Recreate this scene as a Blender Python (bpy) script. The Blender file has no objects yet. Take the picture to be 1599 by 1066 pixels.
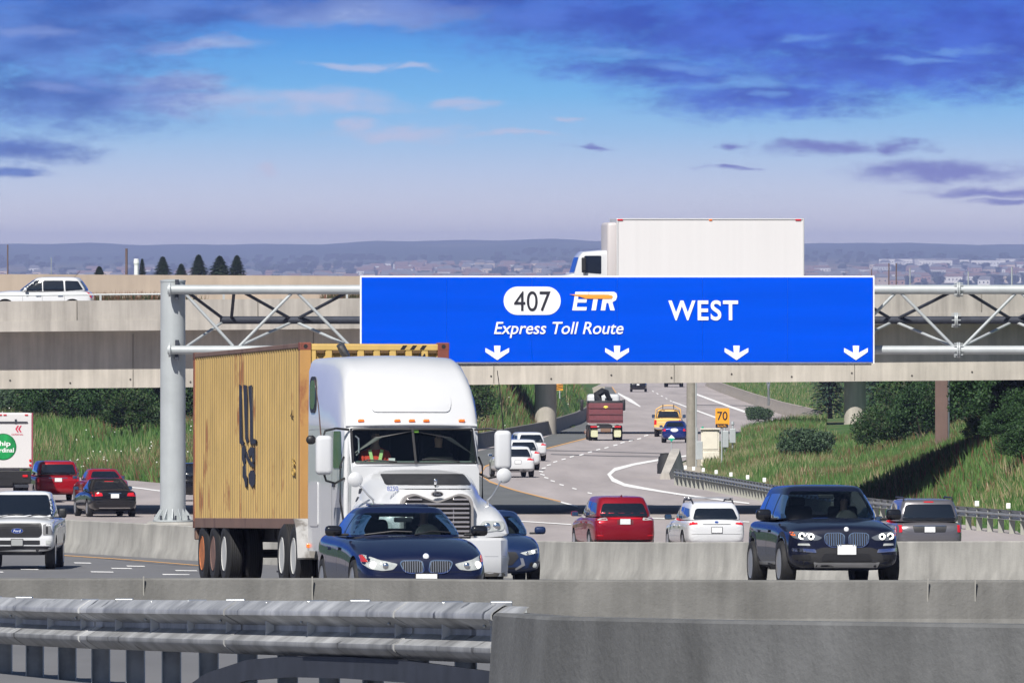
import bpy, bmesh, math, random
from mathutils import Vector, Matrix
from mathutils.bvhtree import BVHTree
import numpy as np
random.seed(7); rng = np.random.default_rng(11)
R = math.radians
SC = bpy.context.scene; COL = SC.collection
F = 17400.0; CX = 799.5; HY = 400.0        # focal length and horizon of the photograph in its own pixels

# ---------------------------------------------------------------- camera
cam = bpy.data.cameras.new('camera'); cam_o = bpy.data.objects.new('camera', cam); COL.objects.link(cam_o)
cam.sensor_width = 36; cam.lens = 36*F/1599.0; cam.shift_y = -(533-HY)/1599.0
cam.clip_start = 1; cam.clip_end = 90000
cam_o.location = (0, 0, 0); cam_o.rotation_euler = (R(90), 0, 0)
SC.camera = cam_o
SC.view_settings.view_transform = 'Standard'; SC.view_settings.look = 'None'
SC.view_settings.exposure = 0.30; SC.view_settings.gamma = 1.0
SC.view_settings.use_curve_mapping = False

# ---------------------------------------------------------------- sun + sky
SUN_EL = 46.0; SUN_AZ = 20.0       # azimuth to the left of straight behind the camera
sd = Vector((-math.sin(R(SUN_AZ))*math.cos(R(SUN_EL)), -math.cos(R(SUN_AZ))*math.cos(R(SUN_EL)), math.sin(R(SUN_EL))))
sun = bpy.data.lights.new('sun', 'SUN'); sun.energy = 5.0; sun.angle = R(0.5); sun.color = (1.0, 0.955, 0.89)
sun_o = bpy.data.objects.new('sun', sun); COL.objects.link(sun_o)
sun_o.rotation_euler = sd.to_track_quat('Z', 'Y').to_euler(); sun_o.location = (-40, -60, 90)

W = bpy.data.worlds.new('World'); SC.world = W; W.use_nodes = True
nt = W.node_tree; nt.nodes.clear()
def N(t, **kw):
    n = nt.nodes.new(t)
    for k, v in kw.items():
        if k.startswith('i'): n.inputs[int(k[1:])].default_value = v
        else: setattr(n, k, v)
    return n
def M(op, a, b=None, c=None, clamp=False):
    n = nt.nodes.new('ShaderNodeMath'); n.operation = op; n.use_clamp = clamp
    for i, v in enumerate((a, b, c)):
        if v is None: continue
        if isinstance(v, (int, float)): n.inputs[i].default_value = v
        else: nt.links.new(v, n.inputs[i])
    return n.outputs[0]
def smooth(v, lo, hi):
    n = nt.nodes.new('ShaderNodeMapRange'); n.interpolation_type = 'SMOOTHSTEP'
    nt.links.new(v, n.inputs[0]); n.inputs[1].default_value = lo; n.inputs[2].default_value = hi
    return n.outputs[0]
def mixc(f, a, b):
    n = nt.nodes.new('ShaderNodeMix'); n.data_type = 'RGBA'
    nt.links.new(f, n.inputs[0])
    for v, i in ((a, 6), (b, 7)):
        if isinstance(v, tuple): n.inputs[i].default_value = (*v, 1)
        else: nt.links.new(v, n.inputs[i])
    return n.outputs[2]
def lin(r, g, b):
    f = lambda c: (c/255/12.92) if c/255 <= .04045 else ((c/255+.055)/1.055)**2.4
    return (f(r), f(g), f(b))
tc = N('ShaderNodeTexCoord'); sx = N('ShaderNodeSeparateXYZ'); nt.links.new(tc.outputs['Generated'], sx.inputs[0])
X_, Y_, Z_ = sx.outputs
hor = M('SQRT', M('ADD', M('MULTIPLY', X_, X_), M('MULTIPLY', Y_, Y_)))
hor = M('MAXIMUM', hor, .001)
el = M('DIVIDE', Z_, hor)                         # tan of elevation
az = M('ARCTAN2', X_, Y_)                         # 0 straight ahead
hx = M('MULTIPLY', az, 174.0)                     # bands of cloud, in hundredths of a radian-ish units
hy = M('MULTIPLY', el, 174.0)                     # 0 horizon .. 4 upper edge of view
cb = N('ShaderNodeCombineXYZ'); nt.links.new(hx, cb.inputs[0]); nt.links.new(hy, cb.inputs[1])
PV = cb.outputs[0]
def vmath(op, a, b=None):
    n = nt.nodes.new('ShaderNodeVectorMath'); n.operation = op
    for i, v in enumerate((a, b)):
        if v is None: continue
        if isinstance(v, tuple): n.inputs[i].default_value = v
        else: nt.links.new(v, n.inputs[i])
    return n
def noise(vec, scale, detail=6, rough=.6):
    n = nt.nodes.new('ShaderNodeTexNoise'); n.inputs['Scale'].default_value = scale
    n.inputs['Detail'].default_value = detail; n.inputs['Roughness'].default_value = rough
    nt.links.new(vec, n.inputs['Vector']); return n
st = vmath('MULTIPLY', PV, (1.0, 2.6, 1.0)).outputs[0]
nw = noise(st, .8, 7, .52)
nf = noise(st, 2.8, 10, .68)
warp = vmath('MULTIPLY', vmath('SUBTRACT', nw.outputs['Color'], (.5, .5, .5)).outputs[0], (2.4, .55, 0)).outputs[0]
PW = vmath('ADD', PV, warp).outputs[0]
def blobs(lst, vec=None):
    vec = vec or PW
    cur = None
    for (px, py, rx, ry) in lst:
        c = ((px-CX)/100, (HY-py)/100, 0)
        d = vmath('LENGTH', vmath('MULTIPLY', vmath('SUBTRACT', vec, c).outputs[0], (100/rx, 100/ry, 0)).outputs[0]).outputs['Value']
        cur = d if cur is None else M('MINIMUM', cur, d)
    return cur
def cloudmask(lst, soft=.5, amt=.9):
    d = blobs(lst)
    d2 = M('ADD', d, M('MULTIPLY', M('SUBTRACT', nf.outputs['Fac'], .5), amt))
    return M('SUBTRACT', 1.0, smooth(d2, 1-soft, 1+soft*.35))
# clear-sky gradient low over the horizon
rp = N('ShaderNodeValToRGB'); cr = rp.color_ramp
stops = [(0, (255, 250, 236)), (.06, (250, 242, 234)), (.14, (230, 228, 234)), (.30, (196, 212, 236)), (.46, (152, 196, 236)), (.60, (116, 184, 236)), (.78, (84, 160, 230)), (1, (40, 98, 208))]
cr.elements[0].position = 0; cr.elements[0].color = (*lin(*stops[0][1]), 1)
cr.elements[1].position = 1; cr.elements[1].color = (*lin(*stops[-1][1]), 1)
for p_, c_ in stops[1:-1]:
    e = cr.elements.new(p_); e.color = (*lin(*c_), 1)
nt.links.new(M('DIVIDE', hy, 4.2, clamp=True), rp.inputs[0])
c0 = rp.outputs[0]
dark = cloudmask([(40, 60, 330, 80), (90, 150, 260, 62), (10, 232, 150, 24), (20, 268, 60, 12), (250, 15, 420, 30), (700, -20, 300, 70), (900, 30, 260, 52), (1180, 50, 480, 70), (1400, 105, 420, 62), (1200, 150, 230, 38), (1040, 110, 220, 32), (1550, 60, 300, 100)], .8, 1.15)
small = cloudmask([(1118, 221, 42, 9), (1290, 232, 115, 12), (1395, 232, 34, 14), (1470, 268, 165, 17), (1560, 296, 130, 10), (1130, 262, 50, 6), (925, 230, 52, 5), (1570, 312, 60, 6)], .85, 1.0)
light = cloudmask([(630, 207, 110, 14), (560, 195, 40, 12), (330, 160, 165, 24), (500, 158, 130, 20), (255, 132, 90, 18), (315, 70, 95, 13), (560, 20, 190, 24), (560, 105, 60, 7), (640, 108, 40, 5), (720, 165, 60, 10), (890, 182, 36, 6), (800, 213, 60, 7), (410, 268, 24, 6), (70, 140, 70, 10), (60, 50, 60, 12)], .95, 1.0)
rim = cloudmask([(960, 82, 70, 8), (1060, 104, 90, 8), (1150, 128, 60, 12), (1255, 60, 60, 9), (1180, 148, 40, 8), (1430, 95, 90, 7), (1500, 80, 60, 5)], .95, 1.1)
shade = smooth(nw.outputs['Fac'], .32, .68)
dcol = mixc(shade, lin(34, 66, 180), lin(58, 98, 212))
dcol = mixc(smooth(hx, -4, 4.5), mixc(shade, lin(50, 90, 176), lin(88, 128, 208)), dcol)
c1 = mixc(M('MULTIPLY', light, .95), c0, mixc(smooth(hy, .5, 3.2), lin(204, 206, 226), lin(172, 190, 228)))
c2 = mixc(M('MULTIPLY', dark, .93), c1, dcol)
c2 = mixc(M('MULTIPLY', M('MULTIPLY', light, dark), .8), c2, lin(118, 146, 212))
c3 = mixc(M('MULTIPLY', small, .85), c2, lin(98, 100, 184))
c4 = mixc(M('MULTIPLY', rim, .6), c3, lin(110, 165, 232))
sky = N('ShaderNodeTexSky'); sky.sky_type = 'NISHITA'; sky.sun_disc = False
sky.sun_elevation = R(SUN_EL); sky.sun_rotation = math.atan2(sd.x, sd.y)
sky.altitude = 200; sky.air_density = 1.2; sky.dust_density = .6; sky.ozone_density = 2.5
bg1 = N('ShaderNodeBackground', i1=.052); nt.links.new(sky.outputs[0], bg1.inputs[0])
c4 = mixc(smooth(M('ABSOLUTE', az), .5, 1.1), c4, mixc(smooth(hy, 0, 20), lin(76, 100, 160), lin(16, 46, 125)))   # unseen sky away from the view, deepened to darken reflections and fill
bg2 = N('ShaderNodeBackground', i1=.85); nt.links.new(c4, bg2.inputs[0])
mx = N('ShaderNodeMixShader'); out = N('ShaderNodeOutputWorld')
nt.links.new(smooth(hy, 8.0, 50.0), mx.inputs[0]); nt.links.new(bg2.outputs[0], mx.inputs[1]); nt.links.new(bg1.outputs[0], mx.inputs[2])
nt.links.new(mx.outputs[0], out.inputs[0])

# ---------------------------------------------------------------- materials
MATS = {}
def mat(name, col, rough=.5, metal=0., spec=.5, coat=0., var=0., vscale=3., bump=0., bscale=20., streak=0., col2=None, stretch=(1, 1, 1), emit=None, alpha=None, dirt=None, dirt_th=.6, dirt_scale=1.5, trans=0.):
    if name in MATS: return MATS[name]
    m = bpy.data.materials.new(name); m.use_nodes = True; t = m.node_tree; b = t.nodes['Principled BSDF']
    b.inputs['Base Color'].default_value = (*col, 1); b.inputs['Roughness'].default_value = rough
    b.inputs['Metallic'].default_value = metal; b.inputs['Specular IOR Level'].default_value = spec
    b.inputs['Coat Weight'].default_value = coat; b.inputs['Coat Roughness'].default_value = .04
    if trans: b.inputs['Transmission Weight'].default_value = trans
    if emit: b.inputs['Emission Color'].default_value = (*emit[0], 1); b.inputs['Emission Strength'].default_value = emit[1]
    def nn(scale, stc, detail=6):
        tcn = t.nodes.new('ShaderNodeTexCoord'); mp = t.nodes.new('ShaderNodeMapping'); mp.inputs['Scale'].default_value = stc
        n = t.nodes.new('ShaderNodeTexNoise'); n.inputs['Scale'].default_value = scale; n.inputs['Detail'].default_value = detail; n.inputs['Roughness'].default_value = .62
        t.links.new(tcn.outputs['Object'], mp.inputs[0]); t.links.new(mp.outputs[0], n.inputs['Vector']); return n
    cur = None
    if var or col2:
        n = nn(vscale, stretch); r = t.nodes.new('ShaderNodeMapRange'); r.inputs[1].default_value = .3; r.inputs[2].default_value = .7
        t.links.new(n.outputs['Fac'], r.inputs[0]); mxn = t.nodes.new('ShaderNodeMix'); mxn.data_type = 'RGBA'
        ca = tuple(c*(1-var) for c in col); cbb = col2 or tuple(min(1, c*(1+var)) for c in col)
        mxn.inputs[6].default_value = (*ca, 1); mxn.inputs[7].default_value = (*cbb, 1)
        t.links.new(r.outputs[0], mxn.inputs[0]); cur = mxn.outputs[2]
    if streak:
        n = nn(1.0, (3.1, 1.1, .22) if streak > 0 else (1, 1, 1), 10); r = t.nodes.new('ShaderNodeMapRange'); r.inputs[1].default_value = .35; r.inputs[2].default_value = .75
        r.inputs[3].default_value = 1.0; r.inputs[4].default_value = 1-abs(streak)
        t.links.new(n.outputs['Fac'], r.inputs[0]); hs = t.nodes.new('ShaderNodeHueSaturation')
        if cur: t.links.new(cur, hs.inputs['Color'])
        else: hs.inputs['Color'].default_value = (*col, 1)
        t.links.new(r.outputs[0], hs.inputs['Value']); cur = hs.outputs[0]
    if dirt:
        n = nn(dirt_scale, (1, 1, .45), 10); r = t.nodes.new('ShaderNodeMapRange'); r.inputs[1].default_value = dirt_th; r.inputs[2].default_value = dirt_th+.07
        t.links.new(n.outputs['Fac'], r.inputs[0]); mxn = t.nodes.new('ShaderNodeMix'); mxn.data_type = 'RGBA'
        if cur: t.links.new(cur, mxn.inputs[6])
        else: mxn.inputs[6].default_value = (*col, 1)
        mxn.inputs[7].default_value = (*dirt, 1); t.links.new(r.outputs[0], mxn.inputs[0]); cur = mxn.outputs[2]
    if cur: t.links.new(cur, b.inputs['Base Color'])
    if bump:
        n = nn(bscale, stretch); bp = t.nodes.new('ShaderNodeBump'); bp.inputs['Strength'].default_value = bump; bp.inputs['Distance'].default_value = .02
        t.links.new(n.outputs['Fac'], bp.inputs['Height']); t.links.new(bp.outputs[0], b.inputs['Normal'])
    MATS[name] = m; return m
def paint(name, col, coat=.75, rough=.35, metal=0.): return mat(name, col, rough=rough, metal=metal, coat=coat, spec=.25)
conc_l = mat('pale concrete', (.46, .43, .385), .85, var=.13, vscale=.8, streak=.28, bump=.3)
conc_m = mat('weathered concrete', (.37, .36, .33), .88, var=.16, vscale=.9, streak=.4, bump=.4)
conc_d = mat('dark grey concrete', (.165, .163, .155), .9, var=.2, vscale=1.2, streak=.38, bump=.5)  # darker base tone with random streaks
conc_n = mat('stained concrete with painted shade', (.125, .128, .13), .9, var=.22, vscale=1.3, streak=.4, bump=.5)  # shade on the foreground barrier is put into this dark base colour
asph = mat('worn pale asphalt', (.335, .30, .293), .93, var=.17, vscale=.45, stretch=(1, .05, 1), bump=.3, bscale=3)
asph_d = mat('dark shoulder asphalt', (.115, .12, .118), .93, var=.14, vscale=.6, stretch=(1, .12, 1))
asph_n = mat('grey asphalt', (.135, .135, .14), .92, var=.12, vscale=.5, stretch=(1, .15, 1), bump=.4, bscale=12)
wline = mat('white road paint', (.78, .77, .75), .8, var=.1, vscale=2)
yline = mat('yellow road paint', (.62, .34, .12), .8, var=.12, vscale=2)
steel = mat('galvanised steel', (.46, .48, .49), .42, metal=.85, var=.14, vscale=2.2, streak=.15)
steel_p = mat('grey painted steel', (.42, .45, .46), .5, metal=.15, var=.08, vscale=1.3, streak=.1)
steel_d = mat('dark weathered steel and painted shade', (.03, .035, .05), .7, metal=.1, var=.3)  # rear gantry chord, its diagonals and the rub rail carry painted shade
rail_m = mat('weathered rail steel with painted sun patches', (.37, .375, .38), .5, metal=.15, var=.5, vscale=1.6, streak=.35, dirt=(.06, .058, .055), dirt_th=.6, dirt_scale=3.)  # random pale mottle stands in for sun patches; streaks and dirt are wear
black = mat('black rubber', (.012, .012, .013), .75, var=.2, vscale=4)
blackp = mat('black plastic', (.014, .014, .016), .5)
blackg = mat('black gloss trim', (.01, .01, .012), .12, coat=.6)
chrome = mat('chrome', (.85, .85, .86), .12, metal=1.)
alu = mat('aluminium', (.6, .6, .61), .3, metal=.9, var=.1)
rimm = mat('wheel rim silver', (.55, .55, .57), .3, metal=.8)
glass_d = mat('dark window glass', (.006, .009, .014), .05, spec=.8, coat=.5)
glass_b = mat('blue tinted side glass', (.02, .05, .11), .04, spec=.9, coat=1.0)
platem = mat('white licence plate', (.74, .75, .76), .5, var=.06, vscale=9)
ambers = mat('amber lens', (.85, .16, .02), .25, coat=.5, emit=((1, .2, .02), .25))
redl = mat('red tail lens', (.5, .008, .015), .15, coat=1.0, emit=((1, .02, .03), .12))
lensm = mat('clear headlight lens', (.42, .44, .43), .12, coat=1.0, var=.2, vscale=14)
lamp_on = mat('lit headlamp', (.9, .9, .85), .3, emit=((1, .97, .86), 2.0))
cabin = mat('dark cabin fabric', (.012, .012, .014), .9)
skinm = mat('skin', (.42, .25, .18), .6)
hairm = mat('dark hair', (.02, .015, .012), .8)
def glass_see(name, tint, op):
    m = bpy.data.materials.new(name); m.use_nodes = True; t = m.node_tree; t.nodes.clear()
    tr = t.nodes.new('ShaderNodeBsdfTransparent'); tr.inputs[0].default_value = (*tint, 1)
    gl = t.nodes.new('ShaderNodeBsdfGlossy'); gl.inputs['Roughness'].default_value = .03; gl.inputs[0].default_value = (.9, .95, 1, 1)
    fr = t.nodes.new('ShaderNodeFresnel'); fr.inputs[0].default_value = 1.5
    a = t.nodes.new('ShaderNodeMixShader'); o = t.nodes.new('ShaderNodeOutputMaterial')
    ge = t.nodes.new('ShaderNodeNewGeometry'); mu = t.nodes.new('ShaderNodeMath'); mu.operation = 'MULTIPLY'; iv = t.nodes.new('ShaderNodeMath'); iv.operation = 'SUBTRACT'; iv.inputs[0].default_value = 1; t.links.new(ge.outputs['Backfacing'], iv.inputs[1]); t.links.new(fr.outputs[0], mu.inputs[0]); t.links.new(iv.outputs[0], mu.inputs[1])
    t.links.new(mu.outputs[0], a.inputs[0]); t.links.new(tr.outputs[0], a.inputs[1]); t.links.new(gl.outputs[0], a.inputs[2])
    t.links.new(a.outputs[0], o.inputs[0]); return m
glass_t = glass_see('tinted windscreen glass', (.80, .86, .86), 0)
glass_s = glass_see('clear windscreen glass', (.88, .92, .90), 0)

# ---------------------------------------------------------------- mesh helpers
def link(name, me, parent=None):
    o = bpy.data.objects.new(name, me); COL.objects.link(o)
    if parent: o.parent = parent
    return o
def tag(o, label=None, cat=None, group=None, kind=None):
    if label: o['label'] = label
    if cat: o['category'] = cat
    if group: o['group'] = group
    if kind: o['kind'] = kind
    return o
def empty(name, label, cat, group=None, loc=(0, 0, 0)):
    o = bpy.data.objects.new(name, None); COL.objects.link(o); o.location = loc; o.empty_display_size = .3
    return tag(o, label, cat, group)
class MB:
    def __init__(s): s.v = []; s.f = []; s.m = []; s.mats = []
    def mi(s, m):
        if m is None: return 0
        if m not in s.mats: s.mats.append(m)
        return s.mats.index(m)
    def add(s, vs, fs, m=None, tr=None):
        o = len(s.v); k = s.mi(m)
        for p in vs: s.v.append(tuple(tr @ Vector(p)) if tr else tuple(p))
        for f in fs: s.f.append(tuple(i+o for i in f)); s.m.append(k)
        return s
    def box(s, c, d, m=None, rot=None, taper=1.0):
        x, y, z = d[0]/2, d[1]/2, d[2]/2
        vs = [(-x, -y, -z), (x, -y, -z), (x, y, -z), (-x, y, -z), (-x*taper, -y*taper, z), (x*taper, -y*taper, z), (x*taper, y*taper, z), (-x*taper, y*taper, z)]
        tr = Matrix.Translation(c)
        if rot: tr = tr @ rot
        return s.add(vs, [(3, 2, 1, 0), (4, 5, 6, 7), (0, 1, 5, 4), (1, 2, 6, 5), (2, 3, 7, 6), (3, 0, 4, 7)], m, tr)
    def rbox(s, c, d, b, m=None, rot=None, seg=2):
        bm = bmesh.new(); bmesh.ops.create_cube(bm, size=1.0)
        for v in bm.verts: v.co = Vector((v.co.x*d[0], v.co.y*d[1], v.co.z*d[2]))
        bmesh.ops.bevel(bm, geom=list(bm.edges), offset=b, segments=seg, affect='EDGES', profile=.5)
        tr = Matrix.Translation(c)
        if rot: tr = tr @ rot
        bm.verts.index_update()
        s.add([v.co for v in bm.verts], [[v.index for v in f.verts] for f in bm.faces], m, tr); bm.free(); return s
    def cyl(s, a, b, r, m=None, seg=16, r2=None, caps=True):
        a, b = Vector(a), Vector(b); q = (b-a).to_track_quat('Z', 'Y').to_matrix(); r2 = r if r2 is None else r2
        vs = []
        for k in range(seg):
            c, sn = math.cos(2*math.pi*k/seg), math.sin(2*math.pi*k/seg)
            vs.append(a+q @ Vector((r*c, r*sn, 0)))
        for k in range(seg):
            c, sn = math.cos(2*math.pi*k/seg), math.sin(2*math.pi*k/seg)
            vs.append(b+q @ Vector((r2*c, r2*sn, 0)))
        fs = [(k, (k+1) % seg, seg+(k+1) % seg, seg+k) for k in range(seg)]
        if caps: fs += [tuple(range(seg))[::-1], tuple(range(seg, 2*seg))]
        return s.add(vs, fs, m)
    def tube(s, pts, r, m=None, seg=8):
        pts = [Vector(p) for p in pts]; rings = []
        for i, p in enumerate(pts):
            d = (pts[min(i+1, len(pts)-1)]-pts[max(i-1, 0)]).normalized()
            q = d.to_track_quat('Z', 'Y').to_matrix(); rr = r[i] if isinstance(r, (list, tuple)) else r
            rings.append([p+q @ Vector((rr*math.cos(2*math.pi*k/seg), rr*math.sin(2*math.pi*k/seg), 0)) for k in range(seg)])
        return s.loft(rings, m, caps=True)
    def loft(s, rings, m=None, caps=True, closed=True):
        n = len(rings[0]); vs = [p for r_ in rings for p in r_]; fs = []
        for i in range(len(rings)-1):
            for k in range(n if closed else n-1):
                a, b = i*n+k, i*n+(k+1) % n; fs.append((a, b, b+n, a+n))
        if caps and closed: fs += [tuple(range(n))[::-1], tuple(range((len(rings)-1)*n, len(rings)*n))]
        return s.add(vs, fs, m)
    def lathe(s, prof, axis='x', seg=28, m=None, c=(0, 0, 0)):
        rings = []
        for (t, r_) in prof:
            ring = []
            for k in range(seg):
                a = 2*math.pi*k/seg; u, w = r_*math.cos(a), r_*math.sin(a)
                p = (t, u, w) if axis == 'x' else ((u, t, w) if axis == 'y' else (u, w, t))
                ring.append((p[0]+c[0], p[1]+c[1], p[2]+c[2]))
            rings.append(ring)
        return s.loft(rings, m)
    def prism(s, poly, d, m=None, tr=None):       # poly in local xz, extruded along +y by d
        n = len(poly); vs = [(x, 0, z) for x, z in poly]+[(x, d, z) for x, z in poly]
        fs = [tuple(range(n)), tuple(range(n, 2*n))[::-1]]+[(k, n+k, n+(k+1) % n, (k+1) % n) for k in range(n)]
        return s.add(vs, fs, m, tr)
    def sphere(s, c, r, m=None, u=16, v=10):
        r = r if isinstance(r, (tuple, list)) else (r, r, r); rings = []
        for i in range(1, v):
            ph = math.pi*i/v
            rings.append([(c[0]+r[0]*math.sin(ph)*math.cos(2*math.pi*k/u), c[1]+r[1]*math.sin(ph)*math.sin(2*math.pi*k/u), c[2]-r[2]*math.cos(ph)) for k in range(u)])
        return s.loft(rings, m)
    def build(s, name, m=None, parent=None, smooth=None, fix=True):
        me = bpy.data.meshes.new(name); me.from_pydata(s.v, [], s.f)
        if m is not None: me.materials.append(m)
        else:
            for q in s.mats: me.materials.append(q)
            me.polygons.foreach_set('material_index', s.m)
        if fix:
            bm = bmesh.new(); bm.from_mesh(me); bmesh.ops.recalc_face_normals(bm, faces=bm.faces); bm.to_mesh(me); bm.free()
        if smooth is not None:
            me.polygons.foreach_set('use_smooth', [True]*len(me.polygons)); me.set_sharp_from_angle(angle=R(smooth))
        me.update(); return link(name, me, parent)
def text_mesh(body, size, m, name, parent, loc, rot=(R(90), 0, 0), bold=0., shear=0., sx=1., ext=.012, align='CENTER', spacing=1.):
    c = bpy.data.curves.new('t', 'FONT'); c.body = body; c.size = size; c.offset = bold; c.shear = shear; c.extrude = ext
    c.align_x = align; c.align_y = 'CENTER'; c.space_character = spacing
    o = bpy.data.objects.new('t', c); COL.objects.link(o); bpy.context.view_layer.update()
    me = bpy.data.meshes.new_from_object(o.evaluated_get(bpy.context.evaluated_depsgraph_get()))
    bpy.data.objects.remove(o); me.materials.clear(); me.materials.append(m)
    r = link(name, me, parent); r.location = loc; r.rotation_euler = rot; r.scale = (sx, 1, 1); return r
def copy_tree(o, parent=None):
    c = o.copy(); COL.objects.link(c); c.parent = parent
    for ch in list(o.children): copy_tree(ch, c)
    return c

# ---------------------------------------------------------------- the lie of the land
PR = [(-200, -2), (0, -2.0), (50, -2.55), (78, -3.2), (97, -3.7), (130, -4.4), (150, -4.75), (183, -5.4), (205, -6.05), (220, -6.45), (250, -7.35), (285, -8.3), (305, -8.55), (335, -8.9), (425, -9.9), (527, -11.05), (750, -12.4), (1340, -16), (2000, -19), (3500, -25), (7000, -31), (12000, -34), (15000, -32), (18500, -20), (22000, 2), (26000, 31), (30000, 20), (40000, -40)]
PX = [p[0] for p in PR]; PZ = [p[1] for p in PR]
def prof(y):
    w = min(9., max(2., y*.03)) if y < 2000 else y*.03
    return float(sum(np.interp(y+k*w, PX, PZ) for k in (-1, -.5, 0, .5, 1))/5)
def W3(px, py, D): return Vector(((px-CX)/F*D, D, -(py-HY)/F*D))
_yt = np.concatenate([np.arange(20, 600, 1.0), np.arange(600, 2000, 4.0)])
_pt = np.array([HY-prof(y)/y*F for y in _yt])
def Dof(py):      # distance at which flat ground is seen at image row py
    return float(np.interp(-py, -_pt, _yt))
def G(px, py): D = Dof(py); return ((px-CX)/F*D, D)
def SX(px, D): return (px-CX)/F*D
def sm(a, b, x):
    t = min(1, max(0, (x-a)/(b-a))); return t*t*(3-2*t)
def lerp_pts(pts, x):
    return float(np.interp(x, [p[0] for p in pts], [p[1] for p in pts]))
LEFT_EDGE = [(-400, 740), (60, 742), (185, 748), (300, 758), (420, 760), (520, 750), (620, 725), (700, 708), (760, 696), (850, 678), (917, 652)]
ISL_LOW = [(1040, 738), (1100, 752), (1190, 775), (1300, 795), (1599, 830), (2400, 900)]
ISL_TOP = [(1040, 735), (1060, 722), (1118, 702), (1135, 688), (1165, 674), (1262, 664), (1330, 660), (2400, 640)]
def pxof(x, y): return CX+F*x/max(y, 1)
def pyof(x, y): return HY-prof(y)/max(y, 1)*F
def bump(x, y):
    if y < 300 or y > 1500: return 0.
    px, py = pxof(x, y), pyof(x, y); z = 0.
    if px < 930:
        e = lerp_pts(LEFT_EDGE, px); De = Dof(e)
        if y > De: z = (1.9+1.5*sm(560, 760, px))*sm(De+2, De+60, y)*sm(930, 880, px)
    if px > 1050:
        lo, hi = Dof(lerp_pts(ISL_LOW, px)), Dof(lerp_pts(ISL_TOP, px))
        if lo < y < hi:
            z = (.7+2.2*sm(1300, 1600, px))*sm(1090, 1230, px)*sm(lo+2, lo+40, y)*sm(hi, hi-25, y)
        if px > 1280 and y >= lo:
            z = max(z, 2.0*sm(1370, 1560, px)*sm(lo+2, lo+55, y))
    if y > 1050 and px < 700: z += 9.5*sm(1080, 1180, y)*sm(1330, 1240, y)*sm(620, 480, px)   # low knoll with spruces
    return z*(1-sm(1350, 1500, y)) if y > 1050 and px < 700 else z*(1-sm(1100, 1500, y))
def hills(x, y):
    if y < 9000: return 0.
    a = sm(15000, 24000, y)
    return a*(5*math.sin(x/900+1)+1.6*math.sin(x/33+y/700)*sm(19000, 24000, y)+3*math.sin(x/290+.4)+4*math.sin(x/410+y/3000)+2.5*math.sin(x/170+2)+1.2*math.sin(x/61))
def gz(x, y): return prof(y)+bump(x, y)+hills(x, y)

# ground sheet
ys = [-150, -50, 20]+list(np.arange(40, 480, 12))+list(np.arange(480, 1000, 6))+list(np.arange(1000, 1600, 20))+list(np.geomspace(1600, 30000, 56))
us = sorted(set([-.55, -.3, -.2, -.14, -.1, -.08]+[round(-.065+.0016*k, 5) for k in range(82)]+[.08, .1, .14, .2, .3, .55]))
vs = []; fs = []
for y in ys:
    for u in us:
        x = u*(max(y, 0)+(60 if abs(u)<.1 else 400))
        vs.append((x, y, gz(x, y)-.05))
nu = len(us)
for i in range(len(ys)-1):
    for k in range(nu-1): fs.append((i*nu+k, i*nu+k+1, (i+1)*nu+k+1, (i+1)*nu+k))
me = bpy.data.meshes.new('ground'); me.from_pydata(vs, [], fs); me.polygons.foreach_set('use_smooth', [True]*len(fs))
gm = bpy.data.materials.new('grassland'); gm.use_nodes = True; t = gm.node_tree; b = t.nodes['Principled BSDF']; b.inputs['Roughness'].default_value = .95; b.inputs['Specular IOR Level'].default_value = .1
tcn = t.nodes.new('ShaderNodeTexCoord')
def nz(sc, stretch, detail=8):
    mp = t.nodes.new('ShaderNodeMapping'); mp.inputs['Scale'].default_value = stretch; n = t.nodes.new('ShaderNodeTexNoise'); n.inputs['Scale'].default_value = sc; n.inputs['Detail'].default_value = detail
    t.links.new(tcn.outputs['Object'], mp.inputs[0]); t.links.new(mp.outputs[0], n.inputs['Vector']); return n.outputs['Fac']
def ramp(f, st_):
    r = t.nodes.new('ShaderNodeValToRGB'); e = r.color_ramp.elements; e[0].position = st_[0][0]; e[0].color = (*st_[0][1], 1); e[1].position = st_[-1][0]; e[1].color = (*st_[-1][1], 1)
    for p_, c_ in st_[1:-1]: q = e.new(p_); q.color = (*c_, 1)
    t.links.new(f, r.inputs[0]); return r.outputs[0]
near_c = ramp(nz(.35, (1, .4, 1)), [(.3, (.035, .085, .025)), (.5, (.06, .12, .035)), (.66, (.12, .12, .055)), (.78, (.10, .06, .04))])
far_c = ramp(nz(.0045, (1, .22, 1), 12), [(.34, (.02, .04, .03)), (.47, (.035, .06, .035)), (.52, (.22, .15, .10)), (.6, (.07, .085, .05)), (.68, (.36, .24, .18)), (.78, (.05, .06, .04))])
sp = t.nodes.new('ShaderNodeSeparateXYZ'); t.links.new(tcn.outputs['Object'], sp.inputs[0])
mr = t.nodes.new('ShaderNodeMapRange'); mr.inputs[1].default_value = 1500; mr.inputs[2].default_value = 4000; t.links.new(sp.outputs[1], mr.inputs[0])
hill_c = ramp(nz(.0022, (1, .3, 1), 12), [(.3, (.018, .035, .03)), (.6, (.03, .055, .04)), (.72, (.09, .10, .06))])
mr2 = t.nodes.new('ShaderNodeMapRange'); mr2.inputs[1].default_value = 18500; mr2.inputs[2].default_value = 20500; t.links.new(sp.outputs[1], mr2.inputs[0])
a_ = t.nodes.new('ShaderNodeMix'); a_.data_type = 'RGBA'; t.links.new(mr.outputs[0], a_.inputs[0]); t.links.new(near_c, a_.inputs[6]); t.links.new(far_c, a_.inputs[7])
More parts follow.
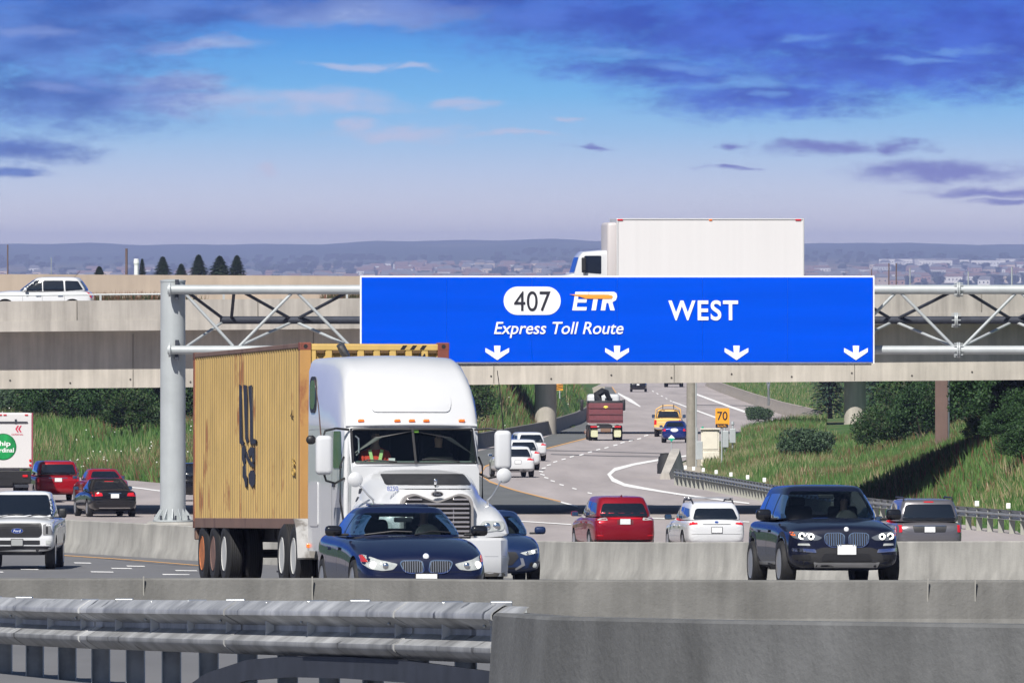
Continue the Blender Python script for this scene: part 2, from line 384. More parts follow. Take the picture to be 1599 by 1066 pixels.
b_ = t.nodes.new('ShaderNodeMix'); b_.data_type = 'RGBA'; t.links.new(mr2.outputs[0], b_.inputs[0]); t.links.new(a_.outputs[2], b_.inputs[6]); t.links.new(hill_c, b_.inputs[7])
t.links.new(b_.outputs[2], b.inputs['Base Color'])
me.materials.append(gm); tag(link('ground', me), kind='structure')

def sheet(name, poly, m, dz, step=12., kind='structure', own=None):
    """poly in plan (x,y): a sheet that follows the ground profile"""
    bm = bmesh.new()
    if poly[0] == 'strip':
        _, a_l, b_l = poly; va = [bm.verts.new((x, y, 0)) for x, y in a_l]; vb = [bm.verts.new((x, y, 0)) for x, y in b_l]
        for i in range(len(va)-1): bm.faces.new((va[i], va[i+1], vb[i+1], vb[i]))
        poly = a_l+b_l
    else: bm.faces.new([bm.verts.new((x, y, 0)) for x, y in poly])
    y0, y1 = min(p[1] for p in poly), max(p[1] for p in poly); y = math.ceil(y0/step)*step
    bmesh.ops.triangulate(bm, faces=bm.faces[:])
    while y < y1:
        bmesh.ops.bisect_plane(bm, geom=bm.verts[:]+bm.edges[:]+bm.faces[:], plane_co=(0, y, 0), plane_no=(0, 1, 0)); y += step
    for v in bm.verts: v.co.z = prof(v.co.y)+dz
    for f in bm.faces:
        if f.normal.z < 0: f.normal_flip()
        f.smooth = True
    bm.normal_update()
    for f in bm.faces:
        if f.normal.z < 0: f.normal_flip()
    me = bpy.data.meshes.new(name); bm.to_mesh(me); bm.free(); me.materials.append(m)
    o = link(name, me); tag(o, kind=kind); return o
# main paved surface
pv = [(-260, 300), (-260, Dof(742))]+[G(*p) for p in LEFT_EDGE[1:]]+[G(*p) for p in [(905, 645), (868, 640), (868, 619), (905, 613), (930, 603), (945, 596)]]
far = [(p[0], p[1]) for p in pv]; far[0] = (-260, 250)
far += [G(945, 590), G(1100, 590)]+[G(*p) for p in [(1105, 601), (1140, 617), (1180, 633), (1220, 646), (1262, 657), (1290, 659), (1330, 661), (1262, 664), (1165, 674), (1135, 688), (1118, 702), (1060, 722), (1043, 736), (1100, 752), (1190, 775), (1300, 795), (1599, 830), (1900, 860)]]+[(260, 330), (260, 250)]
sheet('road', far, asph, .0)
gp0 = lambda px, D: (SX(px, D), D)
sheet('roadway', [(-260, -140), (260, -140), (260, 262), (SX(890, 283), 284), gp0(500, 308), gp0(310, 320), gp0(100, 336), gp0(-400, 348), (-260, 352)], asph_n, .006)
def stroke(pts, w):       # ribbon in image space laid on the ground
    L_, R_ = [], []
    for i, p in enumerate(pts):
        a, b2 = pts[max(i-1, 0)], pts[min(i+1, len(pts)-1)]; dx, dy = b2[0]-a[0], b2[1]-a[1]; l = math.hypot(dx, dy) or 1
        ww = w[i] if isinstance(w, list) else w
        nx, ny = -dy/l*ww/2, dx/l*ww/2
        L_.append(G(p[0]+nx, p[1]+ny)); R_.append(G(p[0]-nx, p[1]-ny))
    return ('strip', L_, R_)
def multi(name, polys, m, dz):
    obs = [sheet(name, p, m, dz, 6.) for p in polys]
    bm = bmesh.new()
    for o in obs: bm.from_mesh(o.data)
    me = bpy.data.meshes.new(name); bm.to_mesh(me); bm.free(); me.materials.append(m)
    for o in obs: bpy.data.objects.remove(o)
    return tag(link(name, me), kind='structure')
multi('shoulder', [[G(*p) for p in [(748, 742), (764, 753), (800, 765), (850, 778), (905, 793), (880, 800), (700, 806), (540, 800), (540, 760), (690, 745)]],
                   [G(*p) for p in [(700, 716), (760, 701), (850, 683), (918, 655), (916, 683), (850, 700), (795, 713), (757, 727)]],
                   [G(*p) for p in [(942, 604), (956, 604), (963, 617), (945, 619)]]], asph_d, .008)
wl = [stroke([(1185, 697), (1100, 708), (1040, 716), (990, 725), (960, 733), (951, 741), (957, 749), (975, 757), (1020, 765), (1070, 773), (1130, 781), (1170, 786)], [1.6, 2, 2.6, 3.5, 5, 6, 6, 4.5, 3.2, 2.6, 2.2, 2]),
      stroke([(965, 614), (984, 625), (1000, 635)], [2, 5, 1.5]), stroke([(1086, 615), (1140, 635), (1205, 657)], [2.6, 3, 3.2]), stroke([(1050, 627), (1085, 640), (1118, 652)], [1.4, 2, 2.4]),
      stroke([(876, 784), (902, 791)], 2), stroke([(190, 759), (225, 763), (262, 768), (300, 772)], 1.6), stroke([(800, 813), (892, 819)], 1.4), stroke([(1018, 809), (1170, 815)], 1.4)]
for (x, y) in [(1009, 680), (998, 685), (985, 688), (972, 691), (961, 695), (947, 699), (934, 702), (921, 706), (908, 710), (893, 713), (880, 717), (867, 721), (857, 726), (849, 731), (845, 736), (847, 741), (853, 746), (863, 751), (877, 757), (897, 763), (921, 770)]:
    wl.append(stroke([(x-3.2, y+.7), (x+3.2, y-.7)] if y < 733 else [(x-3.4, y-.8), (x+3.4, y+.8)], 1.7))
for k in range(5): wl.append(stroke([(1018+k*7, 610+k*3.8), (1021+k*7, 611.6+k*3.8)], 1.2))
for (x0, x1, y) in [(115, 141, 879), (31, 59, 889), (141, 176, 893), (197, 225, 884), (173, 205, 887.5), (273, 307, 891), (253, 295, 897), (60, 86, 884), (-30, 4, 893)]:
    wl.append([G(x0, y-.7), G(x1, y-.2), G(x1+2, y+1.0), G(x0+2, y+.6)])
multi('road_marking', wl, wline, .016)
multi('yellow_road_marking', [stroke([(917, 684), (850, 701), (795, 714), (758, 728), (750, 740), (765, 752), (800, 764), (850, 777), (875, 783)], [1.2, 1.4, 1.6, 2, 2.4, 2, 1.6, 1.6, 1.4]), stroke([(956, 604), (962, 613)], 1.6), stroke([(95, 867), (200, 874), (310, 883)], .9)], yline, .016)
multi('gravel', [[G(*p) for p in [(905, 613), (930, 603), (944, 603), (946, 619), (900, 621)]], [G(*p) for p in [(1052, 733), (1062, 724), (1118, 704), (1130, 700), (1118, 726), (1150, 734), (1098, 746)]]], mat('pale gravel', (.36, .32, .25), .95, var=.2, vscale=2), .012)

multi('shadow_and_seam_band', [stroke([(850, 703), (940, 705), (1040, 708)], 1.0), stroke([(860, 709), (960, 712), (1062, 713)], 1.2), stroke([(1086, 632), (1140, 633), (1205, 634)], .9), stroke([(880, 631), (910, 632), (945, 631)], .8), stroke([(150, 871), (240, 880), (330, 886)], .5)], mat('painted shadow and seam', (.13, .125, .13), .85, var=.3, vscale=1), .012)  # the twin long bands are shadows painted on the road, the rest seams
# ---------------------------------------------------------------- barriers, guardrails
def jersey(name, pts, h, m, label, cat='barrier', top=.2, base=.6, par=None, joints=True, z0=None, fillet=True):
    """pts plan points; safety-shape wall following the ground, densified"""
    P = []
    for i in range(len(pts)-1):
        a, b2 = Vector(pts[i]), Vector(pts[i+1]); n = max(1, int((b2-a).length/3))
        for k in range(n): P.append(a.lerp(b2, k/n))
    P.append(Vector(pts[-1])); sec = [(-base/2, -.12), (-base/2, .08), (-base*.30, .30*h), (-top/2, h-.02), (-top/2+.02, h), (top/2-.02, h), (top/2, h-.02), (base*.30, .30*h), (base/2, .08), (base/2, -.12)]
    mb = MB(); rings = []
    for i, p in enumerate(P):
        d = (P[min(i+1, len(P)-1)]-P[max(0, i-1)]); d.normalize(); nrm = Vector((d.y, -d.x)); z = prof(p.y) if z0 is None else z0(p.x, p.y)
        rings.append([(p.x+nrm.x*s_, p.y+nrm.y*s_, z+q) for s_, q in sec])
    mb.loft(rings, m); o = mb.build(name, m, par, smooth=30)
    if label: tag(o, label, cat)
    return o
def gp(px, D): return (SX(px, D), D)
med = jersey('median_barrier', [gp(-300, 345), gp(100, 336), gp(310, 320), gp(500, 308), gp(700, 296), (SX(890, 283), 283), gp(1200, 270), gp(1599, 258), gp(2200, 245)], .98, conc_m, 'long pale concrete median barrier running behind the truck and the black suv')
bar2 = jersey('concrete_barrier', [gp(-400, 131), gp(240, 131.5), gp(560, 131.5), gp(800, 129.5), gp(1200, 129), gp(1599, 129), gp(2200, 130)], .63, conc_d, 'grey concrete barrier hiding the wheels of the truck and the blue sedan', base=.55, top=.22)
bar1 = jersey('foreground_barrier', [gp(797, 76), gp(880, 73), gp(1150, 70.5), gp(1599, 68), gp(2300, 66)], .725, conc_n, 'dark foreground concrete barrier whose end takes the guardrail', base=.5, top=.24)
# joints in the nearer walls
def joints(parent, lst, m, h, zoff=0.):
    for px, D in lst:
        mb = MB(); x = SX(px, D); mb.box((x, D-.135, prof(D)+h*.62), (.014, .02, h*.66), m, Matrix.Rotation(R(11), 4, 'X')); mb.build('joint', m, parent)
jm = mat('pale joint sealant', (.35, .34, .31), .9)
joints(bar2, [(225, 131.5), (488, 131.5), (1448, 129), (1522, 129)], jm, .69)

def wbeam(path, top_z, h, side, m, name, parent, thick=.004):
    """corrugated two-hump rail; side=+1/-1 chooses which way humps face"""
    prof_w = [(0, .0), (.03, -.002), (.098, -.048), (.105, -.06), (.105, -.082), (.02, -.128), (.0, -.14), (.0, -.17), (.02, -.182), (.105, -.228), (.105, -.25), (.098, -.262), (.03, -.308), (0, -.31)]
    k = h/.31; rings = []
    for i, p in enumerate(path):
        d = Vector(path[min(i+1, len(path)-1)])-Vector(path[max(0, i-1)]); d.z = 0; d.normalize(); nrm = Vector((-d.y, d.x, 0))*side
        ring = [(p[0]+nrm.x*a*k, p[1]+nrm.y*a*k, p[2]+top_z+b2*k) for a, b2 in prof_w]
        ring += [(p[0]+nrm.x*(a*k-.012), p[1]+nrm.y*(a*k-.012), p[2]+top_z+b2*k) for a, b2 in prof_w[::-1]]
        rings.append(ring)
    mb = MB(); mb.loft(rings, m); return mb.build(name, m, parent, smooth=50)
# near guardrail
gr = empty('guardrail', 'near weathered steel guardrail ending at the dark foreground barrier', 'guardrail')
A = Vector((-.02, 76.3)); B = Vector((-7.9, 118)); C1 = Vector((-2.0, 86))
def grp(t):      # t metres along from the near end
    y = 76.3+t*.985; q = (y-76.3)
    return (-.03-.185*q-.0004*q*q*.5, y)
def gprof(t):
    x, y = grp(t); return (x, y, prof(y)-.05-.0035*max(0, t))
NB = 11
for k in range(NB):
    pp = [gprof(k*3.81-.12+j*(3.81+.3)/6) for j in range(7)]
    off = .012 if k % 2 else .0
    pp = [(x-off, y, z) for x, y, z in pp]
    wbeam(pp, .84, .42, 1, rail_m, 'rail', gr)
# flared end shoe
mb = MB(); e0 = gprof(-.1); pp = []
prs = []
for j, (t, s_) in enumerate([(0, 1), (-.35, 1.), (-.6, .9), (-.85, .45)]):
    x, y, z = gprof(t); prs.append((x, y, z, s_))
rings = []
pw = [(0, 0), (.025, -.01), (.075, -.045), (.083, -.075), (.075, -.105), (.012, -.14), (.0, -.155), (.012, -.17), (.075, -.205), (.083, -.235), (.075, -.265), (.025, -.30), (0, -.31)]
for x, y, z, s_ in prs:
    rings.append([(x-a*1.3*s_-.02, y, z+.82+b2*1.28) for a, b2 in pw]+[(x-a*1.3*s_-.006, y, z+.82+b2*1.28) for a, b2 in pw[::-1]])
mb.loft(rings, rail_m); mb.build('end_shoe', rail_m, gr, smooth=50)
for k in range(NB*2+1):
    x, y, z = gprof(k*1.905+.4)
    mb = MB(); ang = Matrix.Rotation(R(0), 4, 'Z')
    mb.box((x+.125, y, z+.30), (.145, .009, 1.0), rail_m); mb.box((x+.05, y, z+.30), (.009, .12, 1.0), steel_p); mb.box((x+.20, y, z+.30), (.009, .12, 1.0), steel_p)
    mb.build('post', None, gr)
    mb = MB(); mb.rbox((x+.03, y, z+.685-.008*(k % 3)), (.15, .15+.05*(k % 3), .33), .006, steel); mb.build('spacer_block', steel, gr)
    if k % 2 == 0:
        for dz in (.70, .50): mb = MB(); mb.sphere((x-.085, y-.05, z+dz-.02), .013, steel, 8, 6); mb.build('bolt', steel, gr)
# rub rail
rp_ = [gprof(t) for t in (-.5, 1.2, 3.5, 6, 8.5, 10.5)]+[gprof(12.5), gprof(14.5)]
zz = [.36, .385, .42, .43, .42, .38, .26, .02]
mb = MB(); rings = []
for (x, y, z), q in zip(rp_, zz):
    rings.append([(x-.06, y, z+q), (x-.10, y, z+q), (x-.10, y, z+q-.16), (x-.06, y, z+q-.16)])
mb.loft(rings, steel_d); mb.build('rub_rail', steel_d, gr)  # shade on the rub rail is put into its dark colour

# far guardrail along the right-hand island
gr2 = empty('guardrail', 'far steel guardrail with white reflectors curving along the grassy island', 'guardrail')
ctrl = [(1052, 757), (1100, 765), (1150, 775), (1200, 785), (1300, 803), (1400, 816), (1500, 826), (1599, 835), (1760, 850)]
cp = [Vector(G(*c)) for c in ctrl]
dens = []
for i in range(len(cp)-1):
    n = max(2, int((cp[i+1]-cp[i]).length/2.5))
    for k in range(n): dens.append(cp[i].lerp(cp[i+1], k/n))
dens.append(cp[-1])
wbeam([(p.x, p.y, prof(p.y)) for p in dens], .80, .33, 1, steel, 'rail', gr2)
tot = 0; nxt = 0; npost = 0
for i in range(len(dens)-1):
    seg = (dens[i+1]-dens[i]).length
    while nxt <= tot+seg and npost < 96:
        p = dens[i].lerp(dens[i+1], (nxt-tot)/seg); mb = MB(); z = prof(p.y)
        mb.box((p.x+.12, p.y+.02, z+.36), (.20, .16, .80), mat('pale timber post', (.33, .33, .29), .8, var=.1)); mb.build('post', None, gr2); nxt += 2.5; npost += 1
    tot += seg
for px, py in [(1067, 734), (1080, 738), (1095, 742), (1115, 745), (1138, 749), (1164, 754), (1190, 758), (1521, 794), (1570, 797)]:
    py2 = float(np.interp(px, [c[0] for c in ctrl], [c[1] for c in ctrl])); x, y = G(px, py2); mb = MB(); z = prof(y)
    mb.rbox((x+.1, y, z+.93), (.15, .05, .19), .02, mat('white reflector', (.8, .8, .78), .5)); mb.build('reflector', None, gr2)

# walls of the far road
LW = [G(*p) for p in [(640, 722), (700, 709), (760, 697), (850, 679), (900, 662), (917, 652), (912, 644), (902, 640), (885, 636), (872, 633)]]
jersey('retaining_barrier', LW, .95, mat('old concrete with painted shade', (.2, .19, .175), .9, var=.2, streak=.3), 'shade-toned concrete barrier curving left of the dump truck', base=.5)  # shadow on the wall's dark side is put into its base colour
RW = [G(*p) for p in [(1104, 602), (1140, 617), (1180, 632), (1222, 646), (1264, 657), (1282, 664)]]
jersey('roadside_barrier', RW, 1.05, mat('buff concrete', (.36, .32, .28), .9, var=.15, streak=.3), 'buff concrete barrier on the far right of the distant road above the speed sign', base=.5)
# barrier nose + crash cushion at the gore
NX, NY = G(1030, 752)
mb = MB()
x0, y0 = G(1034, 748); x1, y1 = G(1049, 757)
mb.loft([[(x0-.15, y0, prof(y0)-.1), (x0+.45, y0, prof(y0)-.1), (x0+.35, y0, prof(y0)+.30), (x0-.05, y0, prof(y0)+.30)],
         [(x0+.0, y0+6, prof(y0)-.1), (x0+1.3, y0+6, prof(y0)-.1), (x0+.95, y0+6, prof(y0)+1.25), (x0+.45, y0+6, prof(y0)+1.25)],
         [(x0+.3, y0+14, prof(y0)-.2), (x0+1.3, y0+14, prof(y0)-.2), (x0+1.1, y0+14, prof(y0)+1.3), (x0+.7, y0+14, prof(y0)+1.3)]], conc_l)
o = mb.build('barrier_nose', conc_l, None); tag(o, 'sloping concrete barrier nose where the far guardrail begins', 'barrier')
mb = MB(); D = 585; x = SX(1041, D); z = -(724-HY)/F*D
mb.lathe([(z-1.2, .50), (z, .50), (z+.05, .46), (z+.35, .43), (z+.42, .36), (z+.55, .34), (z+.58, .1)], 'z', 20, black, (x, D, 0)); o = mb.build('crash_barrel', black, None, smooth=40); tag(o, 'black crash barrel behind the concrete barrier nose', 'barrel')

# ---------------------------------------------------------------- overpass
def zb(x): return .0088*(x+19.5)       # gentle climb to the right
BD = 425.0
op = empty('overpass', 'long pale concrete overpass carrying the white box truck', 'overpass', loc=(0, 0, 0))
def span(name, sec, m, x0=-60, x1=62, n=40, par=op, y0=BD):
    mb = MB(); rings = []
    for k in range(n+1):
        x = x0+(x1-x0)*k/n; rings.append([(x, y0+a, zb(x)+c) for a, c in sec])
    mb.loft(rings, m); return mb.build(name, m, par)
bconc = mat('bridge concrete', (.48, .445, .39), .85, var=.14, vscale=.5, streak=.34)
pcr = mat('parapet concrete', (.39, .365, .33), .85, var=.14, vscale=.5, streak=.4)
span('parapet', [(0, -1.72), (.28, -1.72), (.34, -2.40), (.02, -2.48)], pcr)
span('deck', [(-.06, -2.48), (.5, -2.47), (26, -2.30), (30, -2.25), (30, -2.8), (1.2, -2.92), (-.06, -2.88)], pcr)
span('girder', [(1.28, -2.9), (7, -2.88), (7, -4.98), (1.28, -5.07)], bconc)
span('girder', [(13, -2.6), (19, -2.5), (19, -5.0), (13, -5.02)], bconc)
span('girder', [(24, -2.8), (29, -2.8), (29, -4.9), (24, -4.92)], bconc)
mb = MB()
jl = mat('deck joint grime', (.2, .185, .16), .9)
for k in range(18):
    x = -58+k*6.9; mb = MB(); mb.box((x, BD-.012, zb(x)-2.08), (.035, .02, .68), jl); mb.box((x+2.1, BD+1.268, zb(x)-4.0), (.03, .02, 2.0), jl); mb.build('joint', jl, op)
for sgn in (0,):
    mb = MB()
    pts = [(x, BD+.14, zb(x)-1.50) for x in np.linspace(-60, 62, 60)]
    mb.tube(pts, .035, steel_p, 6); mb.build('handrail', steel_p, op)
    for k in range(26):
        x = -58+k*4.7; mb = MB(); mb.box((x, BD+.14, zb(x)-1.61), (.08, .05, .24), steel_p); mb.build('handrail_post', steel_p, op)
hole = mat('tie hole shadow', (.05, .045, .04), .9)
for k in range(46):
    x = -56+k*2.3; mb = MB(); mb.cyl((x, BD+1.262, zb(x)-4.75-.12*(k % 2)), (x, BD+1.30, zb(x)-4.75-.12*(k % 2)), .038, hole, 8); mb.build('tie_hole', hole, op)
# piers off to both sides, at the edge of and beyond the view
for x in (-33, 34):
    mb = MB(); mb.lathe([(prof(BD+16)-.3, 1.1), (-5.05, 1.1)], 'z', 28, conc_m, (x, BD+16, 0)); mb.build('pier', conc_m, op, smooth=40)
    mb = MB(); mb.rbox((x, BD+16.4, -5.35), (2.6, 28, .8), .05, conc_m); mb.build('pier_cap', conc_m, op)
# the second overpass, seen only below the first
op2 = empty('overpass', 'farther overpass whose two round piers stand in the grass either side of the distant road', 'overpass')
B2 = 792.
mb = MB(); mb.box((20, B2+7, -7.0), (170, 15.5, .9), bconc); mb.build('deck', bconc, op2)
mb = MB(); mb.box((20, B2+7, -8.2), (170, 9, 1.45), bconc); mb.build('girder', bconc, op2)
for px in (852, 1335, 320, 1900):
    x = SX(px, B2+3); mb = MB(); r0 = .78
    mb.lathe([(prof(B2+3)-.4, r0), (-8.9, r0)], 'z', 28, bconc, (x, B2+3.0, 0)); mb.build('pier', bconc, op2, smooth=40)

# ---------------------------------------------------------------- sign gantry
GD = 346.2; gs = F/GD
ga = empty('sign_gantry', 'grey tubular sign gantry on a tall round post carrying the big blue sign', 'gantry')
def gpt(px, py, dy=0.): return (SX(px, GD), GD+dy, -(py-HY)/F*GD)
mb = MB(); px_, _, zt = gpt(270, 440); _, _, zb0 = gpt(270, 811)
mb.lathe([(zb0, .40), (zt, .385)], 'z', 40, steel_p, (px_, GD, 0)); post = mb.build('post', steel_p, ga, smooth=40)
mb = MB(); mb.lathe([(zt, .40), (zt+.05, .40), (zt+.08, .2)], 'z', 40, steel_p, (px_, GD, 0)); mb.build('post_cap', steel_p, ga, smooth=30)
mb = MB(); mb.lathe([(zb0-.05, .62), (zb0+.0, .62)], 'z', 32, steel_p, (px_, GD, 0)); mb.build('base_plate', steel_p, ga, smooth=30)
for k in range(14):
    a = 2*math.pi*(k+.5)/14; mb = MB(); rot = Matrix.Translation((px_, GD, zb0)) @ Matrix.Rotation(a, 4, 'Z')
    mb.add([(.39, -.015, 0), (.60, -.015, 0), (.60, -.015, .06), (.39, -.015, .36), (.39, .015, 0), (.60, .015, 0), (.60, .015, .06), (.39, .015, .36)], [(0, 1, 2, 3), (7, 6, 5, 4), (0, 4, 5, 1), (1, 5, 6, 2), (2, 6, 7, 3), (3, 7, 4, 0)], steel_p, rot)
    mb.build('gusset', steel_p, ga)
    if k % 2 == 0:
        mb = MB(); p = rot @ Vector((.54, .10, 0)); mb.cyl((p.x, p.y, p.z), (p.x, p.y, p.z+.14), .03, steel_d, 8); mb.build('anchor_bolt', steel_d, ga)
mb = MB(); mb.rbox((px_, GD, (zb0-.06+prof(GD))/2-.1), (1.6, 2.0, zb0-prof(GD)+.14), .06, conc_m); mb.build('pedestal', conc_m, ga)
XR = 1960
for (y, r, dy) in [(452, .145, -.75), (546, .135, -.75)]:
    mb = MB(); mb.cyl(gpt(263, y, dy), gpt(XR, y, dy), r, steel_p, 20); mb.build('chord', steel_p, ga, smooth=40)
    mb = MB(); mb.lathe([(-.03, .22), (.03, .22)], 'x', 20, steel_p, Vector(gpt(266, y, dy))); mb.build('chord_flange', steel_p, ga)
    mb = MB(); p = gpt(277, y, -.42); mb.box(p, (.10, .62, .62), steel_d); mb.box((p[0], p[1]-.05, p[2]), (.36, .5, .05), steel_p); mb.build('bracket', steel_d, ga)
mb = MB(); mb.cyl(gpt(342, 500, 1.1), gpt(XR, 500, 1.1), .12, steel_d, 16); mb.build('chord', steel_d, ga, smooth=40)  # shade on the rear chord is put into its dark steel colour
def strut(a, b2, r, m): mb = MB(); mb.cyl(a, b2, r, m, 10); mb.build('diagonal', m, ga, smooth=40)
strut(gpt(290, 458, -.75), gpt(365, 540, -.75), .05, steel_p)
k = 0
while 367+188*k < XR:
    xb = 367+188*k; xt = xb+94
    strut(gpt(xb+8, 540, -.75), gpt(xt-5, 458, -.75), .05, steel_p); strut(gpt(xt+5, 458, -.75), gpt(xb+180, 540, -.75), .05, steel_p)
    strut(gpt(xb+14, 456, -.75), gpt(xt-8, 498, 1.1), .05, steel_d); strut(gpt(xt+2, 498, 1.1), gpt(xb+176, 456, -.75), .05, steel_d)  # upper diagonals take the same painted shade as the rear chord
    strut(gpt(xt-8, 504, 1.1), gpt(xb+100-94+2, 541, -.75) if k == -1 else gpt(xb+6, 541, -.75), .045, steel_p); strut(gpt(xt+2, 504, 1.1), gpt(xb+182, 541, -.75), .045, steel_p)
    k += 1
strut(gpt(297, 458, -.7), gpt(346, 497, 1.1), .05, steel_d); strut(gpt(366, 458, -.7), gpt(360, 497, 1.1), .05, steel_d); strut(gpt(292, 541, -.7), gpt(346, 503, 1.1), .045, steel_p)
for px in (1495,):
    for y, dy in ((452, -.75), (546, -.75), (500, 1.1)):
        mb = MB(); c = Vector(gpt(px, y, dy)); mb.lathe([(-.05, .24), (-.01, .24), (-.01, .19), (.01, .19), (.01, .24), (.05, .24)], 'x', 20, steel_p, c)
        for a in range(8): mb.box((c.x, c.y+.2*math.cos(a*.785), c.z+.2*math.sin(a*.785)), (.28, .03, .03), steel_p)
        mb.build('splice_flange', steel_p, ga)
# sign
SD = 344.6
def spt(px, py, dy=0.): return (SX(px, SD), SD+dy, -(py-HY)/F*SD)
blue = mat('blue sign sheeting', (.0, .066, .62), .65, spec=.0, var=.075, vscale=.8, stretch=(.12, 1, 2.6))
swhite = mat('white sign sheeting', (.82, .83, .84), .5)
sblack = mat('black lettering', (.012, .012, .02), .5)
sorange = mat('orange sign sheeting', (.80, .30, .03), .5)
sg = empty('motorway_sign', 'wide blue overhead sign reading 407 ETR Express Toll Route WEST with four arrows', 'road sign', loc=spt(963.5, 567))
def sadd(mb, name, m): o = mb.build(name, m, None); o.parent = sg; o.matrix_parent_inverse = Matrix.Translation(-Vector(spt(963.5, 567))); return o
a, b2 = spt(562, 430.5), spt(1365.5, 567.5)
mb = MB(); mb.box(((a[0]+b2[0])/2, SD+.06, (a[2]+b2[2])/2), (b2[0]-a[0], .08, a[2]-b2[2]), swhite); sadd(mb, 'border', swhite)
a1, b1 = spt(564.6, 433), spt(1363, 565)
mb = MB(); nP = 6
for k in range(nP):
    xa = a1[0]+(b1[0]-a1[0])*k/nP; xb = a1[0]+(b1[0]-a1[0])*(k+1)/nP-.004
    mb.box(((xa+xb)/2, SD+.004+(.0015 if k % 2 else 0), (a1[2]+b1[2])/2), (xb-xa, .05, a1[2]-b1[2]), blue)
sadd(mb, 'panel', blue)
def rrect(cx, cz, w, h, r, n=8):
    pts = []
    for (sx_, sz, a0) in ((1, 1, 0), (-1, 1, 90), (-1, -1, 180), (1, -1, 270)):
        for k in range(n+1):
            a = R(a0+90*k/n); pts.append((cx+sx_*(w/2-r)+r*math.cos(a), cz+sz*(h/2-r)+r*math.sin(a)))
    return pts
def flat(poly_px, m, name, d=.012, y=-.035, fn=spt):
    pl = [(fn(px, py)[0], fn(px, py)[2]) for px, py in poly_px]; mb = MB(); mb.prism(pl, d, m, Matrix.Translation((0, SD+y, 0))); return sadd(mb, name, m)
c = spt(831, 469.5); mb = MB(); mb.prism(rrect(c[0], c[2], 89/50.5, 44/50.5, 21.5/50.5), .012, swhite, Matrix.Translation((0, SD-.035, 0))); sadd(mb, 'route_shield', swhite)
def stext(body, px, py, hpx, wpx, m, name, bold=0., shear=0., y=-.04, spacing=1.):
    o = text_mesh(body, 1., m, name, None, (0, 0, 0), bold=bold, shear=shear, ext=.008, spacing=spacing)
    me = o.data; xs = [v.co.x for v in me.vertices]; ys_ = [v.co.y for v in me.vertices]
    w, h = max(xs)-min(xs), max(ys_)-min(ys_); cx_, cy_ = (max(xs)+min(xs))/2, (max(ys_)+min(ys_))/2
    ss = SD/F
    for v in me.vertices: v.co = Vector(((v.co.x-cx_)/w*wpx*ss, (v.co.y-cy_)/h*hpx*ss, v.co.z))
    o.parent = sg; p = Vector(spt(px, py, y)); o.location = p-Vector(spt(963.5, 567)); return o
stext('407', 831, 470, 31, 57, sblack, 'route_number', bold=.0, y=-.048)
# ETR letters, slanted, with the orange swoosh
def sl(poly, x0, y0, h=29.): return [(x0+x+(1-y)*0+ (1-y)*h*.17, y0+y*h) for x, y in poly]   # y 0 top .. 1 bottom
x0, y0 = 893, 455.5
flat(sl([(0, 1), (0, .0), (22, .0), (22, .17), (6, .17), (6, .40), (20, .40), (20, .58), (6, .58), (6, .82), (22, .82), (22, 1)], x0+.5, y0), swhite, 'letter')
flat(sl([(7, 1), (7, .18), (-2, .18), (-2, 0), (22, 0), (22, .18), (14, .18), (14, 1)], x0+23.5, y0), swhite, 'letter')
flat(sl([(0, 1), (0, 0), (16, 0), (20, .08), (22, .25), (21, .45), (16, .56), (22, 1), (15, 1), (10, .6), (7, .6), (7, 1)], x0+45, y0), swhite, 'letter')
flat([(889, 459.5), (915, 459.8), (950, 460), (956, 461.5), (957, 463.5), (955, 466), (948, 466.5), (915, 466.2), (905, 463)], sorange, 'swoosh', .012, -.05)
stext('Express Toll Route', 872.5, 515, 25, 202, swhite, 'lettering', bold=.008, shear=.22)
stext('WEST', 1098, 484.5, 31.5, 109, swhite, 'lettering', bold=.02, spacing=1.12)
for px in (776.5, 963.5, 1150, 1336.5):
    flat([(px-5, 539.5), (px+5, 539.5), (px+4.2, 550.5), (px+18.5, 543), (px+18.5, 549.5), (px, 562), (px-18.5, 549.5), (px-18.5, 543), (px-4.2, 550.5)], swhite, 'arrow')
for k in range(9):
    p = spt(600+k*90, 568.5, .25); mb = MB(); mb.box(p, (.12, .4, .06), steel_d); sadd(mb, 'walkway_bracket', steel_d)
mb = MB(); a = spt(566, 568.6, .2); b3 = spt(1361, 568.6, .2); mb.box(((a[0]+b3[0])/2, SD+.2, a[2]), (b3[0]-a[0], .12, .05), steel_d); sadd(mb, 'lower_rail', steel_d)
# ---------------------------------------------------------------- far ramp wall and ground behind the left of the overpass
wmat = mat('tan wall concrete', (.40, .33, .265), .9, var=.1, vscale=.4, streak=.15)
mb = MB(); rings = []
for k in range(41):
    x = -62+k*1.62; zt_ = -(lerp_pts([(-500, 426), (0, 428), (560, 431), (900, 434)], pxof(x, 454.6))-HY)/F*454.6
    rings.append([(x, 454.4, -2.75+zb(x)), (x, 454.7, -2.75+zb(x)), (x, 454.7, zt_), (x, 454.4, zt_)])
mb.loft(rings, wmat); o = mb.build('far_parapet', wmat, op)
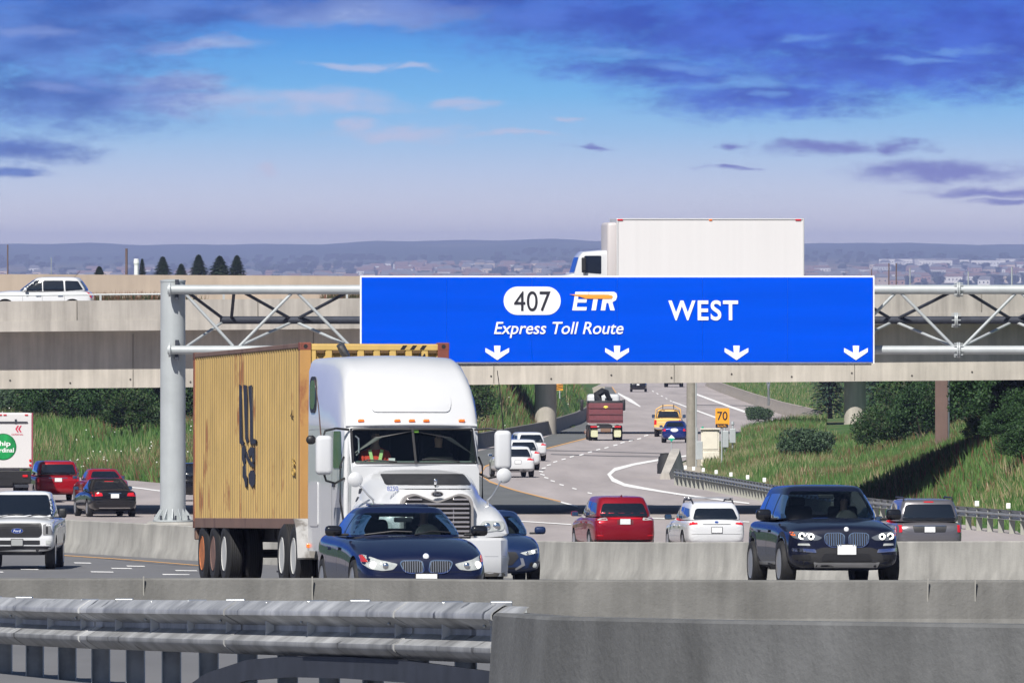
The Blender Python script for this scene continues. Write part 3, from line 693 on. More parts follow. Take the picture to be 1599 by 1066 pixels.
# ---------------------------------------------------------------- vegetation
leaf_cols = []
def vmat(name, cols, rough=.75, trans=.25):
    """per-island random pick out of a few natural tones"""
    m = bpy.data.materials.new(name); m.use_nodes = True; t = m.node_tree; b = t.nodes['Principled BSDF']; b.inputs['Roughness'].default_value = rough; b.inputs['Specular IOR Level'].default_value = .25
    g = t.nodes.new('ShaderNodeNewGeometry'); r = t.nodes.new('ShaderNodeValToRGB'); r.color_ramp.interpolation = 'CONSTANT'
    e = r.color_ramp.elements; n = len(cols)
    e[0].position = 0; e[0].color = (*cols[0], 1); e[1].position = 1/n; e[1].color = (*cols[1], 1)
    for i in range(2, n): q = e.new(i/n); q.color = (*cols[i], 1)
    t.links.new(g.outputs['Random Per Island'], r.inputs[0]); t.links.new(r.outputs[0], b.inputs['Base Color'])
    tl = t.nodes.new('ShaderNodeBsdfTranslucent'); t.links.new(r.outputs[0], tl.inputs[0]); mx_ = t.nodes.new('ShaderNodeMixShader'); mx_.inputs[0].default_value = trans
    o_ = t.nodes['Material Output']; t.links.new(b.outputs[0], mx_.inputs[1]); t.links.new(tl.outputs[0], mx_.inputs[2]); t.links.new(mx_.outputs[0], o_.inputs[0]); return m
green_m = vmat('tall green grass', [(.07, .16, .038), (.095, .195, .045), (.125, .21, .06), (.05, .125, .03), (.16, .215, .085)])
straw_m = vmat('dry straw grass', [(.30, .26, .13), (.36, .30, .17), (.22, .20, .09), (.40, .34, .22)])
red_m = vmat('reddish seeding sorrel', [(.16, .07, .045), (.20, .08, .05), (.12, .07, .04), (.22, .12, .08)])
flower_m = mat('white wild flowers', (.75, .75, .7), .8)
def blades(name, n, m, sampler, h, w, lean=.25):
    P = sampler(n); n = len(P)
    H = rng.uniform(h[0], h[1], n); Wd = rng.uniform(w*.6, w*1.3, n); A = rng.uniform(0, math.pi, n); L1 = rng.normal(0, lean, n)*H; L2 = rng.normal(0, lean, n)*H
    dx, dy = np.cos(A)*Wd, np.sin(A)*Wd*.5
    V = np.empty((n*3, 3)); V[0::3] = P+np.c_[-dx, -dy, np.zeros(n)]; V[1::3] = P+np.c_[dx, dy, np.zeros(n)]; V[2::3] = P+np.c_[L1, L2, H]
    me = bpy.data.meshes.new(name); me.vertices.add(n*3); me.vertices.foreach_set('co', V.ravel()); me.loops.add(n*3); me.loops.foreach_set('vertex_index', np.arange(n*3, dtype=np.int32))
    me.polygons.add(n); me.polygons.foreach_set('loop_start', np.arange(0, n*3, 3, dtype=np.int32)); me.polygons.foreach_set('loop_total', np.full(n, 3, dtype=np.int32)); me.update(calc_edges=True); me.materials.append(m)
    o = link(name, me); return tag(o, kind='stuff')
_ns = {}
def patch_noise(x, y, s):      # cheap smooth value noise for grouping tones
    return math.sin(x*s+1.3*math.sin(y*s*.31+x*s*.7))+math.sin(y*s*.27+2.1*math.sin(x*s*.53))
def region(kind, thr=None, s=.5, sign=1, ph=0.):
    def f(n):
        out_ = []
        tries = 0
        while len(out_) < n and tries < n*14:
            tries += 1
            if kind == 'L':
                px = random.uniform(-60, 915); De = Dof(lerp_pts(LEFT_EDGE, px)); D = De+1.5+(random.random()**1.6)*150
            else:
                px = random.uniform(1045, 1660); lo, hi = Dof(lerp_pts(ISL_LOW, px)), Dof(lerp_pts(ISL_TOP, px))
                if px > 1290: hi = lo+260
                D = lo+1.2+(random.random()**1.25)*max(1, hi-lo-2)
                if px < 1158 and pyof(SX(px, D), D) < 716+(px-1100)*-.35: continue
                if px < 1100: continue
            x = SX(px, D)
            if thr is not None and sign*patch_noise(x+ph, D, s) < thr+random.gauss(0, .35): continue
            out_.append((x, D, gz(x, D)-.06))
        return np.array(out_)
    return f
weed_m = vmat('dusty dark weeds', [(.035, .055, .025), (.05, .07, .03), (.08, .07, .04)])
def strip(n):
    out_ = []
    for _ in range(n):
        px = random.uniform(-60, 560); D = 449+random.random()*4
        if px > 250 and patch_noise(SX(px, D), D, .9) < .2: continue
        out_.append((SX(px, D), D, -2.28+zb(SX(px, D))-.02))
    return np.array(out_)
blades('parapet_weeds', 3500, weed_m, strip, (.35, .85), .05); blades('dry_weeds', 1500, red_m, strip, (.4, .95), .04)
blades('tall_grass', 60000, green_m, region('L'), (.35, .95), .05)
weed_m = vmat('dusty dark weeds', [(.035, .055, .025), (.05, .07, .03), (.08, .07, .04)])
def strip(n):
    out_ = []
    for _ in range(n):
        px = random.uniform(-60, 560); D = 449+random.random()*4
        if px > 250 and patch_noise(SX(px, D), D, .9) < .2: continue
        out_.append((SX(px, D), D, -2.28+zb(SX(px, D))-.02))
    return np.array(out_)
blades('parapet_weeds', 3500, weed_m, strip, (.35, .85), .05); blades('dry_weeds', 1500, red_m, strip, (.4, .95), .04)
blades('tall_grass', 75000, green_m, region('R'), (.22, .62), .045)
blades('dry_grass', 12000, straw_m, region('L', .3, .5, -1), (.4, 1.0), .035)
blades('dry_grass', 12000, straw_m, region('R', .5, .4, -1), (.3, .7), .032)
blades('red_sorrel', 7000, red_m, region('L', .2, .35, 1, 5), (.5, 1.15), .035)
blades('red_sorrel', 6500, red_m, region('R', .4, .3, 1, 9), (.35, .8), .03)
# far side verge right of the distant road
def verge(n):
    out_ = []
    for _ in range(n):
        px = random.uniform(1125, 1330); lo = Dof(lerp_pts([(1104, 599), (1140, 614), (1180, 629), (1222, 643), (1330, 658)], px)); D = lo+5+random.random()*420; x = SX(px, D); out_.append((x, D, gz(x, D)-.06))
    return np.array(out_)
blades('verge_grass', 14000, green_m, verge, (.4, 1.1), .09); blades('verge_dry_grass', 4000, straw_m, verge, (.4, 1.1), .08)
fl = region('L', .6, .8, 1, 40)(260); mb = MB()
for p in fl[:200]: mb.box((p[0], p[1], p[2]+random.uniform(.5, .95)), (.06, .05, .05), flower_m)
o = mb.build('wild_flowers', flower_m, None, fix=False); tag(o, kind='stuff')

def leaf_cloud(n, r, leaf, seed, lobes, flat_=1.0, needle=False):
    g = np.random.default_rng(seed); C = []
    for _ in range(lobes):
        v = g.normal(size=3); v /= np.linalg.norm(v); v[2] = abs(v[2])*.95-.15
        C.append((v*np.array(r)*g.uniform(.35, .85), g.uniform(.18, .42)))
    pts = []
    rr = np.array(r)
    for c_, q in C:
        k = n//lobes; d = g.normal(size=(k, 3)); d /= np.linalg.norm(d, axis=1)[:, None]; rad = q*g.uniform(.35, 1.0, (k, 1))**.5*(1+.35*(g.random((k, 1)) > .93))
        pts.append(c_+d*rad*rr.mean()*np.array([1.05, 1.05, .85]))
    P = np.concatenate(pts); n = len(P)
    A = g.normal(size=(n, 3)); A /= np.linalg.norm(A, axis=1)[:, None]; B_ = np.cross(A, g.normal(size=(n, 3))); B_ /= np.linalg.norm(B_, axis=1)[:, None]
    s = g.uniform(leaf*.6, leaf*1.3, (n, 1)); P[:, 2] += rr[2]*.62; P = P[P[:, 2] > .02] if False else P; P[:, 2] = np.maximum(P[:, 2], .05)
    V = np.empty((n*4, 3)); V[0::4] = P-A*s; V[1::4] = P-B_*s*.5; V[2::4] = P+A*s; V[3::4] = P+B_*s*.5
    return V
def mesh_quads(name, V, m):
    n = len(V)//4; me = bpy.data.meshes.new(name); me.vertices.add(n*4); me.vertices.foreach_set('co', V.ravel()); me.loops.add(n*4); me.loops.foreach_set('vertex_index', np.arange(n*4, dtype=np.int32))
    me.polygons.add(n); me.polygons.foreach_set('loop_start', np.arange(0, n*4, 4, dtype=np.int32)); me.polygons.foreach_set('loop_total', np.full(n, 4, dtype=np.int32)); me.update(calc_edges=True); me.materials.append(m); return me
bush_m = vmat('dark shrub leaves', [(.018, .05, .014), (.028, .07, .02), (.04, .09, .025), (.012, .035, .012), (.05, .10, .035)], .6, .15)
bush_m2 = vmat('grey green shrub leaves', [(.05, .09, .045), (.07, .12, .06), (.035, .07, .035), (.09, .14, .08)], .6, .2)
wood = mat('bark', (.10, .075, .055), .9, var=.3, vscale=8)
bush_m3 = vmat('mixed shrub leaves', [(.02, .055, .015), (.035, .08, .022), (.06, .11, .035), (.014, .04, .012), (.08, .13, .045), (.05, .06, .03)], .6, .2)
bushes = []
for i, (rx, rz, mm) in enumerate([(3.0, 2.6, bush_m3), (2.4, 3.2, bush_m), (3.6, 2.2, bush_m3), (2.0, 1.5, bush_m2)]):
    bushes.append(mesh_quads('crown', leaf_cloud(16000, (rx, rx, rz), .095, 40+i, 30), mm))
smb = MB()
for k in range(5):
    a = k*1.3; smb.tube([(0, 0, -.2), (.3*math.cos(a), .3*math.sin(a), .7), (1.1*math.cos(a), 1.1*math.sin(a), 1.9)], [.07, .05, .02], wood, 6)
so = smb.build('trunk', wood, None); stem_me = so.data; bpy.data.objects.remove(so)
def bush(px, D, k, sc, label, group, rz_=None, sz=1.):
    x = SX(px, D); e = empty('shrub', label, 'shrub', group, (x, D, gz(x, D)-.1)); c_ = link('crown', bushes[k], e); link('trunk', stem_me, e)
    e.rotation_euler = (0, 0, random.uniform(0, 6.28)); e.scale = (sc, sc, sc*sz)
LB = [(-60, 720, 3, 1.3), (30, 690, 3, 1.1), (72, 655, 0, .8), (100, 640, 1, 1.05), (130, 660, 0, 1.3), (160, 640, 2, 1.0), (192, 622, 1, 1.1), (208, 606, 0, .75), (236, 650, 3, 1.2), (262, 640, 2, 1.1), (308, 640, 0, 1.2), (370, 650, 1, 1.3), (440, 645, 2, 1.3), (520, 650, 0, 1.2), (600, 660, 1, 1.3), (690, 700, 2, 1.1), (712, 770, 0, 1.1)]
for (px, D, k, sc) in LB:
    bush(px, D, k, sc, 'dark green shrub in the row on the grassy bank at the left, below the overpass', 'shrubs on the left bank')
RB = [(1398, 590, 2, .75), (1425, 612, 0, .95), (1440, 575, 1, .78), (1478, 600, 2, 1.1), (1515, 570, 0, .95), (1545, 600, 1, 1.1), (1440, 680, 1, 1.2), (1490, 690, 0, 1.5), (1550, 680, 2, 1.5), (1610, 640, 0, 1.5), (1600, 560, 1, 1.1)]
for (px, D, k, sc) in RB:
    bush(px, D, k, sc, 'dark green shrub in the thicket on the right bank behind the steel posts', 'shrubs on the right bank')
for (px, D, sc, sz) in [(1588, 463, .85, .85), (1632, 455, .85, .85), (1556, 474, .9, .95), (1600, 408, .52, .72), (1575, 420, .5, .75), (1640, 406, .6, .8), (1548, 434, .45, .7), (1618, 424, .62, .85), (1590, 440, .6, .9)]:  # nearer, lower shrubs are added to mimic the dark shaded bank
    bush(px, D, 1, sc, 'tall dark shrub at the right edge, in a clump filled out to darken the slope above the guardrail', 'tall and added lower shrubs at the right edge', sz=sz)
bush(1262, 590, 3, .8, 'small grey green shrub alone in the grass right of the speed sign', None); bush(1247, 600, 3, .55, 'low grey green bush beside the lone shrub in the grass', None)
bush(1183, 900, 3, .6, 'pale green shrub beside the distant road barrier', None)
# blue-green spruces seen under the deck
def spruce_mesh(seed, h=9., r=2.2, n=5200, leaf=.16):
    g = np.random.default_rng(seed); t_ = g.random(n)**.75; z = h*(.06+.94*t_); lay = 1-.42*((t_*11) % 1); jag = .82+.3*np.sin(g.integers(0, 9, n)*.7)
    rad = r*(1-t_)**.85*lay*jag*g.uniform(.2, 1.15, n)**.5+.05; a = g.uniform(0, 6.283, n)
    P = np.c_[rad*np.cos(a), rad*np.sin(a), z-rad*.22]; A = np.c_[np.cos(a), np.sin(a), g.uniform(-.5, .1, n)]; A /= np.linalg.norm(A, axis=1)[:, None]; B_ = np.c_[-np.sin(a), np.cos(a), g.uniform(-.3, .3, n)]
    s = g.uniform(leaf*.6, leaf*1.5, (n, 1))*(r/2.2); V = np.empty((n*4, 3)); V[0::4] = P-A*s; V[1::4] = P-B_*s*.45; V[2::4] = P+A*s*1.3; V[3::4] = P+B_*s*.45
    return V
spr_m = vmat('spruce needles', [(.02, .045, .03), (.03, .06, .04), (.04, .075, .055), (.015, .035, .022)], .7, .05)
sprf_m = vmat('far spruce needles', [(.02, .04, .025), (.03, .05, .03), (.04, .055, .03)], .8, .05)
def spruce(px, D, ztop_px, h, r, label, group, seed, m_=None, z0=None):
    z = gz(SX(px, D), D) if z0 is None else z0; ht = -(ztop_px-HY)/F*D-z if h is None else h
    e = empty('spruce_tree', label, 'tree', group, (SX(px, D), D, z)); me_ = mesh_quads('crown', spruce_mesh(seed, ht, r), m_ or spr_m); link('crown', me_, e)
    mb = MB(); mb.lathe([(-.3, .2), (ht*.5, .12), (ht*.92, .03)], 'z', 8, wood); mb.build('trunk', wood, e)
spruce(1296, 860, 0, 6.5, 2.3, 'broad blue green spruce left of the right-hand round pier', None, 3); spruce(1378, 870, 0, 7, 2.8, 'broad blue green spruce right of the right-hand round pier', None, 4)
for i, (px, top, w_, lab) in enumerate([(222, 404, 5, 'small thin spruce behind the tan parapet, leftmost of the row'), (254, 401, 11, 'second spruce of the row behind the tan parapet'), (283, 412, 9, 'shortest squat spruce of the row behind the tan parapet'), (310, 398, 11.5, 'pointed spruce in the middle of the row behind the tan parapet'), (343, 400, 14, 'broadest spruce of the row behind the tan parapet'), (370, 399, 11, 'rightmost spruce of the row behind the tan parapet')]):
    D = 1200.; spruce(px, D, top, None, w_/F*D*2.6, lab, 'spruces on the skyline', 60+i, sprf_m)
spruce(155, 1200, 416, None, 1.6, 'tiny round-topped tree left of the spruce row', None, 71, sprf_m)

# ---------------------------------------------------------------- poles, small roadside things
brown = mat('brown weathering steel', (.15, .095, .08), .8, var=.15, vscale=1, streak=.25)
def hpost(px, w_px, D, ybot_px, ztop, label, m=brown, edge=True):
    x = SX(px, D); w_ = w_px/F*D; zb_ = -(ybot_px-HY)/F*D; e = empty('steel_post', label, 'post', None, (x, D, zb_-.6))
    h = ztop-zb_+.6
    mb = MB(); mb.box((0, -w_*.45, h/2), (w_, .04, h), m); mb.box((0, w_*.45, h/2), (w_, .04, h), m); mb.box((0, 0, h/2), (.04, w_*.9-.05, h), m); mb.build('beam', m, e)
    if edge: mb = MB(); mb.cyl((w_*.56, -w_*.3, 0), (w_*.56, -w_*.3, h), .055, steel, 8); mb.build('conduit', steel, e)
hpost(1470, 19, 505, 724, -3.4, 'brown weathering steel post in the right-hand grass with a pale conduit')
hpost(1546, 18, 535, 700, -4.2, 'brown steel post farther back in the thicket at the right', edge=False)
cpole = mat('old timber pole', (.27, .25, .21), .85, var=.15, streak=.3)
def pole(name, px, D, ybot, ztop, r, m, label, cat='pole', top_px=None, seg=14):
    x = SX(px, D); zb_ = -(ybot-HY)/F*D; zt_ = ztop if top_px is None else -(top_px-HY)/F*D
    mb = MB(); mb.lathe([(0, r), (zt_-zb_, r*.85)], 'z', seg, m); o = mb.build(name, m, None, smooth=40); o.location = (x, D, zb_); return tag(o, label, cat)
e = empty('utility_pole', 'thick grey timber pole standing behind the blue car, left of the speed sign', 'pole', None, (SX(1080, 612), 612, -(724-HY)/F*612))
mb = MB(); mb.lathe([(-.3, .30), (8.2, .26)], 'z', 20, cpole); mb.build('shaft', cpole, e, smooth=40)
mb = MB(); mb.cyl((.24, -.18, -.2), (.24, -.18, 8), .045, steel_p, 8); mb.build('conduit', steel_p, e)
mb = MB(); mb.rbox((.42, -.25, .75), (.36, .25, 1.0), .02, steel_p); mb.build('meter_box', steel_p, e)
mb = MB(); mb.cyl((.3, -.25, 1.2), (.3, -.25, 2.0), .04, steel_p, 8); mb.build('riser_pipe', steel_p, e)
# cream cabinets
cream = mat('cream painted cabinet', (.66, .62, .52), .55, var=.08, vscale=2, dirt=(.35, .28, .2), dirt_th=.66)
D = 618; cx_ = SX(1109, D); zg = -(728-HY)/F*D
e = empty('roadside_cabinet', 'tall cream roadside cabinet below the yellow speed sign', 'cabinet', None, (cx_, D, zg))
mb = MB(); mb.rbox((0, .3, .4), (1.02, .9, .9), .03, cream); mb.rbox((0, .3, 1.45), (1.02, .9, 1.2), .03, cream); mb.build('body', cream, e)
mb = MB(); mb.rbox((-.1, -.17, .48), (.62, .03, .62), .02, cream); mb.build('lower_door', cream, e)
mb = MB(); mb.rbox((0, -.17, 1.45), (.84, .03, 1.0), .02, cream); mb.build('upper_door', cream, e)
mb = MB(); mb.rbox((0, .25, 2.08), (1.12, 1.1, .07), .02, cream); mb.build('lid', cream, e)
mb = MB(); mb.sphere((-.42, .1, 2.15), .07, mat('green lens', (.02, .3, .2), .3), 10, 8); mb.build('indicator', None, e)
mb = MB(); mb.box((.25, -.2, .5), (.04, .03, .2), blackp); mb.build('handle', blackp, e)
for i, (px, py, w_, h_, lab) in enumerate([(1132, 701, .42, .95, 'light grey meter box on a stub post, nearer the speed sign'), (1144, 694, .36, .85, 'light grey meter box on a stub post, farther right beside the grass')]):
    D = 640+i*15; e = empty('meter_box', lab, 'box', None, (SX(px, D), D, -(py-HY)/F*D)); mb = MB(); mb.rbox((0, 0, h_/2+.1), (w_, .28, h_), .03, steel_p); mb.build('housing', steel_p, e)
    mb = MB(); mb.cyl((0, .05, -.4), (0, .05, h_+.45), .05, steel_p, 8); mb.build('stub_post', steel_p, e); mb = MB(); mb.lathe([(h_+.3, .05), (h_+.34, .1), (h_+.5, .08), (h_+.52, .02)], 'z', 12, steel_p, (0, .05, 0)); mb.build('cap', steel_p, e)
# speed advisory sign
D = 600; e = empty('speed_sign', 'orange-yellow advisory speed sign reading 70 km/h above the cream cabinet', 'road sign', None, (SX(1127, D), D, -(735-HY)/F*D))
def lo(px, py): return ((px-1127)/F*D, -(py-735)/F*D)
yel = mat('amber yellow sheeting', (.80, .34, .02), .5)
a = lo(1117, 637); b3 = lo(1139, 663.5)
mb = MB(); mb.prism(rrect((a[0]+b3[0])/2, (a[1]+b3[1])/2, b3[0]-a[0], a[1]-b3[1], .06, 4), .02, yel); mb.build('face', yel, e)
a = lo(1117.5, 661.5); b3 = lo(1137, 667.5)
mb = MB(); mb.prism(rrect((a[0]+b3[0])/2, (a[1]+b3[1])/2, b3[0]-a[0], a[1]-b3[1], .04, 4), .02, sblack, Matrix.Translation((0, -.024, 0))); mb.build('tab', sblack, e)
mb = MB(); mb.cyl((.0, .06, -.6), (.0, .06, lo(0, 640)[1]), .045, steel_p, 8); mb.build('post', steel_p, e)
def ltext(body, x, z, h, w, m, name, par, y=-.01, rot=(R(90), 0, 0), bold=0., shear=0., ext=.004):
    o = text_mesh(body, 1., m, name, par, (x, y, z), rot=rot, bold=bold, shear=shear, ext=ext); me = o.data
    xs = [v.co.x for v in me.vertices]; yy = [v.co.y for v in me.vertices]; sw, sh = max(xs)-min(xs), max(yy)-min(yy); c1_, c2_ = (max(xs)+min(xs))/2, (max(yy)+min(yy))/2
    for v in me.vertices: v.co = Vector(((v.co.x-c1_)/sw*w, (v.co.y-c2_)/sh*h, v.co.z))
    return o
p = lo(1128, 649); ltext('70', p[0], p[1], 13.5/F*D, 16/F*D, sblack, 'digits', e, bold=.01)
p = lo(1127.3, 664.5); ltext('km/h', p[0], p[1], 4/F*D, 13/F*D, yel, 'lettering', e, y=-.035)
# small markers
def marker(px, py, s, D, m, label, post_to, name='marker_sign', m2=None):
    e = empty(name, label, 'marker', None, (SX(px, D), D, -(post_to-HY)/F*D)); z = (post_to-py)/F*D; q = s/F*D
    mb = MB(); mb.prism([(0, z-q), (q, z), (0, z+q), (-q, z)], .02, m); mb.build('plate', m, e)
    if m2: mb = MB(); mb.prism([(0, z-q), (q, z), (-q, z)], .01, m2, Matrix.Translation((0, -.012, 0))); mb.build('lower_half', m2, e)
    mb = MB(); mb.cyl((0, .05, -.3), (0, .05, z), .03, steel_p, 8); mb.build('post', steel_p, e)
wm = mat('white marker plate', (.8, .8, .78), .6)
marker(216.5, 703, 5.5, 588, wm, 'white diamond marker in the grass left of the gantry post', 735)
marker(1178, 737.5, 5.6, 560, wm, 'white diamond marker in the grass behind the right-hand guardrail', 760)
marker(1048.5, 684, 5.5, 586, wm, 'small white and green diamond marker over the crash barrel', 722, m2=mat('green marker sheeting', (.0, .35, .22), .5))
marker(1271, 690, 2.4, 640, wm, 'tiny white marker stake in the grass near the lone shrub', 700)
# traffic sign seen behind left pier
D = 840; e = empty('chevron_sign', 'small orange striped sign beside the left round pier', 'road sign', None, (SX(874, D), D, -(622-HY)/F*D)); mb = MB()
q = 5/F*D; mb.box((0, 0, 18/F*D), (2*q, .03, 2.1*q), yel); mb.build('face', yel, e); mb = MB()
for k in (-1, 0, 1): mb.add([(-q, -.025, 18/F*D+k*.13-.06), (q, -.025, 18/F*D+k*.13+.03), (q, -.025, 18/F*D+k*.13+.09), (-q, -.025, 18/F*D+k*.13)], [(0, 1, 2, 3)], sblack)
mb.build('stripes', sblack, e); mb = MB(); mb.cyl((0, .05, 0), (0, .05, 18/F*D), .05, steel_p, 8); mb.build('post', steel_p, e)
# Y-shaped sign back
D = 900; e = empty('sign_support', 'pale Y-shaped sign support beyond the right-hand road barrier', 'post', None, (SX(1200, D), D, -(627-HY)/F*D)); mb = MB()
mb.tube([(0, 0, -.3), (0, 0, .9)], .09, alu); mb.tube([(0, 0, .9), (-.2, 0, 2.2)], .07, alu); mb.tube([(0, 0, .9), (.2, 0, 2.2)], .07, alu); mb.build('frame', alu, e)
# skyline poles, masts
for (px, top, w_, D, lab, m_) in [(12, 382, 2.6, 1500, 'brown wooden pole on the skyline at the far left', brown), (197.5, 388, 4.6, 1350, 'thick rust brown pole on the skyline left of the spruces', brown),
        (1388, 411, 2.2, 1400, 'thin dark pole right of the blue sign, left of a pair', brown), (1399.5, 411, 2.2, 1400, 'thin dark pole right of the blue sign, right of a pair', brown), (1361, 420, 1.6, 1500, 'short dark pole just behind the right end of the blue sign', brown),
        (80, 402, 1.4, 1900, 'faint grey pole on the skyline above the white car', steel_p), (1421, 418, 2., 1800, 'pale pole above the gantry right of the dark pair', steel_p), (1512, 424, 2.4, 1800, 'pale grey pole above the gantry right of the splice', steel_p), (1580, 417, 3, 1900, 'pale grey mast above the gantry at the right edge', steel_p)]:
    z0_ = prof(D); mb = MB(); h = -(top-HY)/F*D-z0_; mb.lathe([(0, w_/F*D/2), (h, w_/F*D*.42)], 'z', 8, m_); o = mb.build('utility_pole', m_, None); o.location = (SX(px, D), D, z0_); tag(o, lab, 'pole')
D = 1350; mb = MB(); h = -(404-HY)/F*D-prof(D); mb.lathe([(0, .5), (h-.8, .28), (h-.5, .36), (h, .3)], 'z', 10, mat('white painted metal', (.75, .76, .76), .5)); o = mb.build('silo', None, None); o.location = (SX(213, D), D, prof(D)); tag(o, 'slim white tank beside the thick brown pole on the skyline', 'tank')

# ---------------------------------------------------------------- distant town
hw = [mat('far white wall', (.62, .6, .58), .9), mat('far brick wall', (.34, .2, .15), .9), mat('far tan wall', (.5, .4, .31), .9)]; hr = [mat('far grey roof', (.13, .13, .14), .9), mat('far brown roof', (.16, .10, .08), .9)]
def house_mesh(wm_, rm_, w_, d_, h_, flat_=False):
    mb = MB(); mb.box((0, 0, h_/2), (w_, d_, h_), wm_)
    if flat_: mb.box((0, 0, h_+.2), (w_+.4, d_+.4, .4), rm_)
    else: mb.add([(-w_/2-.4, -d_/2-.4, h_), (w_/2+.4, -d_/2-.4, h_), (w_/2+.4, d_/2+.4, h_), (-w_/2-.4, d_/2+.4, h_), (-w_/2+1, 0, h_+d_*.32), (w_/2-1, 0, h_+d_*.32)], [(0, 1, 5, 4), (1, 2, 5), (2, 3, 4, 5), (3, 0, 4), (3, 2, 1, 0)], rm_)
    n = max(2, int(w_/4))
    for k in range(n): mb.box((-w_/2+(k+.5)*w_/n, -d_/2-.02, h_*.55), (1.3, .06, 1.4), glass_d)
    o = mb.build('h', None, None); me = o.data; bpy.data.objects.remove(o); return me
hm = [house_mesh(hw[i % 3], hr[i % 2], w_, 10, h_) for i, (w_, h_) in enumerate([(12, 6), (16, 6), (11, 7.5), (20, 6.5), (14, 6)])]; hb = [house_mesh(hw[0], hr[0], 46, 30, 9, True), house_mesh(hw[2], hr[0], 30, 20, 12, True)]
rr_ = random.Random(5)
def town(n, pxr, yr, pick, label, group, name='house', cat='house', zlift=0., brick=None):
    for _ in range(n):
        px = rr_.uniform(*pxr); D = rr_.uniform(*yr); x = SX(px, D); o = link(name, rr_.choice(pick)); o.location = (x, D, prof(D)+hills(x, D)-.3+zlift); o.rotation_euler = (0, 0, rr_.uniform(-.5, .5)); o.scale = (1.25, 1.25, 1.25); tag(o, label, cat, group)
town(70, (560, 930), (15500, 18500), hm, 'small distant house in the hazy town between the gantry post and the box truck', 'houses of the far town, centre')
town(70, (380, 900), (12500, 15500), hm, 'small distant house in the hazy town between the gantry post and the box truck', 'houses of the far town, centre')
town(75, (1255, 1640), (12500, 18000), hm, 'small distant house in the hazy town right of the box truck', 'houses of the far town, right')
town(16, (1370, 1600), (18200, 18800), hb[:1]+hm[:1], 'pale distant apartment block in the bright row right of the box truck', 'blocks of the far town', 'apartment_block', 'building')
town(35, (-40, 380), (12500, 17500), hm, 'small distant house in the hazy town behind the spruce row at the left', 'houses of the far town, left')
# woods of the plain and ridge: one mass
tm = vmat('far woodland', [(.02, .04, .02), (.03, .05, .025), (.015, .03, .018)], .9, .05); Vs = []
g = np.random.default_rng(9); base = leaf_cloud(160, (7, 7, 8), 3.2, 5, 4)
pos = []
while len(pos) < 1300:
    D = rr_.uniform(12500, 21500); px = rr_.uniform(-80, 1680); x = SX(px, D)
    if patch_noise(x, D, .011) < .1+rr_.gauss(0, .3): continue
    pos.append((x, D, prof(D)+hills(x, D)-3)); 
for p in pos: Vs.append(base*rr_.uniform(.6, 1.3)+np.array(p))
o = link('woodland', mesh_quads('woodland', np.concatenate(Vs), tm)); tag(o, kind='stuff')

# ---------------------------------------------------------------- haze
mh = bpy.data.materials.new('thin blue air'); mh.use_nodes = True; t = mh.node_tree; t.nodes.clear(); pv_ = t.nodes.new('ShaderNodeVolumePrincipled'); ov = t.nodes.new('ShaderNodeOutputMaterial')
pv_.inputs['Color'].default_value = (.52, .60, 1.0, 1); pv_.inputs['Density'].default_value = 5.6e-5; pv_.inputs['Anisotropy'].default_value = 0.0; t.links.new(pv_.outputs[0], ov.inputs['Volume'])
mb = MB(); mb.box((0, 14900, 8), (50000, 30800, 106), None); o = mb.build('haze', mh, None); tag(o, kind='stuff')
# ---------------------------------------------------------------- vehicles: shared tools
DG = bpy.context.evaluated_depsgraph_get
def rpoly(pts, r=.03, n=4):
    out_ = []; m_ = len(pts)
    for i in range(m_):
        p, a, b2 = Vector(pts[i]), Vector(pts[i-1]), Vector(pts[(i+1) % m_]); da, db = a-p, b2-p; q = min(r, da.length*.45, db.length*.45)
        s_, e_ = p+da.normalized()*q, p+db.normalized()*q
        for k in range(n+1): t = k/n; out_.append(tuple((1-t)**2*s_+2*t*(1-t)*p+t*t*e_))
    return out_
DIRS = {'F': (Vector((0, 1, 0)), lambda a, b2: Vector((a, -20, b2))), 'B': (Vector((0, -1, 0)), lambda a, b2: Vector((a, 20, b2))),
        'L': (Vector((1, 0, 0)), lambda a, b2: Vector((-20, a, b2))), 'R': (Vector((-1, 0, 0)), lambda a, b2: Vector((20, a, b2))), 'T': (Vector((0, 0, -1)), lambda a, b2: Vector((a, b2, 20)))}
def decal(bvh, poly, ax, m, name, parent, off=.006, th=.012, step=.07, label=None):
    """a panel of its own thickness that follows the surface below it"""
    d, org = DIRS[ax]; bm = bmesh.new(); bm.faces.new([bm.verts.new((a, b2, 0)) for a, b2 in poly]); bmesh.ops.triangulate(bm, faces=bm.faces[:])
    for ai, nrm in ((0, (1, 0, 0)), (1, (0, 1, 0))):
        lo_, hi_ = min(p[ai] for p in poly), max(p[ai] for p in poly); v = lo_+step
        while v < hi_-.01:
            co = [0, 0, 0]; co[ai] = v; bmesh.ops.bisect_plane(bm, geom=bm.verts[:]+bm.edges[:]+bm.faces[:], plane_co=co, plane_no=nrm); v += step
    last = None
    for v in bm.verts:
        o = org(v.co.x, v.co.y); h = bvh.ray_cast(o, d)
        if h[0] is None:
            nr = bvh.find_nearest(o+d*20); h = nr
        hit = h[0] if h[0] is not None else o+d*19
        p = o+d*max(0, (hit-o).dot(d)); v.co = p-d*off
    ret = bmesh.ops.extrude_face_region(bm, geom=bm.faces[:])
    for e in ret['geom']:
        if isinstance(e, bmesh.types.BMVert): e.co += d*th
    bmesh.ops.recalc_face_normals(bm, faces=bm.faces[:])
    me = bpy.data.meshes.new(name); bm.to_mesh(me); bm.free(); me.materials.append(m); me.polygons.foreach_set('use_smooth', [True]*len(me.polygons)); me.set_sharp_from_angle(angle=R(40))
    o = link(name, me, parent)
    if label: o['label'] = label
    return o
def mir(poly): return [(-a, b2) for a, b2 in poly][::-1]
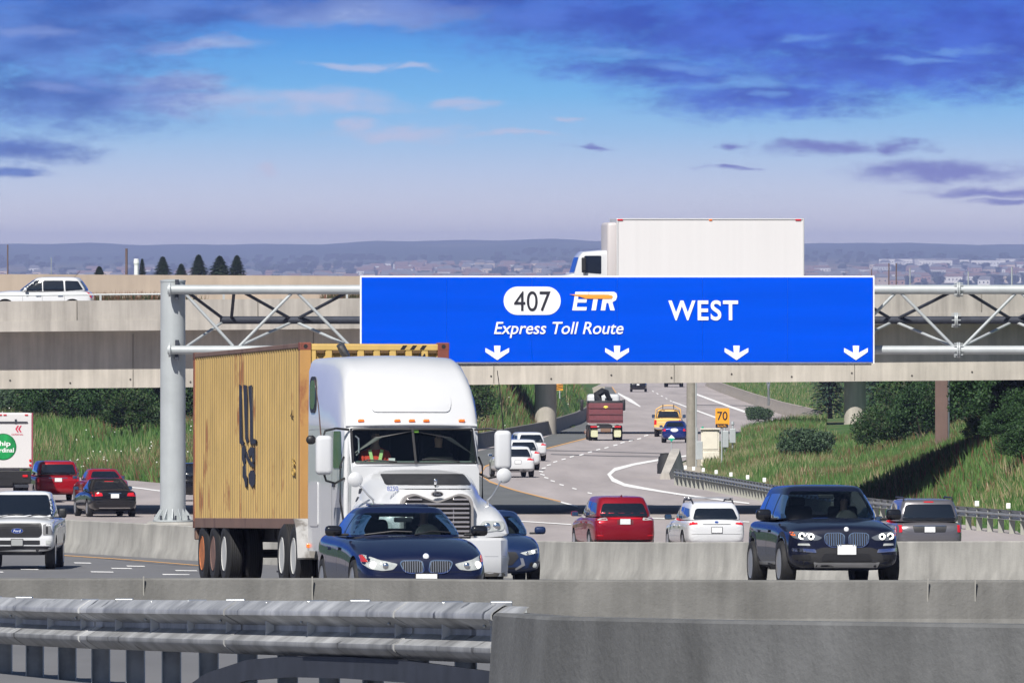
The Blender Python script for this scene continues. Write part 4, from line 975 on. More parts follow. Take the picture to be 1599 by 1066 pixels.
def bvh_of(me): return BVHTree.FromPolygons([v.co[:] for v in me.vertices], [p.vertices[:] for p in me.polygons])
def bake(o, name=None):
    bpy.context.view_layer.update(); me = bpy.data.meshes.new_from_object(o.evaluated_get(DG())); me.name = name or o.name; return me
def modded(mb, m, subs, cutter=None, solid=None, sharp=40):
    o = mb.build('tmp', m, None)
    for p in o.data.polygons: p.use_smooth = True
    if subs: q = o.modifiers.new('s', 'SUBSURF'); q.levels = subs; q.render_levels = subs
    if solid: q = o.modifiers.new('o', 'SOLIDIFY'); q.thickness = solid; q.offset = -1
    me0 = bake(o)
    if cutter:
        me_keep = me0; o.modifiers.clear(); o.data = me0
        q = o.modifiers.new('b', 'BOOLEAN'); q.operation = 'DIFFERENCE'; q.solver = 'EXACT'; q.object = cutter; q.use_self = True
        try: q.material_mode = 'TRANSFER'
        except Exception: pass
        me = bake(o); bpy.data.objects.remove(cutter)
    else: me = me0
    bpy.data.objects.remove(o); me.set_sharp_from_angle(angle=R(sharp)); return me
def wheel(parent, x, y, r, w, side, spokes=5, rim_m=None, dark=False, name='wheel'):
    rim_m = rim_m or rimm; rr = r*.66
    e = bpy.data.objects.new(name, None); COL.objects.link(e); e.parent = parent; e.location = (x, y, r)
    mb = MB(); mb.lathe([(-w/2+.02, rr), (-w/2, rr+.02), (-w/2+.005, r*.93), (-w/2+.03, r*.985), (-w*.2, r), (w*.2, r), (w/2-.03, r*.985), (w/2-.005, r*.93), (w/2, rr+.02), (w/2-.02, rr)], 'x', 36, black); mb.build('tyre', black, e, smooth=45)
    mb = MB(); s_ = side; mb.lathe([(s_*(w/2-.015), rr), (s_*(w/2-.03), rr*.95), (s_*(w/2-.10), rr*.92), (s_*(w/2-.11), .02)], 'x', 30, blackp)
    mb.lathe([(s_*(w/2-.012), rr+.004), (s_*(w/2-.002), rr*.99), (s_*(w/2-.02), rr*.9), (s_*(w/2-.04), rr*.9)], 'x', 30, rim_m)
    mb.lathe([(s_*(w/2-.05), .06), (s_*(w/2-.02), .055), (s_*(w/2-.015), .01)], 'x', 16, rim_m)
    for k in range(spokes):
        a = 2*math.pi*k/spokes; mb.box((0, 0, 0), (.03, rr*.16, rr*.88), rim_m, Matrix.Translation((s_*(w/2-.035), 0, 0)) @ Matrix.Rotation(a, 4, 'X') @ Matrix.Translation((0, 0, rr*.48)))
    mb.build('rim', None, e, smooth=40); return e
def lower_rings(st_):
    rings = []
    for (y, w, zb_, zs, zt) in st_:
        h = [(0, zb_), (.70*w, zb_), (.93*w, zb_+.05), (.995*w, zb_+.18), (w, (zb_+zs)/2), (.99*w, zs-.10), (.955*w, zs), (.80*w, zt-.02+.0), (.42*w, zt+.012), (0, zt+.018)]
        rings.append([(x, y, z) for x, z in h]+[(-x, y, z) for x, z in h[-2:0:-1]])
    return rings
def gh_rings(s):
    """greenhouse: rings from belt to roof"""
    yF0, zb_, yF1, yR1, yR0, H, wb, wr = s['cowl'], s['belt'], s['rf'], s['rr'], s['rg'], s['H'], s['wb'], s['wr']
    def outline(yf, yr, w, bowf, bowr, z, zf=0, rc=.10):
        pts = []; n = 5
        for k in range(n+1): t = -1+2*k/n; pts.append((t*(w-rc), yf+bowf*(t*t), z))
        pts.append((w-rc*.25, yf+bowf+rc*.55, z)); m2 = 5
        for k in range(1, m2): t = k/m2; pts.append((w*(1+.018*math.sin(math.pi*t)), yf+bowf+rc+(yr-bowr-rc-yf-bowf-rc)*t, z))
        pts.append((w-rc*.25, yr-bowr-rc*.55, z))
        for k in range(n+1): t = 1-2*k/n; pts.append((t*(w-rc), yr-bowr*(t*t), z))
        pts.append((-w+rc*.25, yr-bowr-rc*.55, z))
        for k in range(1, m2): t = 1-k/m2; pts.append((-w*(1+.018*math.sin(math.pi*t)), yf+bowf+rc+(yr-bowr-rc-yf-bowf-rc)*t, z))
        pts.append((-w+rc*.25, yf+bowf+rc*.55, z)); return pts
    zr = H-.07; bf, br = s.get('bowf', .16), s.get('bowr', .08); L_ = []
    for t in (0, .33, .66, .9, 1.0):
        bul = .035*math.sin(math.pi*t*.9)
        L_.append(outline(yF0+(yF1-yF0)*t-bul*.6, yR0+(yR1-yR0)*t+bul*.6, wb+(wr-wb)*t+bul*.7, bf*(1-t*.4), br, zb_-.06+(zr-zb_+.06)*t))
    cy = (yF1+yR1)/2
    for sc_, dz in ((.93, .035), (.75, .058), (.4, .068)):
        L_.append([(x*sc_, cy+(y-cy)*sc_, zr+dz) for x, y, z in L_[4]])
    return L_
def person_bust(name, label, loc, shirt, parent=None, rz=0, hair=None, s=1.0, arms=None):
    """seated person: one continuous body mesh from hips to head, arms reaching forward"""
    V = [(0, 0, 0), (0, .02, .22), (0, .03, .42), (0, .0, .53), (0, -.01, .60), (0, -.02, .70), (0, -.02, .79)]
    Rr = [(.17, .13), (.16, .12), (.17, .11), (.065, .065), (.058, .06), (.078, .095), (.06, .075)]
    E = [(i, i+1) for i in range(6)]
    def chain(start, pts, rads):
        p = start
        for q, r_ in zip(pts, rads): V.append(q); Rr.append((r_, r_)); E.append((p, len(V)-1)); p = len(V)-1
    a = arms or (.22, -.42, .28)
    for sx_ in (1, -1):
        chain(2, [(sx_*.19, .02, .43), (sx_*.25, -.06, .22), (sx_*a[0], a[1]*.75, a[2]-.03), (sx_*a[0]*.85, a[1], a[2]+.02)], [.06, .05, .038, .03])
        chain(0, [(sx_*.10, -.05, -.02), (sx_*.13, -.45, .04), (sx_*.13, -.55, -.35), (sx_*.13, -.68, -.40)], [.09, .075, .05, .04])
    me = bpy.data.meshes.new(name); me.from_pydata(V, E, []); o = bpy.data.objects.new(name, me); COL.objects.link(o)
    q = o.modifiers.new('k', 'SKIN'); q.use_smooth_shade = True
    for i, r_ in enumerate(Rr): me.skin_vertices[0].data[i].radius = r_
    me.skin_vertices[0].data[0].use_root = True
    q = o.modifiers.new('s', 'SUBSURF'); q.levels = 1; q.render_levels = 1
    me2 = bake(o, 'person'); bpy.data.objects.remove(o)
    for m_ in (shirt, skinm): me2.materials.append(m_)
    for p in me2.polygons:
        c = p.center; p.material_index = 1 if (c.z > .515 or (c.y < a[1]*.82 and c.z > .1)) else 0; p.use_smooth = True
    o = link(name, me2, parent); o.location = loc; o.rotation_euler = (0, 0, rz); o.scale = (s, s, s); tag(o, label, 'person')
    mb = MB(); mb.sphere((0, .01, .755), (.085, .105, .075), hair or hairm, 14, 9); mb.build('hair', hair or hairm, o, smooth=60)
    mb = MB()
    for sx_ in (1, -1): mb.sphere((sx_*.03, -.105, .715), (.012, .01, .008), blackp, 8, 6)
    mb.build('eyes', blackp, o); mb = MB(); mb.sphere((0, -.118, .69), (.012, .018, .022), skinm, 8, 6); mb.build('nose', skinm, o)
    return o
def make_car(name, label, cat, s, group=None):
    root = empty(name, label, cat, group); m = s['paint']; Wd = s['W']/2; zb_ = s.get('zb', .2)
    st_ = s['st']; mb = MB(); mb.loft(lower_rings(st_), m)
    cut = None
    wr_ = s['wheelr']; tw = s.get('tread', s['W']/2-.12); cm = MB()
    for y in s['axles']:
        for sx_ in (1, -1): cm.cyl((sx_*(Wd+.25), y, wr_), (sx_*(Wd-.36), y, wr_), wr_+.055, blackp, 32)
    cut = cm.build('cut', blackp, None)
    body = modded(mb, m, 2, cut, None, 35); body.name = 'body'
    bo = link('body', body, root); bl = bvh_of(body)
    g = MB(); g.loft(gh_rings(s), m); hollow = s.get('hollow')
    solid_g = modded(g, m, 1, None, None); bg = bvh_of(solid_g)
    H, zb2 = s['H'], s['belt']
    def wlim(z): t = (z-zb2)/(H-zb2-.07); return s['wb']+(s['wr']-s['wb'])*t
    z0, z1 = zb2+s.get('wz', .05), H-s.get('wtop', .125); pw = s.get('apil', .10)
    ws = rpoly([(-wlim(z0)+pw, z0), (wlim(z0)-pw, z0), (wlim(z1)-pw*1.15, z1), (-wlim(z1)+pw*1.15, z1)], .07)
    r0, r1 = s.get('rwz', (zb2+.06, H-.16)); pr = s.get('cpil', .16)
    rw = rpoly([(-wlim(r0)+pr, r0), (wlim(r0)-pr, r0), (wlim(r1)-pr*1.1, r1), (-wlim(r1)+pr*1.1, r1)], .08)
    if hollow:
        cm = MB()
        ymid = (s['rf']+s['rr'])/2
        cm.prism([(a*.985, b2) for a, b2 in ws], ymid+3.5, None, Matrix.Translation((0, -3.5, 0)))
        cm.prism([(a*.985, b2) for a, b2 in rw], 3.5-ymid, None, Matrix.Translation((0, ymid+.02, 0)))
        cut = cm.build('cut', None, None, fix=True)
        shell = modded(g, m, 1, cut, .035)
        go = link('greenhouse', shell, root)
    else: go = link('greenhouse', solid_g, root)
    gt = glass_t if hollow else s.get('wsglass', glass_d)
    decal(bg, [(a*1.04, zb2+(b2-zb2)*1.03-.004) for a, b2 in ws], 'F', blackg, 'windscreen_seal', root, .002, .006) if not hollow else None
    decal(bg, ws, 'F', gt, 'windscreen', root, .008 if not hollow else .002, .006)
    decal(bg, rw, 'B', glass_t if hollow else s.get('rearglass', glass_d), 'rear_window', root, .008 if not hollow else .002, .006)
    for sgn, ax in ((-1, 'L'), (1, 'R')):
        for wpoly in s['side']: decal(bg, rpoly(wpoly, .05), ax, s.get('sideglass', glass_b), 'side_window', root, .008, .01)
        if s.get('brightline'):
            pass
    for y in s['axles']:
        for sx_ in (1, -1): wheel(root, sx_*tw, y, wr_, s.get('tw', .225), sx_, s.get('spokes', 5), s.get('rimm'))
    # underside
    mb = MB(); y0, y1 = st_[0][0]+.35, st_[-1][0]-.3; mb.box((0, (y0+y1)/2, (zb_+.33)/2+.10), (s['W']*.62, y1-y0, .22), blackp); mb.build('underbody', blackp, root)
    mb = MB()
    for y in s['axles']: mb.cyl((-tw, y, wr_), (tw, y, wr_), .05, blackp, 8)
    mb.build('axle', blackp, root)
    # mirrors
    my, mz = s.get('mirror', (s['cowl']+.38, zb2+.06)); ms = s.get('msize', (.22, .12, .15))
    for sx_ in (1, -1):
        mb = MB(); cx2 = sx_*(Wd+.04+ms[0]/2-.05); mb.rbox((cx2, my, mz+ms[2]/2), ms, .05, s.get('mirrorm', m)); 
        mo = mb.build('side_mirror', s.get('mirrorm', m), root, smooth=50)
        mb = MB(); mb.rbox((cx2, my+ms[1]/2+.003, mz+ms[2]/2), (ms[0]*.82, .01, ms[2]*.78), .004, glass_b); mb.build('mirror_glass', glass_b, mo)
        mb = MB(); mb.rbox((sx_*(Wd-.03), my+.01, mz+.02), (.16, .07, .04), .015, blackp); mb.build('mirror_arm', blackp, mo)
    # door lines + handles
    for sx_, ax in ((-1, 'L'), (1, 'R')):
        for yd in s['doors']:
            decal(bl, [(yd-.004, zb_+.2), (yd+.004, zb_+.2), (yd+.004, zb2-.07), (yd-.004, zb2-.07)], ax, blackp, 'door_seam', root, .001, .004, .1)
        for yh in s['handles']: decal(bl, rpoly([(yh-.10, zb2-.17), (yh+.10, zb2-.16), (yh+.10, zb2-.12), (yh-.10, zb2-.13)], .015), ax, s.get('handlem', m), 'door_handle', root, .025, .03)
    for d in s.get('dec', []):
        nm, poly, ax, mm = d[:4]; o_, t_ = (d[4] if len(d) > 4 else .008), (d[5] if len(d) > 5 else .02); both = d[6] if len(d) > 6 else False
        bb = bg if (len(d) > 7 and d[7] == 'g') else bl
        decal(bb, poly, ax, mm, nm, root, o_, t_)
        if both: decal(bb, mir(poly), ax, mm, nm, root, o_, t_)
    if hollow:
        yc = s['cowl']
        mb = MB(); mb.rbox((0, yc+.55, zb2-.02), (s['wb']*1.8, .55, .08), .03, cabin); mb.build('dashboard', cabin, root)
        for sx_ in (1, -1):
            mb = MB(); mb.rbox((sx_*.38, yc+1.25, zb2+.02), (.50, .14, .50), .06, cabin, Matrix.Rotation(R(-14), 4, 'X')); mb.build('front_seat', cabin, root)
            mb = MB(); mb.rbox((sx_*.38, yc+1.34, zb2+.33), (.27, .10, .17), .04, cabin); mb.build('headrest', cabin, root)
        mb = MB(); mb.rbox((0, yc+2.15, zb2-.0), (1.3, .16, .26), .05, cabin); mb.build('rear_seat', cabin, root)
        mb = MB(); mb.lathe([(-.012, .175), (0, .19), (.012, .175), (0, .165), (-.012, .175)], 'y', 24, blackp, (.37, 0, 0)); o = mb.build('steering_wheel', blackp, root, smooth=60); o.location = (0, yc+.78, zb2+.03); o.rotation_euler = (R(-25), 0, 0)
        mb = MB(); mb.rbox((0, s['rf']-.02, H-.20), (.26, .03, .07), .015, blackp); mb.build('rear_view_mirror', blackp, root)
    return root, bl, bg
def wiper(root, bg, pts, r=.012):
    mb = MB(); q = []
    for x, z in pts:
        h = bg.ray_cast(Vector((x, -20, z)), Vector((0, 1, 0)))
        q.append((x, (h[0].y if h[0] is not None else 0)-.025, z))
    mb.tube(q, r, blackp, 6); mb.build('wiper', blackp, root)
def place(o, px, D, yaw, dz=0., z=None):
    x = SX(px, D); zz_ = prof(D) if z is None else z; sl = math.atan((prof(D+2)-prof(D-2))/4) if z is None else 0
    mt = Matrix.Translation((x, D, zz_+dz)) @ Matrix.Rotation(sl, 4, 'X') @ Matrix.Rotation(R(yaw), 4, 'Z')
    o.matrix_world = mt; o.location = mt.translation; o.rotation_euler = mt.to_euler()
def ell(cx_, cz, rx, rz, n=20): return [(cx_+rx*math.cos(2*math.pi*k/n), cz+rz*math.sin(2*math.pi*k/n)) for k in range(n)]
def rect(cx_, cz, w_, h_): return [(cx_-w_/2, cz-h_/2), (cx_+w_/2, cz-h_/2), (cx_+w_/2, cz+h_/2), (cx_-w_/2, cz+h_/2)]
def grille_bars(root, bl, xs, z0, z1, w_, m_, name='grille_bar', off=.03, vert=True):
    for x in xs: decal(bl, [(x-w_/2, z0), (x+w_/2, z0), (x+w_/2, z1), (x-w_/2, z1)], 'F', m_, name, root, off, .012, .2)
def on(bl, x, z, ax='F'):
    d, org = DIRS[ax]; h = bl.ray_cast(org(x, z), d); return h[0]
ring_m = mat('ring light', (.8, .82, .85), .3, emit=((.85, .92, 1), .25))
def light_unit(root, bl, poly, lamps, both=True, ax='F', base=lensm, lampm=None, ring=False):
    """headlight housing with its round lamps as sub-parts"""
    for sg_ in ((1, -1) if both else (1,)):
        p = poly if sg_ == 1 else mir(poly); h = decal(bl, p, ax, base, 'headlight', root, .008, .03, .06)
        for (x, z, r_, mm) in lamps:
            c = on(bl, sg_*x, z, ax)
            if c is None: continue
            if mm == 'ring':
                n = 20; mb = MB(); mb.lathe([(-.01, r_), (-.022, r_*.97), (-.022, r_*.86), (-.01, r_*.83)], 'y', n, ring_m, (c.x, c.y-.012, c.z)); mb.build('ring_lamp', lamp_on, h, smooth=50)
                mb = MB(); mb.sphere((c.x, c.y-.012, c.z), (r_*.68, .02, r_*.68), glass_d, 14, 8); mb.build('lamp', glass_d, h)
            else: mb = MB(); mb.sphere((c.x, c.y-.008, c.z), (r_, .03, r_), mm, 16, 10); mb.build('lamp', mm, h, smooth=60)
navy = paint('midnight blue paint', (.002, .006, .032), metal=0., rough=.5)
blackb = paint('blue black paint', (.002, .004, .018), metal=0., rough=.5)
navyg = paint('dark slate blue paint', (.008, .022, .075), metal=.1, rough=.45)
whitep = paint('white car paint', (.60, .61, .625), rough=.4)
redp = paint('deep red metallic paint', (.30, .008, .018), metal=.45, rough=.3)
redp2 = paint('bright red paint', (.34, .006, .014), metal=.3, rough=.3)
blackcar = paint('black car paint', (.008, .008, .01), metal=.2, rough=.25)
greyp = paint('graphite metallic paint', (.20, .19, .20), metal=.6, rough=.3)
bluep = paint('royal blue paint', (.01, .025, .16), metal=.3, rough=.3)
yelp = paint('yellow truck paint', (.75, .46, .14), rough=.4)
def sedan_st(L, W_, hood=.72, cowlz=.95, trunk=1.02, belt=.93, zb_=.20, cowl=-.95, rg=1.55, nose=.60, tail=.98):
    h = L/2; w_ = W_/2
    return [(-h, w_*.70, zb_+.10, nose-.12, nose-.02), (-h+.06, w_*.83, zb_+.03, nose-.02, nose+.07), (-h+.30, w_*.955, zb_, hood-.02, hood+.05), (-h+.85, w_, zb_, belt-.13, (hood+cowlz)/2+.06), (cowl, w_, zb_, belt-.05, cowlz), (-.2, w_, zb_, belt, belt), (.8, w_, zb_, belt+.02, belt+.02), (rg-.05, w_*.99, zb_, belt+.03, trunk), (h-.45, w_*.965, zb_+.02, trunk-.10, trunk+.02), (h-.10, w_*.88, zb_+.08, tail-.10, tail-.01), (h, w_*.76, zb_+.18, tail-.2, tail-.1)]
def suv_st(L, W_, hood=.98, cowlz=1.12, belt=1.08, zb_=.25, cowl=-1.0, nose=.85, rear=1.02):
    h = L/2; w_ = W_/2
    return [(-h, w_*.70, zb_+.12, nose-.18, nose-.06), (-h+.06, w_*.84, zb_+.04, nose-.04, nose+.07), (-h+.28, w_*.965, zb_, hood-.06, hood+.02), (-h+.8, w_, zb_, belt-.12, (hood+cowlz)/2+.04), (cowl, w_, zb_, belt-.04, cowlz), (-.1, w_, zb_, belt, belt), (1.0, w_, zb_, belt+.02, belt+.02), (h-.5, w_*.985, zb_, belt+.02, belt+.03), (h-.14, w_*.93, zb_+.04, rear, rear+.04), (h, w_*.84, zb_+.14, rear-.25, rear-.14)]
# ---------------------------------------------------------------- the dark blue sedan, front left
sed = dict(paint=navy, W=1.87, H=1.41, zb=.20, st=sedan_st(4.84, 1.85, hood=.74, cowlz=.99, trunk=1.05, belt=.96, cowl=-1.0, nose=.64), cowl=-1.02, belt=.95, rf=-.28, rr=.85, rg=1.72, wb=.84, wr=.60, wheelr=.33, axles=(-1.55, 1.34),
           side=[[(-.72, 1.00), (-.10, 1.00), (-.14, 1.29), (-.32, 1.28)], [(-.03, 1.00), (.80, 1.01), (.72, 1.30), (-.06, 1.30)], [(.87, 1.02), (1.22, 1.05), (.92, 1.26), (.80, 1.28)]],
           doors=(-.95, -.07, .95), handles=(-.25, .72), hollow=True, apil=.04, wtop=.10, cpil=.13, mirror=(-.62, .98), mirrorm=blackg, msize=(.24, .12, .15), spokes=7)
hl = rpoly([(.40, .60), (.47, .52), (.62, .505), (.78, .53), (.865, .60), (.875, .72), (.84, .735), (.66, .66)], .03)
sed['dec'] = [('bumper_intake', rpoly([(-.42, .25), (.42, .25), (.46, .36), (-.46, .36)], .03), 'F', blackp, .004, .02), ('bumper_seam', rect(0, .49, 1.3, .006), 'F', blackp, .002, .01),
              ('hood_seam', [(.64, .70), (.665, .70), (.74, .86), (.72, .86)], 'F', blackg, -.002, .01, True),
              ('rear_light', rpoly([(.42, .82), (.85, .80), (.86, .98), (.45, .93)], .04), 'B', redl, .008, .02, True)]
car1, bl, bg = make_car('sedan', 'midnight blue sedan with headlights on in front of the white truck', 'car', sed)
light_unit(car1, bl, hl, [(.74, .585, .05, lamp_on), (.585, .575, .048, 'plainlens')][:1]+[(.575, .575, .047, chrome)])
decal(bl, rpoly([(.80, .63), (.868, .63), (.872, .725), (.845, .73)], .01), 'F', ambers, 'turn_signal', car1, .03, .03); decal(bl, mir(rpoly([(.80, .63), (.868, .63), (.872, .725), (.845, .73)], .01)), 'F', mat('red reflector lens', (.5, .03, .02), .25), 'turn_signal', car1, .03, .03)
for sx_ in (1, -1):
    kp = rpoly([(sx_*.025, .50), (sx_*.05, .635), (sx_*.10, .66), (sx_*.34, .655), (sx_*.38, .62), (sx_*.33, .50), (sx_*.24, .462), (sx_*.08, .462)], .03)
    if sx_ < 0: kp = kp[::-1]
    f = decal(bl, kp, 'F', chrome, 'grille', car1, .012, .03)
    cx0 = sx_*.2; ki = [(cx0+(a-cx0)*.90, .562+(b3-.562)*.82) for a, b3 in kp]; gi = decal(bl, ki, 'F', blackp, 'grille_mesh', f, .016, .02)
    for k in range(9):
        x = sx_*(.065+.033*k); decal(bl, [(x-.005, .485), (x+.005, .485), (x+.005, .64), (x-.005, .64)] if k < 8 else [(x-.005, .53), (x+.005, .53), (x+.005, .62), (x-.005, .62)], 'F', alu, 'slat', f, .022, .012, .3)
c = on(bl, 0, .70)
mb = MB(); mb.lathe([(-.012, .042), (-.018, .03)], 'y', 18, mat('white enamel', (.7, .72, .75), .3), (0, c.y-.004, .705)); b1_ = mb.build('badge', None, car1)
mb = MB(); mb.lathe([(-.02, .046), (-.02, .037)], 'y', 18, mat('badge blue', (.02, .12, .5), .3), (0, c.y+.006, .705)); mb.build('ring', None, b1_)
def plate(root, bl, z, ax='F', w_=.30, h_=.15, y=0.012, txt=None):
    c = on(bl, 0, z, ax); sgn = -1 if ax == 'F' else 1; mb = MB(); mb.rbox((0, c.y+sgn*.02, z), (w_, .012, h_), .004, platem); o = mb.build('licence_plate', platem, root)
    mb = MB(); mb.rbox((0, c.y+sgn*.012, z), (w_+.03, .014, h_+.03), .005, blackp); mb.build('plate_frame', blackp, o); return o
plate(car1, bl, .385)
wiper(car1, bg, [(-.62, 1.0), (-.2, 1.05), (.05, 1.04)]); wiper(car1, bg, [(.08, 1.0), (.35, 1.05), (.62, 1.03)])
mb = MB(); mb.rbox((0, .22, 1.412), (.84, .42, .03), .014, navy, Matrix.Rotation(R(2), 4, 'X')); mb.build('sunroof', navy, car1, smooth=50)
place(car1, 624, 158.3, 9.5, -.035)
def seat_person(root, x, y, z, shirt, label, name='person', **k):
    bpy.context.view_layer.update(); o = person_bust(name, label, (0, 0, 0), shirt, **k)
    mt = root.matrix_basis @ Matrix.Translation((x, y, z)); o.location = mt.translation; o.rotation_euler = mt.to_euler(); return o
dgrey = mat('dark grey cloth', (.03, .03, .035), .9)
seat_person(car1, .37, .15, .60, dgrey, 'person in dark clothes driving the midnight blue sedan')
car1.location.z += .0

# ---------------------------------------------------------------- the blue-black suv, right
suv = dict(paint=blackb, W=1.95, H=1.68, zb=.24, st=suv_st(4.71, 1.89, hood=.98, cowlz=1.13, belt=1.07, zb_=.26, cowl=-1.0, nose=.90), cowl=-1.05, belt=1.06, rf=-.35, rr=1.75, rg=2.18, wb=.865, wr=.64, wheelr=.375, axles=(-1.45, 1.41),
           side=[[(-.72, 1.12), (-.02, 1.13), (-.06, 1.52), (-.36, 1.50)], [(.06, 1.13), (.92, 1.15), (.85, 1.53), (.03, 1.53)], [(1.0, 1.16), (1.62, 1.22), (1.45, 1.46), (.95, 1.51)]],
           doors=(-.95, .02, 1.05), handles=(-.18, .86), hollow=True, apil=.045, wtop=.11, cpil=.16, mirror=(-.62, 1.09), mirrorm=blackg, msize=(.25, .14, .18), spokes=5, tw=.25)
suv['dec'] = [('lower_bumper', rpoly([(-.90, .28), (.90, .28), (.92, .42), (.66, .44), (.52, .60), (.40, .64), (-.40, .64), (-.52, .60), (-.66, .44), (-.92, .42)], .04), 'F', mat('satin charcoal plastic', (.022, .022, .024), .6), .006, .02),
              ('lower_intake', rpoly([(-.43, .42), (.43, .42), (.38, .54), (-.38, .54)], .04), 'F', blackp, .014, .012), ('skid_plate', rpoly([(-.52, .30), (.52, .30), (.55, .40), (.47, .385), (-.47, .385), (-.55, .40)], .02), 'F', alu, .02, .02),
              ('side_intake', rpoly([(.60, .44), (.86, .44), (.88, .52), (.60, .52)], .03), 'F', blackp, .016, .012, True), ('chrome_strip', rpoly([(.50, .55), (.87, .58), (.87, .63), (.52, .61)], .015), 'F', chrome, .014, .02, True),
              ('fog_light', rpoly([(.60, .665), (.80, .675), (.79, .705), (.62, .705)], .012), 'F', lensm, .012, .02, True), ('rear_light', rpoly([(.40, .98), (.82, .94), (.80, 1.08), (.45, 1.08)], .04), 'B', redl, .008, .02, True),
              ('sill_trim', rpoly([(-1.0, .36), (.96, .36), (.96, .41), (-1.0, .41)], .01), 'L', alu, .004, .012), ('wheel_arch_trim', [(-1.45+.47*math.cos(R(a)), .375+.47*math.sin(R(a))) for a in range(175, 4, -10)]+[(-1.45+.53*math.cos(R(a)), .375+.53*math.sin(R(a))) for a in range(5, 176, 10)], 'L', blackp, .006, .012), ('wheel_arch_trim', [(1.41+.47*math.cos(R(a)), .375+.47*math.sin(R(a))) for a in range(175, 4, -10)]+[(1.41+.53*math.cos(R(a)), .375+.53*math.sin(R(a))) for a in range(5, 176, 10)], 'L', blackp, .006, .012),
              ('hood_crease', [(.40, .93), (.425, .93), (.60, 1.08), (.58, 1.08)], 'F', blackg, -.002, .008, True)]
car2, bl, bg = make_car('suv', 'blue black suv with ring headlights driving towards the camera on the right', 'car', suv)
hl = rpoly([(.40, .80), (.47, .755), (.70, .75), (.86, .80), (.885, .90), (.80, .905), (.60, .885)], .03)
light_unit(car2, bl, hl, [(.735, .825, .056, 'ring'), (.59, .817, .052, 'ring')], base=mat('smoked lamp housing', (.12, .13, .15), .15, coat=1.0))
for sx_ in (1, -1): o_ = rpoly([(.82, .83), (.875, .84), (.88, .895), (.84, .895)], .01); decal(bl, o_ if sx_ > 0 else mir(o_), 'F', ambers, 'turn_signal', car2, .012, .03)
for sx_ in (1, -1):
    kp = rpoly([(sx_*.03, .68), (sx_*.03, .84), (sx_*.10, .885), (sx_*.32, .88), (sx_*.37, .85), (sx_*.37, .72), (sx_*.28, .64), (sx_*.10, .64)], .045)
    if sx_ < 0: kp = kp[::-1]
    f = decal(bl, kp, 'F', chrome, 'grille', car2, .014, .035); ki = [(sx_*.2+(a-sx_*.2)*.92, .765+(b3-.765)*.90) for a, b3 in kp]; decal(bl, ki, 'F', blackp, 'grille_mesh', f, .018, .02)
    for k in range(8):
        x = sx_*(.065+.038*k); hh = .10 if 0 < k < 7 else .07; decal(bl, [(x-.008, .765-hh), (x+.008, .765-hh), (x+.008, .765+hh), (x-.008, .765+hh)], 'F', chrome, 'slat', f, .032, .02, .3)
c = on(bl, 0, .935); mb = MB(); mb.lathe([(-.012, .04), (-.018, .03)], 'y', 18, mat('white enamel', (.7, .72, .75), .3), (0, c.y-.004, .935)); mb.build('badge', None, car2)
plate(car2, bl, .60, w_=.31, h_=.16)
mb = MB(); 
for sx_ in (1,):
    pass
place(car2, 1284, 184.5, 8.2)
seat_person(car2, .38, .12, .70, dgrey, 'person in dark clothes at the wheel of the blue black suv')

# ---------------------------------------------------------------- blue car half hidden behind the truck
inf = dict(paint=navyg, W=1.82, H=1.45, zb=.19, st=sedan_st(4.78, 1.82, hood=.76, cowlz=.98, trunk=1.02, belt=.94, cowl=-.95, nose=.62), cowl=-.97, belt=.93, rf=-.2, rr=.8, rg=1.7, wb=.83, wr=.60, wheelr=.34, axles=(-1.42, 1.42),
           side=[[(-.68, .98), (-.05, .98), (-.1, 1.31), (-.28, 1.30)], [(.02, .98), (.8, 1.0), (.7, 1.32), (-.01, 1.32)]], doors=(-.9, 0, .95), handles=(-.2, .75), hollow=True, apil=.08, mirror=(-.58, .97), mirrorm=navyg, spokes=5)
inf['dec'] = [('grille', rpoly([(-.36, .62), (.36, .62), (.42, .52), (.28, .36), (-.28, .36), (-.42, .52)], .03), 'F', blackp, .008, .02), ('lower_grille', rpoly([(-.5, .22), (.5, .22), (.46, .32), (-.46, .32)], .02), 'F', blackp, .008, .02),
              ('fog_recess', rpoly([(.60, .28), (.84, .30), (.86, .44), (.64, .42)], .03), 'F', blackp, .006, .02, True), ('bumper_blade', rpoly([(.36, .26), (.54, .36), (.50, .50), (.44, .50), (.47, .38), (.34, .29)], .01), 'F', alu, .014, .02, True),
              ('rear_light', rpoly([(.42, .8), (.84, .78), (.85, .94), (.45, .92)], .04), 'B', redl, .008, .02, True)]
car3, bl, bg = make_car('sedan', 'dark slate blue car half hidden behind the right side of the white truck', 'car', inf)
light_unit(car3, bl, rpoly([(.44, .60), (.55, .555), (.84, .60), (.875, .70), (.80, .69)], .02), [(.70, .622, .035, lamp_on), (.58, .60, .03, chrome)])
mb = MB(); c = on(bl, .72, .35); mb.sphere((.73, c.y-.01, .36), (.05, .02, .05), lensm); mb.build('fog_light', lensm, car3)
plate(car3, bl, .42); place(car3, 759, 219, 5.5)
seat_person(car3, .36, .2, .58, dgrey, 'person barely visible driving the slate blue car behind the truck')

